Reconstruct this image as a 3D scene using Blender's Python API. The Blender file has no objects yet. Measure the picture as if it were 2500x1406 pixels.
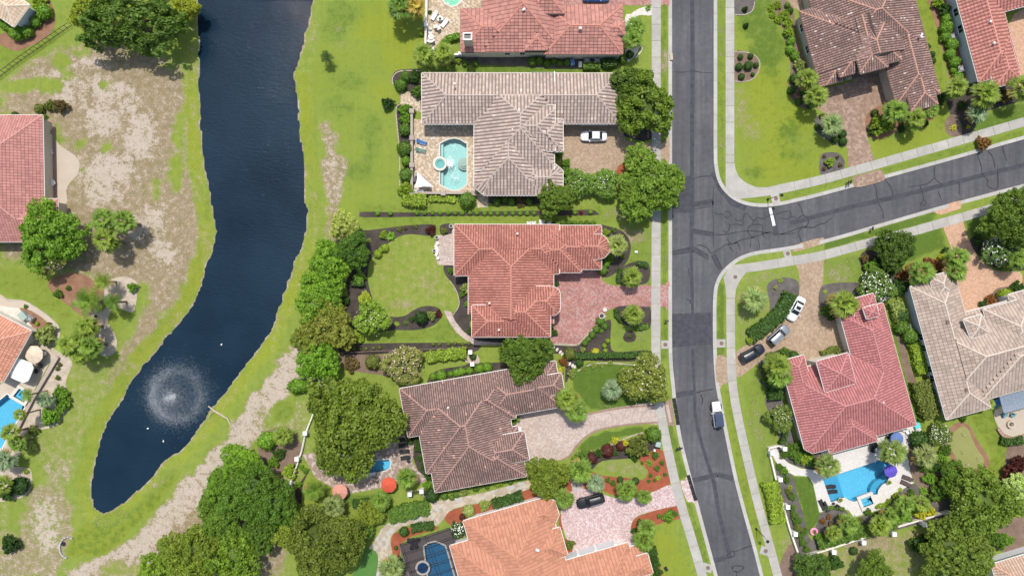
import bpy, bmesh, math, random
import numpy as np
from mathutils import Vector, Matrix
from mathutils.geometry import tessellate_polygon

SC = bpy.context.scene
COL = SC.collection
R = math.radians
rng = random.Random(11)
nrg = np.random.default_rng(5)

# ------------------------------------------------------------------ camera
S, H, CX, CY = 0.075, 125.0, 1250.0, 703.0      # metres per photo pixel on the ground, flying height
cam = bpy.data.cameras.new('drone_camera')
cam.sensor_width = 36.0
cam.lens = 36.0 * H / (2500 * S)
cam.clip_end = 3000
cam_o = bpy.data.objects.new('drone_camera', cam)
cam_o.location = (0, 0, H)
COL.objects.link(cam_o)
SC.camera = cam_o

# ------------------------------------------------------------------ sky and sun
SUN_EL, SUN_AZ = 66.0, 4.0                       # degrees; azimuth from +Y (image top) towards +X is negative
world = bpy.data.worlds.new('World')
SC.world = world
world.use_nodes = True
wn = world.node_tree.nodes
sky = wn.new('ShaderNodeTexSky')
sky.sky_type = 'NISHITA'
sky.sun_disc = False
sky.sun_elevation = R(SUN_EL)
sky.sun_rotation = R(-SUN_AZ)
sky.air_density = 1.4
sky.dust_density = 2.5
wn['Background'].inputs['Strength'].default_value = 0.135
world.node_tree.links.new(sky.outputs[0], wn['Background'].inputs['Color'])
sl = bpy.data.lights.new('sun', 'SUN')
sl.energy = 4.0
sl.angle = R(0.9)
sl.color = (1.0, 0.955, 0.89)
so = bpy.data.objects.new('sun', sl)
so.rotation_euler = (R(-(90 - SUN_EL)), 0, R(SUN_AZ))   # light comes from +Y, above
COL.objects.link(so)
SC.view_settings.view_transform = 'Standard'
SC.view_settings.look = 'None'
SC.view_settings.exposure = 0.08
SC.view_settings.gamma = 1.0
SC.cycles.max_bounces = 6
SC.cycles.transparent_max_bounces = 16
SC.cycles.caustics_reflective = False
SC.cycles.caustics_refractive = False

# ------------------------------------------------------------------ helpers
def P(px, py, z=0.0):
    """photo pixel seen at height z -> world xy"""
    k = S * (H - z) / H
    return ((px - CX) * k, (CY - py) * k)

LABELS = {}
def tag(o, label, cat, group=None):
    n = len(label.split())
    if not 4 <= n <= 16:
        print('LABEL LENGTH', n, label)
    if label in LABELS and not group:
        print('LABEL TWICE', label)
    LABELS[label] = 1
    o['label'] = label
    o['category'] = cat
    if group:
        o['group'] = group
    return o

def link(o, parent=None):
    COL.objects.link(o)
    if parent is not None:
        o.parent = parent
    return o

def obj(name, mesh, parent=None, mat=None, loc=None, rot=None, scale=None):
    o = bpy.data.objects.new(name, mesh)
    if mat is not None and mesh is not None and len(mesh.materials) == 0:
        mesh.materials.append(mat)
    if loc is not None: o.location = loc
    if rot is not None: o.rotation_euler = rot
    if scale is not None: o.scale = scale if hasattr(scale, '__len__') else (scale,) * 3
    return link(o, parent)

def empty(name, loc=(0, 0, 0), rz=0.0, label=None, cat=None, group=None):
    o = bpy.data.objects.new(name, None)
    o.empty_display_size = 0.3
    o.location = loc
    o.rotation_euler = (0, 0, rz)
    COL.objects.link(o)
    if label: tag(o, label, cat, group)
    return o

def struct(o):
    o['kind'] = 'structure'
    return o

def mesh_from(name, verts, faces, mat=None, smooth=False):
    me = bpy.data.meshes.new(name)
    me.from_pydata([tuple(v) for v in verts], [], faces)
    if mat is not None: me.materials.append(mat)
    if smooth:
        me.polygons.foreach_set('use_smooth', [True] * len(me.polygons))
    me.update()
    return me

def quads_np(name, V, k, mat=None, tint=None, smooth=False):
    """V: (n*k,3) array, every k vertices one face; tint: per-face value"""
    n = len(V) // k
    me = bpy.data.meshes.new(name)
    me.vertices.add(len(V)); me.loops.add(len(V)); me.polygons.add(n)
    me.vertices.foreach_set('co', np.asarray(V, dtype=np.float32).ravel())
    me.loops.foreach_set('vertex_index', np.arange(len(V), dtype=np.int32))
    me.polygons.foreach_set('loop_start', np.arange(0, len(V), k, dtype=np.int32))
    me.polygons.foreach_set('loop_total', np.full(n, k, dtype=np.int32))
    if smooth: me.polygons.foreach_set('use_smooth', np.ones(n, dtype=bool))
    if tint is not None:
        a = me.attributes.new('tint', 'FLOAT', 'POINT')
        a.data.foreach_set('value', np.repeat(np.asarray(tint, dtype=np.float32), k))
    if mat is not None: me.materials.append(mat)
    me.update(calc_edges=True)
    return me

class MB:
    """collects simple solids into one mesh"""
    def __init__(s): s.v = []; s.f = []
    def add(s, verts, faces):
        b = len(s.v); s.v += [tuple(v) for v in verts]; s.f += [tuple(i + b for i in f) for f in faces]; return s
    def box(s, c, d, rz=0.0, taper=1.0):
        x, y, z = d[0] / 2, d[1] / 2, d[2] / 2
        ca, sa = math.cos(rz), math.sin(rz)
        vs = []
        for k, t in ((-1, 1.0), (1, taper)):
            for i, j in ((-1, -1), (1, -1), (1, 1), (-1, 1)):
                a, b = i * x * t, j * y * t
                vs.append((c[0] + a * ca - b * sa, c[1] + a * sa + b * ca, c[2] + k * z))
        return s.add(vs, [(3, 2, 1, 0), (4, 5, 6, 7), (0, 1, 5, 4), (1, 2, 6, 5), (2, 3, 7, 6), (3, 0, 4, 7)])
    def cyl(s, c, r, h, n=14, r2=None, ang=0.0, cap=True):
        r2 = r if r2 is None else r2
        vs = []
        for k, rr in ((0, r), (1, r2)):
            for i in range(n):
                a = ang + 2 * math.pi * i / n
                vs.append((c[0] + rr * math.cos(a), c[1] + rr * math.sin(a), c[2] + k * h))
        fs = [(i, (i + 1) % n, n + (i + 1) % n, n + i) for i in range(n)]
        if cap: fs += [tuple(range(n - 1, -1, -1)), tuple(range(n, 2 * n))]
        return s.add(vs, fs)
    def lathe(s, c, prof, n=16, ang=0.0):
        vs = []
        for r, z in prof:
            for i in range(n):
                a = ang + 2 * math.pi * i / n
                vs.append((c[0] + r * math.cos(a), c[1] + r * math.sin(a), c[2] + z))
        fs = []
        for j in range(len(prof) - 1):
            for i in range(n):
                k = (i + 1) % n
                fs.append((j * n + i, j * n + k, (j + 1) * n + k, (j + 1) * n + i))
        return s.add(vs, fs)
    def bar(s, a, b, w, h=None, n=4):
        """beam from a to b, square (n=4) or round"""
        a, b = Vector(a), Vector(b); d = (b - a)
        if d.length < 1e-6: return s
        d.normalize()
        up = Vector((0, 0, 1)) if abs(d.z) < 0.95 else Vector((1, 0, 0))
        u = d.cross(up).normalized(); v = u.cross(d).normalized()
        h = w if h is None else h
        vs = []
        for p in (a, b):
            for i in range(n):
                t = 2 * math.pi * (i + 0.5) / n
                q = 1.41421 if n == 4 else 1.0
                vs.append(p + u * (math.cos(t) * w / 2 * q) + v * (math.sin(t) * h / 2 * q))
        fs = [(i, (i + 1) % n, n + (i + 1) % n, n + i) for i in range(n)]
        fs += [tuple(range(n - 1, -1, -1)), tuple(range(n, 2 * n))]
        return s.add(vs, fs)
    def build(s, name, mat, parent=None, loc=None, rz=None, smooth=False):
        me = mesh_from(name, s.v, s.f, mat, smooth)
        return obj(name, me, parent, None, loc, (0, 0, rz) if rz is not None else None)
    def mesh(s, name, mat, smooth=False):
        return mesh_from(name, s.v, s.f, mat, smooth)

def smooth_poly(pts, n=4, closed=True):
    """Catmull-Rom through the points"""
    p = [np.array(q, float) for q in pts]
    out = []
    m = len(p)
    rngi = range(m) if closed else range(m - 1)
    for i in rngi:
        p0 = p[(i - 1) % m] if closed or i > 0 else p[0]
        p1 = p[i]; p2 = p[(i + 1) % m]
        p3 = p[(i + 2) % m] if closed or i + 2 < m else p[-1]
        for k in range(n):
            t = k / n
            out.append(tuple(0.5 * ((2 * p1) + (-p0 + p2) * t + (2 * p0 - 5 * p1 + 4 * p2 - p3) * t * t + (-p0 + 3 * p1 - 3 * p2 + p3) * t ** 3)))
    if not closed: out.append(tuple(p[-1]))
    return out

def area2(pts):
    return sum(pts[i][0] * pts[(i + 1) % len(pts)][1] - pts[(i + 1) % len(pts)][0] * pts[i][1] for i in range(len(pts)))

def sheet_mesh(name, outer, z, depth, mat, holes=()):
    """slab with flat top at z and skirts going down by depth; world xy lists"""
    loops = [list(outer)] + [list(h) for h in holes]
    flat = [(x, y) for l in loops for x, y in l]
    tris = tessellate_polygon([[Vector((x, y, 0)) for x, y in l] for l in loops])
    vs = [(x, y, z) for x, y in flat]
    fs = []
    for a, b, c in tris:
        ax, ay = flat[a]; bx, by = flat[b]; cx, cy = flat[c]
        fs.append((a, b, c) if (bx - ax) * (cy - ay) - (by - ay) * (cx - ax) > 0 else (a, c, b))
    if depth:
        n = len(flat)
        vs += [(x, y, z - depth) for x, y in flat]
        b = 0
        for li, l in enumerate(loops):
            ccw = area2(l) > 0
            if li > 0: ccw = not ccw
            m = len(l)
            for i in range(m):
                p, q = b + i, b + (i + 1) % m
                fs.append((q, p, p + n, q + n) if ccw else (p, q, q + n, p + n))
            b += m
    return mesh_from(name, vs, fs, mat)

def PX(pts, z=0.0): return [P(x, y, z) for x, y in pts]

def sheet(name, pts, z, mat, holes=(), sm=0, depth=0.06, parent=None):
    if sm: pts = smooth_poly(pts, sm)
    return obj(name, sheet_mesh(name, PX(pts), z, depth, mat, [PX(h) for h in holes]), parent)

def inside(poly, X, Y):
    r = np.zeros(X.shape, bool)
    n = len(poly)
    for i in range(n):
        x1, y1 = poly[i]; x2, y2 = poly[(i + 1) % n]
        if y1 == y2: continue
        c = ((y1 > Y) != (y2 > Y)) & (X < (x2 - x1) * (Y - y1) / (y2 - y1) + x1)
        r ^= c
    return r

def edge_dist(poly, X, Y, closed=True):
    d = np.full(X.shape, 1e9)
    n = len(poly)
    for i in range(n if closed else n - 1):
        x1, y1 = poly[i]; x2, y2 = poly[(i + 1) % n]
        dx, dy = x2 - x1, y2 - y1
        L = dx * dx + dy * dy
        if L < 1e-12: continue
        t = np.clip(((X - x1) * dx + (Y - y1) * dy) / L, 0, 1)
        d = np.minimum(d, np.hypot(X - x1 - t * dx, Y - y1 - t * dy))
    return d

def sdf(poly, X, Y):
    d = edge_dist(poly, X, Y)
    return np.where(inside(poly, X, Y), -d, d)

# ------------------------------------------------------------------ materials
class NT:
    def __init__(s, name):
        s.m = bpy.data.materials.new(name); s.m.use_nodes = True
        s.t = s.m.node_tree; s.n = s.t.nodes
        s.b = s.n['Principled BSDF']; s.o = s.n['Material Output']
        s.b.inputs['Roughness'].default_value = 0.8
        s.b.inputs['Specular IOR Level'].default_value = 0.3
    def new(s, t, **kw):
        x = s.n.new(t)
        for k, v in kw.items(): setattr(x, k, v)
        return x
    def l(s, a, b): s.t.links.new(a, b)
    def pos(s): return s.new('ShaderNodeNewGeometry').outputs['Position']
    def noise(s, scale, detail=3, rough=0.55, vec=None, dim='3D'):
        x = s.new('ShaderNodeTexNoise'); x.inputs['Scale'].default_value = scale
        x.inputs['Detail'].default_value = detail; x.inputs['Roughness'].default_value = rough
        s.l(vec if vec is not None else s.pos(), x.inputs['Vector']); return x.outputs['Fac']
    def vor(s, scale, vec=None, feature='F1', out='Distance', rand=1.0):
        x = s.new('ShaderNodeTexVoronoi'); x.feature = feature
        x.inputs['Scale'].default_value = scale; x.inputs['Randomness'].default_value = rand
        s.l(vec if vec is not None else s.pos(), x.inputs['Vector']); return x.outputs[out]
    def ramp(s, fac, stops, interp='LINEAR'):
        x = s.new('ShaderNodeValToRGB'); cr = x.color_ramp; cr.interpolation = interp
        while len(cr.elements) < len(stops): cr.elements.new(0.5)
        for e, (p, c) in zip(cr.elements, stops):
            e.position = p
            e.color = (c, c, c, 1) if not hasattr(c, '__len__') else (*c[:3], 1)
        s.l(fac, x.inputs['Fac']); return x.outputs['Color']
    def math(s, op, a, b=None, c=None, clamp=False):
        x = s.new('ShaderNodeMath'); x.operation = op; x.use_clamp = clamp
        for i, v in enumerate((a, b, c)):
            if v is None: continue
            if isinstance(v, (int, float)): x.inputs[i].default_value = v
            else: s.l(v, x.inputs[i])
        return x.outputs[0]
    def mix(s, fac, a, b, mode='MIX'):
        x = s.new('ShaderNodeMix'); x.data_type = 'RGBA'; x.blend_type = mode
        for v, i in ((fac, 0), (a, 6), (b, 7)):
            if isinstance(v, (int, float)): x.inputs[i].default_value = v
            elif isinstance(v, tuple): x.inputs[i].default_value = (*v[:3], 1)
            else: s.l(v, x.inputs[i])
        return x.outputs[2]
    def attr(s, name, out='Fac'):
        x = s.new('ShaderNodeAttribute'); x.attribute_name = name; return x.outputs[out]
    def col(s, c):
        if isinstance(c, tuple): s.b.inputs['Base Color'].default_value = (*c[:3], 1)
        else: s.l(c, s.b.inputs['Base Color'])
        return s
    def bump(s, h, strength=0.4, dist=0.05):
        x = s.new('ShaderNodeBump'); x.inputs['Strength'].default_value = strength
        x.inputs['Distance'].default_value = dist
        s.l(h, x.inputs['Height']); s.l(x.outputs[0], s.b.inputs['Normal']); return s
    def rough(s, v, spec=None, metal=None):
        s.b.inputs['Roughness'].default_value = v
        if spec is not None: s.b.inputs['Specular IOR Level'].default_value = spec
        if metal is not None: s.b.inputs['Metallic'].default_value = metal
        return s

def sc(c, k): return tuple(min(1.0, x * k) for x in c)

def m_plain(name, c, rough=0.6, spec=0.3, metal=0.0, var=0.12, scale=3.0):
    t = NT(name)
    f = t.noise(scale, 4)
    t.col(t.ramp(f, [(0.3, sc(c, 1 - var)), (0.7, sc(c, 1 + var))])).rough(rough, spec, metal)
    return t.m

def m_grain(name, c1, c2, s1=1.0, s2=12.0, speck=None, speck_amt=0.0, rough=0.95, bump=0.5, bd=0.04):
    """loose ground covers: two tones in patches, fine grain"""
    t = NT(name)
    a = t.noise(s1, 4); b = t.noise(s2, 3, 0.7)
    f = t.math('ADD', t.math('MULTIPLY', a, 0.45), t.math('MULTIPLY', b, 0.55))
    c = t.ramp(f, [(0.36, c1), (0.64, c2)])
    if speck:
        v = t.noise(s2 * 1.7, 2, 0.8)
        c = t.mix(t.ramp(v, [(0.68 - speck_amt * 0.2, 0.0), (0.74 - speck_amt * 0.2, 1.0)]), c, speck)
    t.col(c).rough(rough, 0.15).bump(b, bump, bd)
    return t.m

def m_paver(name, tones, mortar, sx=2.2, rot=0.0, patch=0.35, rough=0.85):
    """small blocks: each block its own tone, thin joints, wide stains"""
    t = NT(name)
    mp = t.new('ShaderNodeMapping'); mp.inputs['Rotation'].default_value = (0, 0, rot)
    t.l(t.pos(), mp.inputs['Vector'])
    br = t.new('ShaderNodeTexBrick')
    br.inputs['Scale'].default_value = sx
    br.inputs['Mortar Size'].default_value = 0.018
    br.inputs['Color1'].default_value = (0, 0, 0, 1); br.inputs['Color2'].default_value = (1, 1, 1, 1)
    br.inputs['Mortar'].default_value = (0.5, 0.5, 0.5, 1)
    t.l(mp.outputs[0], br.inputs['Vector'])
    vc = t.new('ShaderNodeTexVoronoi'); vc.inputs['Scale'].default_value = sx * 1.6
    t.l(mp.outputs[0], vc.inputs['Vector'])
    sep = t.new('ShaderNodeSeparateColor'); t.l(vc.outputs['Color'], sep.inputs[0])
    n = len(tones)
    c = t.ramp(sep.outputs[0], [(i / n, q) for i, q in enumerate(tones)], 'CONSTANT')
    c = t.mix(br.outputs['Fac'], c, mortar)
    st = t.noise(0.35, 5, 0.6); fine = t.noise(9, 3)
    c = t.mix(t.math('MULTIPLY', t.ramp(st, [(0.45, 0.0), (0.75, 1.0)]), patch), c, sc(tones[0], 0.45))
    c = t.mix(t.math('MULTIPLY', t.ramp(fine, [(0.4, 0.0), (0.7, 1.0)]), 0.25), c, sc(tones[-1], 1.2))
    t.col(c).rough(rough, 0.2).bump(br.outputs['Fac'], -0.3, 0.03)
    return t.m

def m_flag(name, tones, joint, scale=1.1, rough=0.85):
    """random flagstones"""
    t = NT(name)
    d = t.vor(scale, feature='DISTANCE_TO_EDGE')
    cc = t.vor(scale, out='Color')
    sep = t.new('ShaderNodeSeparateColor'); t.l(cc, sep.inputs[0])
    n = len(tones)
    c = t.ramp(sep.outputs[0], [(i / n, q) for i, q in enumerate(tones)], 'CONSTANT')
    c = t.mix(t.math('MULTIPLY', t.noise(5, 4), 0.3), c, sc(tones[0], 0.72))
    c = t.mix(t.ramp(d, [(0.0, 1.0), (0.05, 0.0)]), c, joint)
    t.col(c).rough(rough, 0.2).bump(t.ramp(d, [(0.0, 0.0), (0.06, 1.0)]), 0.4, 0.03)
    return t.m

def m_concrete(name, c, stain=0.35):
    t = NT(name)
    a = t.noise(0.5, 5, 0.65); b = t.noise(7, 4, 0.7); g = t.noise(30, 2, 0.8)
    k = t.ramp(t.math('ADD', t.math('MULTIPLY', a, 0.6), t.math('MULTIPLY', b, 0.4)), [(0.35, sc(c, 1 - stain)), (0.6, c), (0.8, sc(c, 1.12))])
    k = t.mix(t.math('MULTIPLY', g, 0.3), k, sc(c, 0.7))
    oi = t.new('ShaderNodeObjectInfo')
    k = t.mix(t.math('MULTIPLY', oi.outputs['Random'], 0.5), k, sc(c, 0.66))
    t.col(k).rough(0.9, 0.2).bump(g, 0.2, 0.01)
    return t.m

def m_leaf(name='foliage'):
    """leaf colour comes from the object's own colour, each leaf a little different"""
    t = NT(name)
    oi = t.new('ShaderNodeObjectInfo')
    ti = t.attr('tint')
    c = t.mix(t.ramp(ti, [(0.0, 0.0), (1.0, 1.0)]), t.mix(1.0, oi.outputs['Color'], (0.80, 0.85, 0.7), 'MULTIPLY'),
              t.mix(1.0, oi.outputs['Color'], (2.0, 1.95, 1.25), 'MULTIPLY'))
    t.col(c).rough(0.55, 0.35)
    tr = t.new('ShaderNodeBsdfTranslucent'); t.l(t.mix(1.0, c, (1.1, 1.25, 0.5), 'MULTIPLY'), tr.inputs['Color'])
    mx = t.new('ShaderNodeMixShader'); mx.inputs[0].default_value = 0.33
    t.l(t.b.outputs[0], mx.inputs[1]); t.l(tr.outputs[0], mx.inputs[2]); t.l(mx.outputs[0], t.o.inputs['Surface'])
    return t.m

def m_roof(name, dark, base, light, stain=0.3, pale=None, pale_at=0.985, stain_col=None, pan_amt=0.47, pan_col=None):
    t = NT(name)
    ti = t.attr('tint')
    c = t.ramp(ti, [(0.0, dark), (0.02, sc(base, 0.8)), (0.5, base), (1.0, light)])
    if pale: c = t.mix(t.ramp(ti, [(pale_at, 0.0), (pale_at + 0.003, 1.0)]), c, pale)
    a = t.noise(0.22, 5, 0.62); b = t.noise(2.2, 4, 0.6)
    f = t.math('ADD', t.math('MULTIPLY', a, 0.65), t.math('MULTIPLY', b, 0.35))
    c = t.mix(t.math('MULTIPLY', t.ramp(f, [(0.44, 0.0), (0.64, 1.0)]), stain), c, stain_col or sc(dark, 0.45))
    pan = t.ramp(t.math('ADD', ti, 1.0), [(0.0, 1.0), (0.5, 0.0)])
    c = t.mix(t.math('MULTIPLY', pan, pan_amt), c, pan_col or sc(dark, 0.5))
    t.col(c).rough(0.8, 0.25).bump(t.noise(14, 3), 0.25, 0.02)
    return t.m

def m_glass(name, c=(0.02, 0.03, 0.04), rough=0.08):
    t = NT(name); t.col(c).rough(rough, 0.6); return t.m

def m_poolwater(name, tint=(0.55, 0.88, 0.95), scale=2.0):
    t = NT(name)
    tr = t.new('ShaderNodeBsdfTransparent'); tr.inputs['Color'].default_value = (*tint, 1)
    gl = t.new('ShaderNodeBsdfGlossy'); gl.inputs['Roughness'].default_value = 0.03
    bp = t.new('ShaderNodeBump'); bp.inputs['Strength'].default_value = 0.25; bp.inputs['Distance'].default_value = 0.06
    t.l(t.noise(scale, 3), bp.inputs['Height']); t.l(bp.outputs[0], gl.inputs['Normal'])
    fr = t.new('ShaderNodeFresnel'); fr.inputs['IOR'].default_value = 1.33; t.l(bp.outputs[0], fr.inputs['Normal'])
    mx = t.new('ShaderNodeMixShader')
    t.l(fr.outputs[0], mx.inputs[0]); t.l(tr.outputs[0], mx.inputs[1]); t.l(gl.outputs[0], mx.inputs[2])
    t.l(mx.outputs[0], t.o.inputs['Surface'])
    return t.m

def m_pooltile(name, c):
    t = NT(name)
    b = t.noise(9, 2, 0.8)
    k = t.ramp(b, [(0.35, sc(c, 0.78)), (0.65, sc(c, 1.2))])
    t.col(k).rough(0.4, 0.3)
    return t.m

M = {}
M['leaf'] = m_leaf()
M['bark'] = m_grain('bark', (0.07, 0.05, 0.035), (0.17, 0.13, 0.10), 2, 14)
M['palm_bark'] = m_grain('palm_bark', (0.12, 0.09, 0.06), (0.24, 0.19, 0.14), 2, 9)
M['concrete'] = m_concrete('sidewalk_concrete', (0.45, 0.428, 0.392))
M['kerbstone'] = m_concrete('kerb_concrete', (0.47, 0.45, 0.42), 0.25)
M['mulch'] = m_grain('dark_mulch', (0.030, 0.025, 0.022), (0.085, 0.07, 0.062), 0.7, 9, (0.16, 0.13, 0.11), 0.3)
M['greymulch'] = m_grain('grey_mulch', (0.06, 0.055, 0.052), (0.15, 0.135, 0.125), 0.7, 9, (0.26, 0.23, 0.2), 0.3)
M['redmulch'] = m_grain('red_mulch', (0.20, 0.055, 0.03), (0.34, 0.105, 0.055), 0.7, 9, (0.42, 0.18, 0.1), 0.2)
M['straw'] = m_grain('pine_straw', (0.17, 0.085, 0.05), (0.30, 0.17, 0.11), 0.7, 8, (0.4, 0.26, 0.17), 0.3)
M['brownmulch'] = m_grain('brown_mulch', (0.12, 0.08, 0.06), (0.23, 0.165, 0.125), 0.7, 8, (0.34, 0.27, 0.21), 0.3)
M['gravel'] = m_grain('pale_gravel', (0.30, 0.245, 0.19), (0.52, 0.44, 0.36), 1.0, 7, (0.68, 0.62, 0.55), 0.3)
M['whitegravel'] = m_grain('white_gravel', (0.42, 0.39, 0.34), (0.66, 0.62, 0.56), 1.0, 7, (0.75, 0.72, 0.67), 0.3)
M['edging'] = m_concrete('bed_edging', (0.48, 0.42, 0.34))
M['white'] = m_plain('white_paint', (0.78, 0.77, 0.75), 0.5, var=0.05)
M['offwhite'] = m_plain('cream_stucco', (0.62, 0.58, 0.51), 0.85, var=0.08)
M['beigewall'] = m_plain('beige_stucco', (0.50, 0.44, 0.36), 0.85, var=0.08)
M['bluewall'] = m_plain('pale_grey_stucco', (0.62, 0.64, 0.66), 0.85, var=0.06)
M['trim'] = m_plain('trim_paint', (0.72, 0.70, 0.66), 0.5, var=0.05)
M['browntrim'] = m_plain('brown_gutter', (0.16, 0.11, 0.09), 0.5)
M['glass'] = m_glass('window_glass')
M['black'] = m_plain('black_metal', (0.02, 0.02, 0.022), 0.45, 0.4)
M['rubber'] = m_plain('rubber', (0.018, 0.018, 0.02), 0.8)
M['iron'] = m_plain('cast_iron', (0.17, 0.11, 0.09), 0.7)
M['metal'] = m_plain('galvanised_metal', (0.45, 0.46, 0.47), 0.4, 0.5, 0.6)
M['wood'] = m_grain('weathered_wood', (0.20, 0.13, 0.09), (0.33, 0.23, 0.16), 1, 10)
# ------------------------------------------------------------------ traced outlines (photo pixels)
POND = [(482,-140),(483,0),(485,100),(485,190),(488,300),(493,380),(506,450),(521,520),(525,570),(519,612),(505,645),(495,682),(478,730),(460,762),(420,806),(385,850),(350,892),(320,932),(295,976),(272,1016),(249,1056),(238,1096),(229,1140),(222,1176),(220,1212),(228,1240),(250,1252),(268,1248),(290,1232),(315,1212),(345,1190),(370,1165),(386,1138),(405,1120),(440,1095),(472,1058),(500,1020),(512,994),(545,958),(580,912),(602,880),(635,842),(665,790),(672,762),(698,692),(716,640),(731,608),(742,560),(746,520),(738,482),(741,430),(735,380),(727,320),(722,250),(719,205),(715,178),(726,150),(735,118),(744,70),(759,0),(775,-140)]
POND_W = PX(smooth_poly(POND, 3))
ROAD_L = [(1641,-160),(1641,300),(1641,600),(1641,820),(1643,890),(1648,940),(1654,1000),(1666,1075),(1690,1170),(1711,1250),(1732,1328),(1753,1406),(1785,1530)]
NE_CORNER = [(2760,275),(2500,341),(2340,387),(2184,430),(2000,480),(1950,492),(1905,502),(1862,506),(1824,502),(1792,489),(1766,466),(1751,440),(1744,408),(1742,370),(1742,200),(1742,-160)]
SE_CORNER = [(1888,1530),(1855,1406),(1836,1332),(1814,1254),(1790,1161),(1766,1045),(1752,970),(1745,926),(1741,860),(1740,780),(1741,725),(1746,692),(1762,662),(1797,631),(1841,614),(1909,604),(2006,586),(2120,554),(2285,506),(2345,490),(2500,449),(2760,383)]
ROAD = ROAD_L + SE_CORNER + NE_CORNER
ROAD_W = PX(ROAD)
POOLS = {
 'E': [(1075,352),(1085,346),(1097,341),(1110,339),(1123,342),(1135,350),(1139,351),(1139,449),(1130,458),(1118,463),(1105,464),(1092,460),(1080,452),(1075,450)],
 'K': [(2008,1168),(2045,1157),(2100,1139),(2140,1125),(2148,1122),(2156,1126),(2162,1123),(2172,1130),(2183,1142),(2186,1152),(2182,1160),(2170,1166),(2165,1176),(2153,1183),(2144,1195),(2142,1206),(2128,1207),(2118,1213),(2098,1218),(2086,1224),(2073,1220),(2062,1213),(2052,1216),(2045,1220),(2028,1225)],
 'G': [(880,1128),(930,1123),(950,1121),(953,1128),(951,1140),(942,1147),(900,1157),(885,1158),(880,1150)],
 'C': [(-60,1020),(-10,985),(18,962),(30,972),(62,990),(40,1030),(16,1070),(4,1095),(-60,1110)],
 'H': [(1036,1334),(1046,1326),(1062,1322),(1076,1327),(1086,1332),(1092,1350),(1112,1420),(1050,1432),(1041,1376)],
 'D': [(1080,-30),(1082,0),(1090,10),(1103,16),(1114,13),(1124,4),(1130,-30)],
}
SPAS = {'K': [(2101,1218),(2125,1209),(2133,1229),(2109,1238)], 'C': [(32,967),(47,948),(71,962),(58,982)]}

# ------------------------------------------------------------------ ground sheet with pond, road cut and pool pits
step = 0.4
gx = np.concatenate([[-1500, -700, -350, -200, -140, -115], np.arange(-105, 105.01, step), [115, 140, 200, 350, 700, 1500]])
gy = np.concatenate([[-1500, -700, -350, -180, -110, -80], np.arange(-64, 64.01, step), [80, 110, 180, 350, 700, 1500]])
GX, GY = np.meshgrid(gx, gy)
nx, ny = len(gx), len(gy)
def vnoise(X, Y, sc_, seed):
    """smooth value noise in numpy"""
    r = np.random.default_rng(seed).random((256, 256))
    x, y = X / sc_ + 1000, Y / sc_ + 1000
    xi, yi = np.floor(x).astype(int), np.floor(y).astype(int)
    fx, fy = x - xi, y - yi
    fx, fy = fx * fx * (3 - 2 * fx), fy * fy * (3 - 2 * fy)
    g = lambda i, j: r[(yi + j) % 256, (xi + i) % 256]
    return (g(0, 0) * (1 - fx) + g(1, 0) * fx) * (1 - fy) + (g(0, 1) * (1 - fx) + g(1, 1) * fx) * fy
pond_d = sdf(POND_W, GX, GY) + (vnoise(GX, GY, 1.3, 1) - 0.5) * 0.5
WATER_Z = -0.55
def sstep(a, b, x):
    t = np.clip((x - a) / (b - a), 0, 1); return t * t * (3 - 2 * t)
def bank(d):
    return np.where(d > 0, WATER_Z * (1 - sstep(0.0, 3.4, d)), WATER_Z + np.maximum(d, -4.5) * 0.55)
GZ = bank(pond_d)
road_d = sdf(ROAD_W, GX, GY)
GZ = np.where(road_d < 0.30, -0.35, GZ)
hole = np.zeros(GX.shape, bool)
for poly in list(POOLS.values()):
    d = sdf(PX(poly), GX, GY)
    GZ = np.where(d < 0.25, -2.4, GZ)
for poly in SPAS.values():
    GZ = np.where(sdf(PX(poly), GX, GY) < 0.2, -1.6, GZ)
def gz(x, y):
    """ground height at a world point"""
    d = sdf(POND_W, np.array([x]), np.array([y]))[0]
    return float(bank(np.array([d]))[0])

K4 = np.zeros(GX.shape + (4,), np.float32)       # dry, lime, lush, sand
warp = (vnoise(GX, GY, 2.5, 3) - 0.5) * 2.2 + (vnoise(GX, GY, 0.9, 4) - 0.5) * 1.2
near = (np.abs(GX) < 106) & (np.abs(GY) < 65)
def paint(pts, feather=14, dry=None, lime=None, lush=None, sand=None, add=False):
    xy = PX(pts)
    xs = [p[0] for p in xy]; ys = [p[1] for p in xy]
    f = feather * S
    box = (GX > min(xs) - 4 * f - 3) & (GX < max(xs) + 4 * f + 3) & (GY > min(ys) - 4 * f - 3) & (GY < max(ys) + 4 * f + 3)
    d = sdf(xy, GX[box], GY[box]) + warp[box] * min(1.0, f * 0.8)
    w = 1 - sstep(-f, f, d)
    for i, v in enumerate((dry, lime, lush, sand)):
        if v is None: continue
        c = K4[..., i]
        c[box] = np.maximum(c[box], w * v) if add else c[box] * (1 - w) + v * w
def blob(x, y, rx, ry=None, **kw):
    ry = ry or rx
    paint([(x + rx * math.cos(t * math.pi / 6), y + ry * math.sin(t * math.pi / 6)) for t in range(12)], **kw)

K4[..., 1] = 0.16; K4[..., 0] = 0.10
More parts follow.
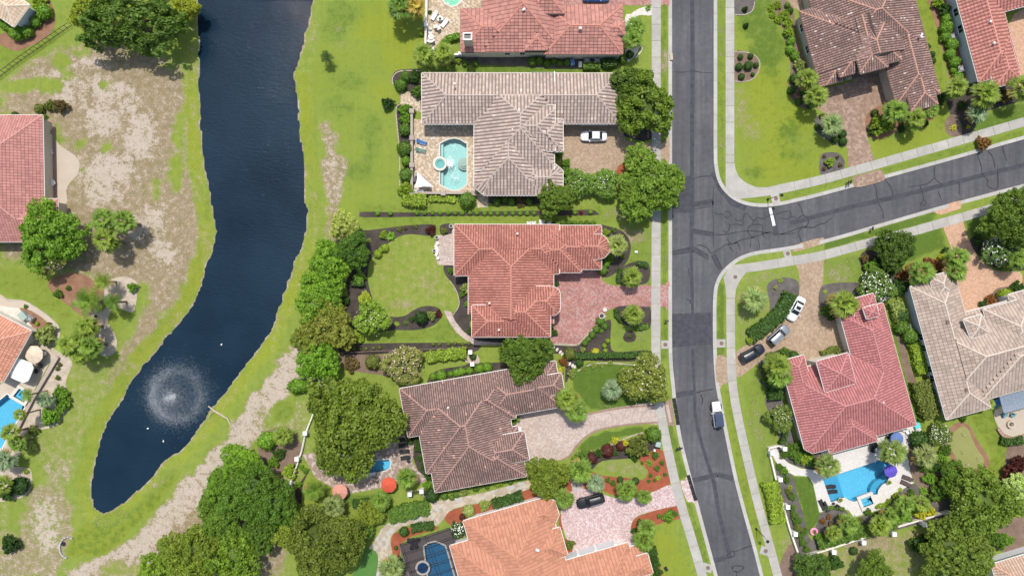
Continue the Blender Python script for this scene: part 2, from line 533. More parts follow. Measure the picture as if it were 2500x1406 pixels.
# lake surroundings
paint([(60,140),(200,100),(300,110),(480,180),(474,280),(470,400),(492,520),(496,600),(460,700),(400,790),(340,860),(300,910),(290,870),(340,790),(360,720),(330,720),(240,700),(150,650),(0,640),(0,590),(150,560),(140,480),(190,420),(140,330),(110,290),(0,275),(0,215)], 26, dry=0.92, lime=0.1, sand=0.40)
for q in [(150,190,60,30),(210,150,45,25),(270,215,60,35),(250,300,45,30),(260,420,70,45),(340,330,40,60),(260,470,50,30),(330,250,30,22),(180,240,40,22),(380,540,28,40),(330,560,30,30),(400,620,30,25)]:
    blob(*q, feather=22, sand=0.95)
for q in [(150,150,30,20),(110,210,36,18),(40,215,40,18),(200,130,28,14),(180,185,18,10),(270,360,14,9),(195,350,12,8),(260,205,12,9),(380,470,16,24),(430,420,18,60),(440,330,14,60)]:
    blob(*q, feather=12, dry=0.1, sand=0.05, lime=0.35)
paint([(0,60),(140,50),(160,85),(80,150),(0,190)], 14, dry=0.0, lime=0.45, lush=0.35)
blob(330,170,70,30, feather=24, dry=0.9, sand=0.2); blob(390,240,60,40, feather=24, dry=0.9, sand=0.45)
paint([(0,655),(95,655),(140,690),(160,730),(190,770),(150,800),(140,770),(60,740),(0,720)], 8, dry=0.0, lime=0.45, lush=0.3, sand=0)
paint([(255,760),(300,730),(345,690),(365,690),(330,760),(300,800),(280,850),(250,820)], 10, dry=0.05, lime=0.35, lush=0.2, sand=0)
paint([(170,880),(240,880),(290,860),(300,900),(250,980),(220,1060),(190,1130),(120,1140),(70,1120),(90,1060),(150,1030),(170,980)], 16, dry=0.42, lime=0.25, sand=0.08)
paint([(310,860),(340,800),(420,760),(450,700),(480,640),(470,720),(420,790),(360,850),(300,930),(260,990),(250,960)], 14, dry=0.9, sand=0.3)
paint([(0,1230),(60,1200),(130,1160),(180,1220),(180,1320),(140,1420),(-20,1420)], 22, dry=0.75, sand=0.45)
blob(35,1260,30,60, feather=24, dry=0.2, lime=0.3, lush=0.2, sand=0.1); blob(110,1290,28,70, feather=18, sand=0.85, dry=0.6); blob(135,1150,36,26, feather=20, dry=0.6, sand=0.5)
paint([(738,815),(690,868),(630,950),(582,1020),(530,1085),(460,1150),(400,1225),(335,1300),(240,1340),(120,1420),(500,1420),(450,1330),(500,1240),(580,1130),(660,1050),(715,960),(745,900)], 14, dry=0.95, sand=0.95)
paint([(480,1230),(640,1140),(700,1210),(690,1420),(330,1420),(400,1330)], 24, dry=0.9, sand=0.35)
blob(300,1390,60,26, feather=18, dry=0.5, lime=0.5, sand=0.2)
paint([(165,1355),(200,1270),(240,1255),(300,1240),(370,1185),(430,1130),(440,1160),(370,1250),(300,1330),(230,1365)], 10, dry=0.0, lime=0.75, lush=0.4, sand=0)
# lawn east of the lake
paint([(760,-40),(1040,-40),(1040,170),(975,240),(975,500),(880,520),(800,560),(760,560),(765,300),(745,180)], 16, dry=0.05, lime=0.35, lush=0.12)
for q in [(940,60,40,60),(980,110,40,34),(935,225,28,22),(890,70,30,40),(970,150,30,18)]:
    blob(*q, feather=26, lime=0.85)
for q in [(850,200,50,20),(830,260,40,30),(905,330,30,50),(870,420,40,20),(900,380,20,40),(830,40,40,70)]:
    blob(*q, feather=20, lush=0.42, lime=0.15)
paint([(782,300),(800,300),(830,360),(845,410),(840,480),(825,560),(800,560),(802,480),(785,400)], 14, dry=0.85, sand=0.6)
paint([(752,20),(775,0),(765,100),(760,170),(762,280),(765,380),(770,470),(765,600),(752,520),(748,400),(742,280),(735,190)], 8, dry=0.5, sand=0.15, lime=0.5)
for q in [(885,390,14,8),(832,70,14,8),(838,110,20,14)]: blob(*q, feather=10, dry=0.4)
paint([(870,500),(1110,500),(1460,500),(1500,530),(1470,545),(1110,545),(960,562),(890,552)], 8, lime=0.38, lush=0.35, dry=0)
paint([(1040,160),(1500,160),(1500,180),(1040,180)], 5, lush=0.6, lime=0.3)
paint([(800,540),(870,560),(800,600)], 14, dry=0.75, sand=0.3)
paint([(900,620),(930,585),(1000,572),(1055,580),(1070,650),(1115,700),(1118,740),(1090,758),(1040,748),(1000,772),(940,770),(915,720)], 8, dry=0.32, lime=0.42, lush=0.0, sand=0.06)
blob(985,745,30,14, feather=14, dry=0.7); blob(1040,700,40,20, feather=20, dry=0.5)
paint([(900,820),(1060,795),(1080,765),(1150,815),(1155,835),(900,838)], 6, lime=0.4, lush=0.4)
paint([(640,1000),(770,960),(760,1100),(740,1200),(690,1210),(660,1150)], 20, dry=0.5, sand=0.45)
paint([(670,975),(720,970),(705,1030),(665,1030)], 10, lime=0.4, lush=0.4, dry=0, sand=0)
paint([(740,1130),(830,1140),(830,1250),(745,1250),(730,1200)], 16, dry=0.12, lime=0.4, lush=0.1, sand=0)
paint([(835,1215),(960,1190),(960,1215),(900,1235),(840,1240)], 6, lush=0.55, lime=0.25)
paint([(900,1330),(920,1350),(915,1420),(850,1420),(880,1380)], 4, lush=1.0, lime=0.0)
# plots along the street
paint([(1480,510),(1592,510),(1592,860),(1500,860),(1470,760),(1480,690),(1530,640),(1540,580)], 8, dry=0.16, lush=0.35, lime=0.25)
blob(1550,580,26,16, feather=16, dry=0.7); blob(1530,540,20,14, feather=14, dry=0.6); blob(1560,810,14,30, feather=14, dry=0.4); blob(1500,520,24,12, feather=10, dry=0.5)
paint([(1395,905),(1440,888),(1540,890),(1600,900),(1620,990),(1560,990),(1440,1003),(1400,950)], 6, lush=1.0, lime=0.05, dry=0)
blob(1470,990,40,8, feather=10, dry=0.35)
paint([(1405,1095),(1440,1062),(1570,1038),(1575,1055),(1500,1070),(1450,1100),(1420,1105)], 5, lush=0.85, lime=0.2)
paint([(1455,1135),(1500,1118),(1560,1120),(1582,1145),(1560,1165),(1480,1155)], 8, dry=0.45, lush=0.2)
paint([(1590,1300),(1640,1270),(1690,1400),(1690,1430),(1620,1430)], 8, lime=0.62, lush=0.1)
blob(1635,1330,24,30, feather=20, lime=0.8)
paint([(1792,-40),(1900,-40),(1905,60),(1930,140),(1925,220),(1960,262),(1990,280),(1990,330),(2080,360),(2100,400),(1960,440),(1850,460),(1800,430)], 8, lime=0.55, lush=0.2, dry=0.06)
for q in [(1850,40,40,60),(1880,140,26,50),(1860,110,30,40),(1925,330,26,24),(1940,380,30,16),(1830,420,20,14),(1880,90,30,30)]:
    blob(*q, feather=22, lush=0.6, lime=0.25)
for q in [(1900,400,60,40),(1960,420,50,20),(1850,250,30,60),(1940,290,40,26),(1870,190,30,30),(1900,330,30,30)]:
    blob(*q, feather=26, lime=0.9)
blob(1815,270,24,40, feather=24, dry=0.55); blob(1840,320,20,20, feather=18, dry=0.5); blob(1810,225,16,14, feather=12, dry=0.45); blob(1820,410,14,12, feather=12, dry=0.4)
paint([(1748,-40),(1772,-40),(1772,460),(1757,440),(1748,400)], 5, lush=0.4, lime=0.4)
blob(1762,70,8,90, feather=12, dry=0.35); blob(1760,350,9,40, feather=12, dry=0.4); blob(1762,200,9,60, feather=12, lime=0.7)
paint([(2120,320),(2180,340),(2270,300),(2340,330),(2130,392)], 8, lime=0.7, lush=0.15)
paint([(2225,-40),(2265,-40),(2320,260),(2300,330),(2280,290),(2290,240)], 6, lime=0.65, lush=0.35)
paint([(2370,290),(2500,245),(2520,300),(2380,330)], 8, lush=0.65, lime=0.3)
paint([(2140,412),(2500,315),(2500,335),(2140,432)], 5, lush=0.4, lime=0.4)
paint([(1830,485),(2085,425),(2085,440),(1900,498)], 5, lush=0.35, lime=0.4, dry=0.08)
paint([(1794,720),(1830,668),(1945,648),(1945,720),(1900,800),(1800,858)], 8, dry=0.33, lush=0.25, lime=0.2)
blob(1850,675,50,12, feather=14, dry=0.6); blob(1815,740,18,40, feather=18, dry=0.5)
paint([(2010,640),(2110,615),(2130,660),(2090,690),(2010,690)], 8, dry=0.22, lush=0.4, lime=0.15)
blob(2050,670,30,16, feather=14, dry=0.5)
paint([(2010,590),(2290,512),(2290,540),(2010,612)], 5, lush=0.7, lime=0.25)
paint([(2130,600),(2300,545),(2315,610),(2200,640)], 8, lush=0.75, lime=0.15)
paint([(2350,530),(2480,500),(2500,560),(2380,600)], 8, lush=0.8, lime=0.1)
paint([(1800,930),(1880,920),(1900,1000),(1900,1080),(1880,1100),(1940,1380),(1860,1200),(1820,1000)], 8, dry=0.18, lush=0.35, lime=0.3)
blob(1850,1030,20,60, feather=20, dry=0.4); blob(1900,1200,16,60, feather=14, dry=0.35); blob(1925,1320,16,40, feather=14, dry=0.55)
paint([(1930,1160),(1985,1165),(2003,1255),(1975,1310),(1955,1230)], 3, lush=1.0, lime=0.15, dry=0)
paint([(1960,1350),(2320,1270),(2340,1300),(2200,1420),(1960,1420)], 12, dry=0.55, lime=0.35, sand=0.08)
blob(2120,1330,60,20, feather=20, dry=0.8, sand=0.2)
paint([(2140,760),(2180,760),(2260,1060),(2235,1050)], 8, lush=0.5, lime=0.4)
paint([(2370,1020),(2430,1000),(2450,1080),(2520,1090),(2520,1160),(2400,1160),(2420,1110)], 6, lime=0.6, lush=0.4)
paint([(2440,1220),(2520,1220),(2520,1310),(2430,1290)], 8, lime=0.85, lush=0.1)
paint([(2340,1290),(2440,1290),(2420,1350),(2340,1340)], 12, dry=0.4, lime=0.4)
paint([(1614,-40),(1631,-40),(1631,880),(1614,880)], 5, lush=0.5, lime=0.2); blob(1624,150,8,30, feather=8, dry=0.7); blob(1622,640,7,60, feather=10, dry=0.3)
paint([(1750,690),(1772,690),(1772,870),(1750,870)], 5, lush=0.6, lime=0.35)
paint([(1762,945),(1795,950),(1870,1330),(1840,1330),(1790,1120)], 5, lush=0.35, lime=0.55)
paint([(1622,1040),(1640,1040),(1680,1160),(1660,1170)], 5, lush=0.6, lime=0.2)
paint([(1670,1225),(1690,1225),(1740,1400),(1720,1400)], 5, lush=0.5, lime=0.3, dry=0.1)
K4[..., 1] *= 1.0; K4[..., 3] *= 0.69; K4[..., 0] *= 0.86; K4[..., 2] *= 1.1
# the shore: yellow-green bank and a sandy rim
for i, v, lo, hi in ((1, 0.78, 0.3, 3.4),):
    yy = CY - GY / S
    west = (GX < P(500, 0)[0] + (GY - 0) * 0.0)
    w = sstep(lo, lo + 0.5, pond_d) * (1 - sstep(hi - 1.2, hi, pond_d + warp * 0.35)) * near
    k = np.where(yy < 180, 0.45, 1.0) * (0.55 + 0.75 * vnoise(GX, GY, 9, 8))
    K4[..., 1] = np.maximum(K4[..., 1] * (1 - w * 0.6), np.clip(w * v * k, 0, 1))
    K4[..., 0] *= (1 - 0.75 * w); K4[..., 3] *= (1 - 0.85 * w)
    K4[..., 0] = np.maximum(K4[..., 0], w * 0.42 * vnoise(GX, GY, 2.4, 21))
rim = (1 - sstep(0.05, 0.42, np.abs(pond_d - 0.10))) * near
K4[..., 3] = np.maximum(K4[..., 3], rim * 0.42)
K4[..., 0] = np.maximum(K4[..., 0], rim * 0.85)

def m_ground():
    t = NT('lawn')
    mk = t.attr('cover', 'Color')
    sep = t.new('ShaderNodeSeparateColor'); t.l(mk, sep.inputs[0])
    dry, lime, lush = sep.outputs[0], sep.outputs[1], sep.outputs[2]
    sand = t.attr('cover', 'Alpha')
    n1 = t.noise(0.16, 5, 0.6); n2 = t.noise(0.9, 5, 0.62); n3 = t.noise(5.5, 4, 0.7); n4 = t.noise(22, 2, 0.8)
    pat = t.math('ADD', t.math('MULTIPLY', n2, 0.55), t.math('MULTIPLY', n3, 0.45))
    def w(a, lo=0.34, hi=0.66, soft=0.16, src=None):
        # patchy weight: amount a thresholds the noise
        th = t.math('SUBTRACT', 1.0, a)
        q = t.math('ADD', t.math('MULTIPLY', t.math('SUBTRACT', src or pat, lo), 1.0 / (hi - lo)), 0.0, clamp=True)
        x = t.new('ShaderNodeMapRange'); x.interpolation_type = 'SMOOTHSTEP'
        t.l(q, x.inputs['Value']); t.l(t.math('SUBTRACT', th, soft), x.inputs['From Min']); t.l(t.math('ADD', th, soft), x.inputs['From Max'])
        return x.outputs[0]
    base = t.ramp(t.math('ADD', t.math('MULTIPLY', pat, 0.6), t.math('MULTIPLY', n4, 0.4)), [(0.34, (0.140, 0.190, 0.034)), (0.5, (0.220, 0.285, 0.054)), (0.66, (0.295, 0.350, 0.085))])
    c = t.mix(t.math('MULTIPLY', w(lime, soft=0.45), 0.85), base, t.ramp(n3, [(0.35, (0.205, 0.245, 0.022)), (0.65, (0.305, 0.335, 0.040))]))
    c = t.mix(t.math('MULTIPLY', w(lush, soft=0.34), 0.92), c, t.ramp(pat, [(0.35, (0.062, 0.115, 0.018)), (0.65, (0.115, 0.185, 0.030))]))
    pat3 = t.math('ADD', t.math('MULTIPLY', n2, 0.35), t.math('MULTIPLY', t.noise(4.2, 5, 0.75), 0.65))
    c = t.mix(t.math('MULTIPLY', w(dry, soft=0.2, src=pat3), 0.92), c, t.ramp(pat3, [(0.36, (0.175, 0.115, 0.078)), (0.5, (0.310, 0.225, 0.158)), (0.64, (0.455, 0.370, 0.285))]))
    pat2 = t.math('ADD', t.math('MULTIPLY', n2, 0.42), t.math('MULTIPLY', t.noise(2.6, 5, 0.8), 0.58))
    c = t.mix(t.math('MULTIPLY', w(sand, soft=0.13, src=pat2), 0.9), c, t.ramp(n3, [(0.3, (0.38, 0.30, 0.25)), (0.65, (0.60, 0.51, 0.45))]))
    c = t.mix(t.math('MULTIPLY', t.ramp(n4, [(0.35, 0.0), (0.7, 1.0)]), 0.5), c, t.mix(1.0, c, (0.52, 0.58, 0.5), 'MULTIPLY'))
    c = t.mix(t.math('MULTIPLY', t.ramp(n1, [(0.4, 0.0), (0.65, 1.0)]), 0.22), c, t.mix(1.0, c, (0.72, 0.8, 0.6), 'MULTIPLY'))
    mp = t.new('ShaderNodeMapping'); mp.inputs['Scale'].default_value = (1.5, 0.05, 1); t.l(t.pos(), mp.inputs['Vector'])
    mow = t.noise(1.0, 3, 0.6, mp.outputs[0])
    c = t.mix(t.math('MULTIPLY', t.ramp(mow, [(0.42, 0.0), (0.62, 1.0)]), 0.22), c, t.mix(1.0, c, (0.74, 0.8, 0.7), 'MULTIPLY'))
    t.col(c).rough(0.95, 0.1)
    t.bump(t.math('ADD', n3, t.math('MULTIPLY', n4, 0.6)), 0.55, 0.10)
    return t.m
V = np.stack([GX, GY, GZ], -1).reshape(-1, 3)
ix = np.arange(nx * ny).reshape(ny, nx)
F = np.stack([ix[:-1, :-1], ix[:-1, 1:], ix[1:, 1:], ix[1:, :-1]], -1).reshape(-1, 4)
me = bpy.data.meshes.new('ground')
me.vertices.add(len(V)); me.loops.add(F.size); me.polygons.add(len(F))
me.vertices.foreach_set('co', V.astype(np.float32).ravel())
me.loops.foreach_set('vertex_index', F.astype(np.int32).ravel())
me.polygons.foreach_set('loop_start', np.arange(0, F.size, 4, dtype=np.int32))
me.polygons.foreach_set('loop_total', np.full(len(F), 4, dtype=np.int32))
me.polygons.foreach_set('use_smooth', np.ones(len(F), bool))
at = me.color_attributes.new('cover', 'FLOAT_COLOR', 'POINT')
at.data.foreach_set('color', np.clip(K4, 0, 1).reshape(-1).astype(np.float32))
me.update(calc_edges=True)
me.materials.append(m_ground())
ground = struct(obj('ground', me))

# ------------------------------------------------------------------ lake water
def m_lake():
    t = NT('lake_water')
    n = t.noise(0.055, 4, 0.6)
    t.col(t.ramp(n, [(0.35, (0.0040, 0.0140, 0.028)), (0.68, (0.0095, 0.0265, 0.045))])).rough(0.035, 0.5)
    t.b.inputs['IOR'].default_value = 1.33
    mp = t.new('ShaderNodeMapping'); mp.inputs['Scale'].default_value = (0.55, 1.5, 1.0); mp.inputs['Rotation'].default_value = (0, 0, 0.05)
    t.l(t.pos(), mp.inputs['Vector'])
    w1 = t.noise(1.6, 4, 0.62, mp.outputs[0]); w2 = t.noise(3.6, 3, 0.55)
    h = t.math('ADD', t.math('MULTIPLY', w1, 1.0), t.math('MULTIPLY', w2, 0.45))
    t.bump(h, 0.42, 0.15)
    return t.m
d = 0.35
pw = PX(smooth_poly([(x, y) for x, y in POND], 3))
cx_, cy_ = sum(p[0] for p in pw) / len(pw), sum(p[1] for p in pw) / len(pw)
# widen slightly so that the sheet runs into the bank
def offset(poly, r):
    n = len(poly); sgn = 1 if area2(poly) > 0 else -1; out = []
    for i in range(n):
        a = Vector(poly[i - 1]); b = Vector(poly[i]); c = Vector(poly[(i + 1) % n])
        e1 = (b - a).normalized(); e2 = (c - b).normalized()
        n1 = Vector((e1.y, -e1.x)) * sgn; n2 = Vector((e2.y, -e2.x)) * sgn
        m = n1 + n2
        m = m.normalized() if m.length > 1e-6 else n1
        k = max(0.45, m.dot(n1))
        out.append(tuple(b + m * (r / k)))
    return out
M['lake'] = m_lake()
lake = struct(obj('lake', sheet_mesh('lake', offset(pw, 0.9), WATER_Z, 0, M['lake'])))

# ------------------------------------------------------------------ road
def m_asphalt():
    t = NT('asphalt')
    a = t.noise(0.10, 5, 0.6); b = t.noise(1.1, 5, 0.65); g = t.noise(26, 2, 0.8)
    mp = t.new('ShaderNodeMapping'); mp.inputs['Scale'].default_value = (1.3, 0.06, 1); t.l(t.pos(), mp.inputs['Vector'])
    st = t.noise(0.8, 4, 0.6, mp.outputs[0])
    f = t.math('ADD', t.math('ADD', t.math('MULTIPLY', a, 0.4), t.math('MULTIPLY', st, 0.35)), t.math('MULTIPLY', b, 0.25))
    c = t.ramp(f, [(0.38, (0.040, 0.041, 0.049)), (0.52, (0.074, 0.075, 0.084)), (0.66, (0.125, 0.125, 0.132))])
    c = t.mix(t.math('MULTIPLY', t.ramp(g, [(0.35, 0.0), (0.72, 1.0)]), 0.45), c, (0.165, 0.162, 0.165))
    t.col(c).rough(0.9, 0.2).bump(g, 0.3, 0.015)
    return t.m
M['asphalt'] = m_asphalt()
M['tar'] = m_plain('tar_seal', (0.028, 0.028, 0.033), 0.6, 0.3, var=0.3, scale=2)
M['tarband'] = m_plain('sealed_asphalt', (0.056, 0.057, 0.067), 0.85, 0.2, var=0.22, scale=1.2)
M['roadpaint'] = m_plain('road_paint', (0.66, 0.66, 0.66), 0.7, var=0.15, scale=4)
RZ = -0.12
road = struct(obj('road', sheet_mesh('road', offset(ROAD_W, 0.35), RZ, 0, M['asphalt'])))

def ribbon(path, w, z, ends=1.0, jit=0.0):
    """flat strip along a pixel path, width in pixels"""
    pts = [Vector(P(*p)) for p in path]
    vs, fs = [], []
    n = len(pts)
    for i, p in enumerate(pts):
        d = (pts[min(i + 1, n - 1)] - pts[max(i - 1, 0)]).normalized()
        q = Vector((-d.y, d.x)) * (w * S / 2) * (ends if i in (0, n - 1) else 1.0 + jit * (rng.random() - 0.5))
        vs += [(p.x + q.x, p.y + q.y, z), (p.x - q.x, p.y - q.y, z)]
        if i: fs.append((2 * i - 2, 2 * i - 1, 2 * i + 1, 2 * i))
    # face upwards
    a, b, c = Vector(vs[0]), Vector(vs[1]), Vector(vs[2])
    if (b - a).cross(c - a).z < 0: fs = [tuple(reversed(f)) for f in fs]
    return vs, fs
def strip(name, path, w, z, mat, parent=None, sm=0, ends=1.0, jit=0.0):
    if sm: path = smooth_poly(path, sm, closed=False)
    vs, fs = ribbon(path, w, z, ends, jit)
    return obj(name, mesh_from(name, vs, fs, mat), parent)
# wide sealed bands
zb = RZ + 0.004
for path, w in [([(1690,-60),(1691,150),(1690,330),(1690,480),(1688,620)], 10), ([(1688,620),(1690,700),(1691,765)], 8),
                ([(1742,700),(1860,548),(1960,545)], 0)]:
    if w: strip('sealed_seam', path, w, zb, M['tarband'], road, sm=3, jit=0.3)
for path, w in [([(1692,500),(1742,492)], 14), ([(1692,565),(1742,573)], 11), ([(1642,617),(1692,608)], 10), ([(1692,609),(1726,628)], 10), ([(1740,622),(1760,658)], 11),
                ([(1650,965),(1697,957)], 13), ([(1692,1173),(1752,1158)], 12), ([(1752,1158),(1790,1168)], 12), ([(1743,1368),(1770,1363)], 12),
                ([(1930,545),(2060,510),(2200,478),(2360,438),(2520,398)], 11), ([(1742,420),(1760,460),(1790,497),(1822,508)], 15)]:
    strip('sealed_patch', path, w, zb + 0.004, M['tarband'], road)
sheet('sealed_patch', [(1641,766),(1737,763),(1738,840),(1690,845),(1641,848)], RZ + 0.012, M['tarband'], depth=0, parent=road)
sheet('sealed_patch', [(1642,430),(1690,430),(1690,520),(1642,520)], RZ + 0.010, M['tarband'], depth=0, parent=road)
for path in [([(1697,1010),(1710,1070),(1728,1130),(1744,1180),(1755,1250),(1770,1310),(1783,1360)])]:
    strip('sealed_seam', path, 9, zb + 0.008, M['tarband'], road, sm=3, jit=0.4)
strip('sealed_seam', [(1691,850),(1693,900),(1696,960),(1697,1010)], 7, zb + 0.010, M['tarband'], road, sm=3, jit=0.4)
# crack sealant, traced crack by crack
CR = [[(1642,175),(1665,176),(1690,174),(1715,177),(1738,178)],[(1662,434),(1690,437),(1710,432),(1742,430)],[(1742,455),(1741,500),(1742,560),(1741,605)],
 [(1742,503),(1738,490),(1745,498)],[(1742,573),(1765,572),(1790,568),(1830,563),(1880,570),(1920,571),(1944,568)],[(1741,618),(1760,606),(1775,597),(1790,595),(1810,585),(1840,580),(1870,570),(1885,565)],
 [(1742,518),(1755,523),(1768,522)],[(1768,520),(1776,515),(1785,522),(1778,532),(1768,524)],[(1780,545),(1782,555),(1773,568),(1763,562)],[(1782,548),(1800,547),(1812,550),(1815,536),(1822,520),(1840,540),(1836,549),(1860,548),(1862,570),(1868,578)],
 [(1836,549),(1826,560),(1832,575),(1840,580)],[(1792,532),(1800,538),(1812,536)],[(1840,540),(1850,530),(1862,533),(1878,525),(1890,522)],[(1777,583),(1780,592),(1790,596)],[(1790,595),(1800,592),(1805,600),(1808,612)],
 [(1778,595),(1785,608),(1790,615)],[(1834,582),(1832,605)],[(1852,582),(1855,608)],[(1893,523),(1910,518),(1930,515)],[(1904,532),(1925,535),(1932,528),(1948,532)],[(1930,516),(1932,528)],
 [(1948,495),(1956,510),(1962,525),(1972,532),(1974,545),(1965,555),(1958,557),(1950,566),(1952,575),(1957,592)],[(1962,525),(1950,531)],[(1905,572),(1925,567),(1945,560),(1962,553),(1985,556),(2000,548),(2015,545),(2025,538),(2030,532)],
 [(1760,452),(1762,440),(1755,430),(1758,470)],[(1700,600),(1710,598),(1725,605),(1735,618),(1742,618)],[(2131,443),(2140,458),(2142,478),(2148,500),(2155,515),(2157,535)],[(2163,440),(2175,458),(2180,478)],
 [(2218,457),(2245,452),(2265,448),(2275,440),(2282,435)],[(2246,452),(2252,470),(2255,490),(2248,498),(2256,501),(2262,494),(2260,488)],[(2290,467),(2296,480),(2299,490)],[(2342,438),(2343,475)],[(2385,375),(2395,400),(2400,425),(2412,440),(2410,452),(2425,460),(2438,457),(2436,410)],
 [(2447,355),(2452,375),(2460,395)],[(2413,368),(2425,385),(2430,410)],[(2282,405),(2284,435),(2300,450)],[(2082,498),(2083,505),(2090,503)],[(1700,958),(1720,953),(1743,950)],[(1710,960),(1716,975),(1713,990)],
 [(1772,1363),(1778,1352),(1790,1345),(1793,1355),(1780,1362),(1772,1363)],[(1793,1347),(1810,1340),(1835,1332)],[(1788,1390),(1792,1382),(1815,1382),(1810,1392),(1800,1396),(1790,1394)],[(1798,1396),(1800,1420)],[(1675,730),(1683,733),(1686,742)],[(1682,655),(1683,675)],
 [(1690,500),(1742,492)],[(1692,512),(1738,504)],[(1692,558),(1742,568)],[(1642,612),(1692,603)],[(1642,622),(1690,614)],[(1692,603),(1728,622),(1726,632)],[(1738,625),(1756,660)],[(1746,618),(1764,655)]]
for c in CR:
    c = [(x + (rng.random() - 0.5) * 2, y + (rng.random() - 0.5) * 2) for x, y in c]
    strip('sealed_crack', c, 2.4, RZ + 0.020, M['tar'], road, sm=3, ends=0.5, jit=0.8)
sheet('stop_line_patch', [(1876,507),(1888,506),(1903,574),(1890,578)], RZ + 0.014, M['tarband'], depth=0, parent=road)
sheet('stop_line', [(1877,508),(1884,507),(1894,550),(1887,552)], RZ + 0.018, M['roadpaint'], depth=0, parent=road)

# ------------------------------------------------------------------ kerbs and sidewalks, stone by stone
def along(path, seg):
    """resample a pixel path into equal steps"""
    pts = [Vector(p) for p in path]
    L = [0]
    for a, b in zip(pts, pts[1:]): L.append(L[-1] + (b - a).length)
    n = max(1, round(L[-1] / seg)); out = []
    for k in range(n + 1):
        s = L[-1] * k / n
        i = min(max(0, next((j for j in range(len(L) - 1) if L[j + 1] >= s), len(L) - 2)), len(L) - 2)
        t = (s - L[i]) / max(1e-9, L[i + 1] - L[i])
        out.append(pts[i].lerp(pts[i + 1], t))
    return out
def normals(pts):
    out = []
    for i in range(len(pts)):
        d = (pts[min(i + 1, len(pts) - 1)] - pts[max(i - 1, 0)]).normalized()
        out.append(Vector((-d.y, d.x)))
    return out
def slabs(parent, name, path, o1, o2, seg, z0, z1, mat, gap=0.75, sm=4, sub=3):
    """row of slabs between offsets o1,o2 (pixels) from a path"""
    if sm: path = smooth_poly(path, sm, closed=False)
    pts = along(path, seg / sub); N = normals(pts)
    for i in range(0, len(pts) - 1, sub):
        m = min(sub, len(pts) - 1 - i)
        vs = []
        dz = (rng.random() - 0.5) * 0.008
        for k in range(m + 1):
            p = pts[i + k]; n = N[i + k]
            t = (pts[min(i + k + 1, len(pts) - 1)] - pts[max(i + k - 1, 0)]).normalized()
            q = p + t * (gap / 2 if k == 0 else (-gap / 2 if k == m else 0))
            for o in (o1, o2):
                x, y = P(q.x + n.x * o, q.y + n.y * o)
                vs += [(x, y, z1 + dz), (x, y, z0)]
        fs = []
        for k in range(m):
            a = 4 * k; b = a + 4
            fs += [(a, a + 2, b + 2, b), (a, b, b + 1, a + 1), (a + 2, a + 3, b + 3, b + 2)]
        fs += [(0, 1, 3, 2), (4 * m, 4 * m + 2, 4 * m + 3, 4 * m + 1)]
        v = [Vector(x) for x in vs]
        if (v[2] - v[0]).cross(v[4] - v[0]).z > 0: fs = [tuple(reversed(f)) for f in fs]
        obj(name, mesh_from(name, vs, fs, mat), parent)
kerb = struct(empty('kerb'))
KM = M['kerbstone']
CLIP = lambda pts, f: [p for p in pts if f(p)]
for path in (ROAD_L, SE_CORNER, NE_CORNER):
    q = [p for p in path if -70 < p[1] < 1480 and p[0] < 2600]
    q = [(q[0][0], q[0][1])] + q[1:]
    slabs(kerb, 'kerb_stone', path, 0.3 if path is not ROAD_L else 0.3, 9.0 if path is not ROAD_L else 9.0, 41, -0.25, 0.02, KM, sub=4, gap=0.4)
walk = struct(empty('sidewalk'))
WM = M['concrete']
slabs(walk, 'paving_slab', [(1602,-60),(1602,200),(1602,500),(1601,800),(1602,880),(1606,940),(1612,1000),(1622,1055),(1642,1150),(1664,1235),(1690,1320),(1716,1410),(1740,1500)], -11, 11, 40, -0.08, 0.035, WM, sub=3)
slabs(walk, 'paving_slab', [(1782,-60),(1782,150),(1782,300),(1782,398)], -10.5, 10.5, 39, -0.08, 0.035, WM, sub=2)
slabs(walk, 'paving_slab', [(1902,462),(1990,443),(2100,413),(2250,370),(2400,327),(2520,292),(2600,268)], -11, 11, 39, -0.08, 0.035, WM, sub=3)
sheet('paving_slab', [(1771.5,399),(1793,399),(1796,415),(1803,431),(1820,446),(1845,457),(1872,458),(1902,451),(1904,473),(1870,479),(1806,486),(1786,479),(1771.5,461)], 0.034, WM, depth=0.1, parent=walk)
slabs(walk, 'paving_slab', [(1861,649),(1945,635),(2010,623),(2110,596),(2220,567),(2330,536),(2430,507),(2520,480),(2600,455)], -11, 11, 39, -0.08, 0.035, WM, sub=3)
sheet('paving_slab', [(1861,638),(1863,660),(1822,665),(1807,684),(1797,705),(1794,728),(1773,728),(1771,700),(1766,678),(1775,662),(1788,647),(1825,643)], 0.034, WM, depth=0.1, parent=walk)
slabs(walk, 'paving_slab', [(1783.5,729),(1784,830),(1786,900),(1790,950),(1800,1010),(1822,1110),(1848,1220),(1880,1335),(1900,1410),(1925,1500)], -10.5, 10.5, 40, -0.08, 0.035, WM, sub=3)
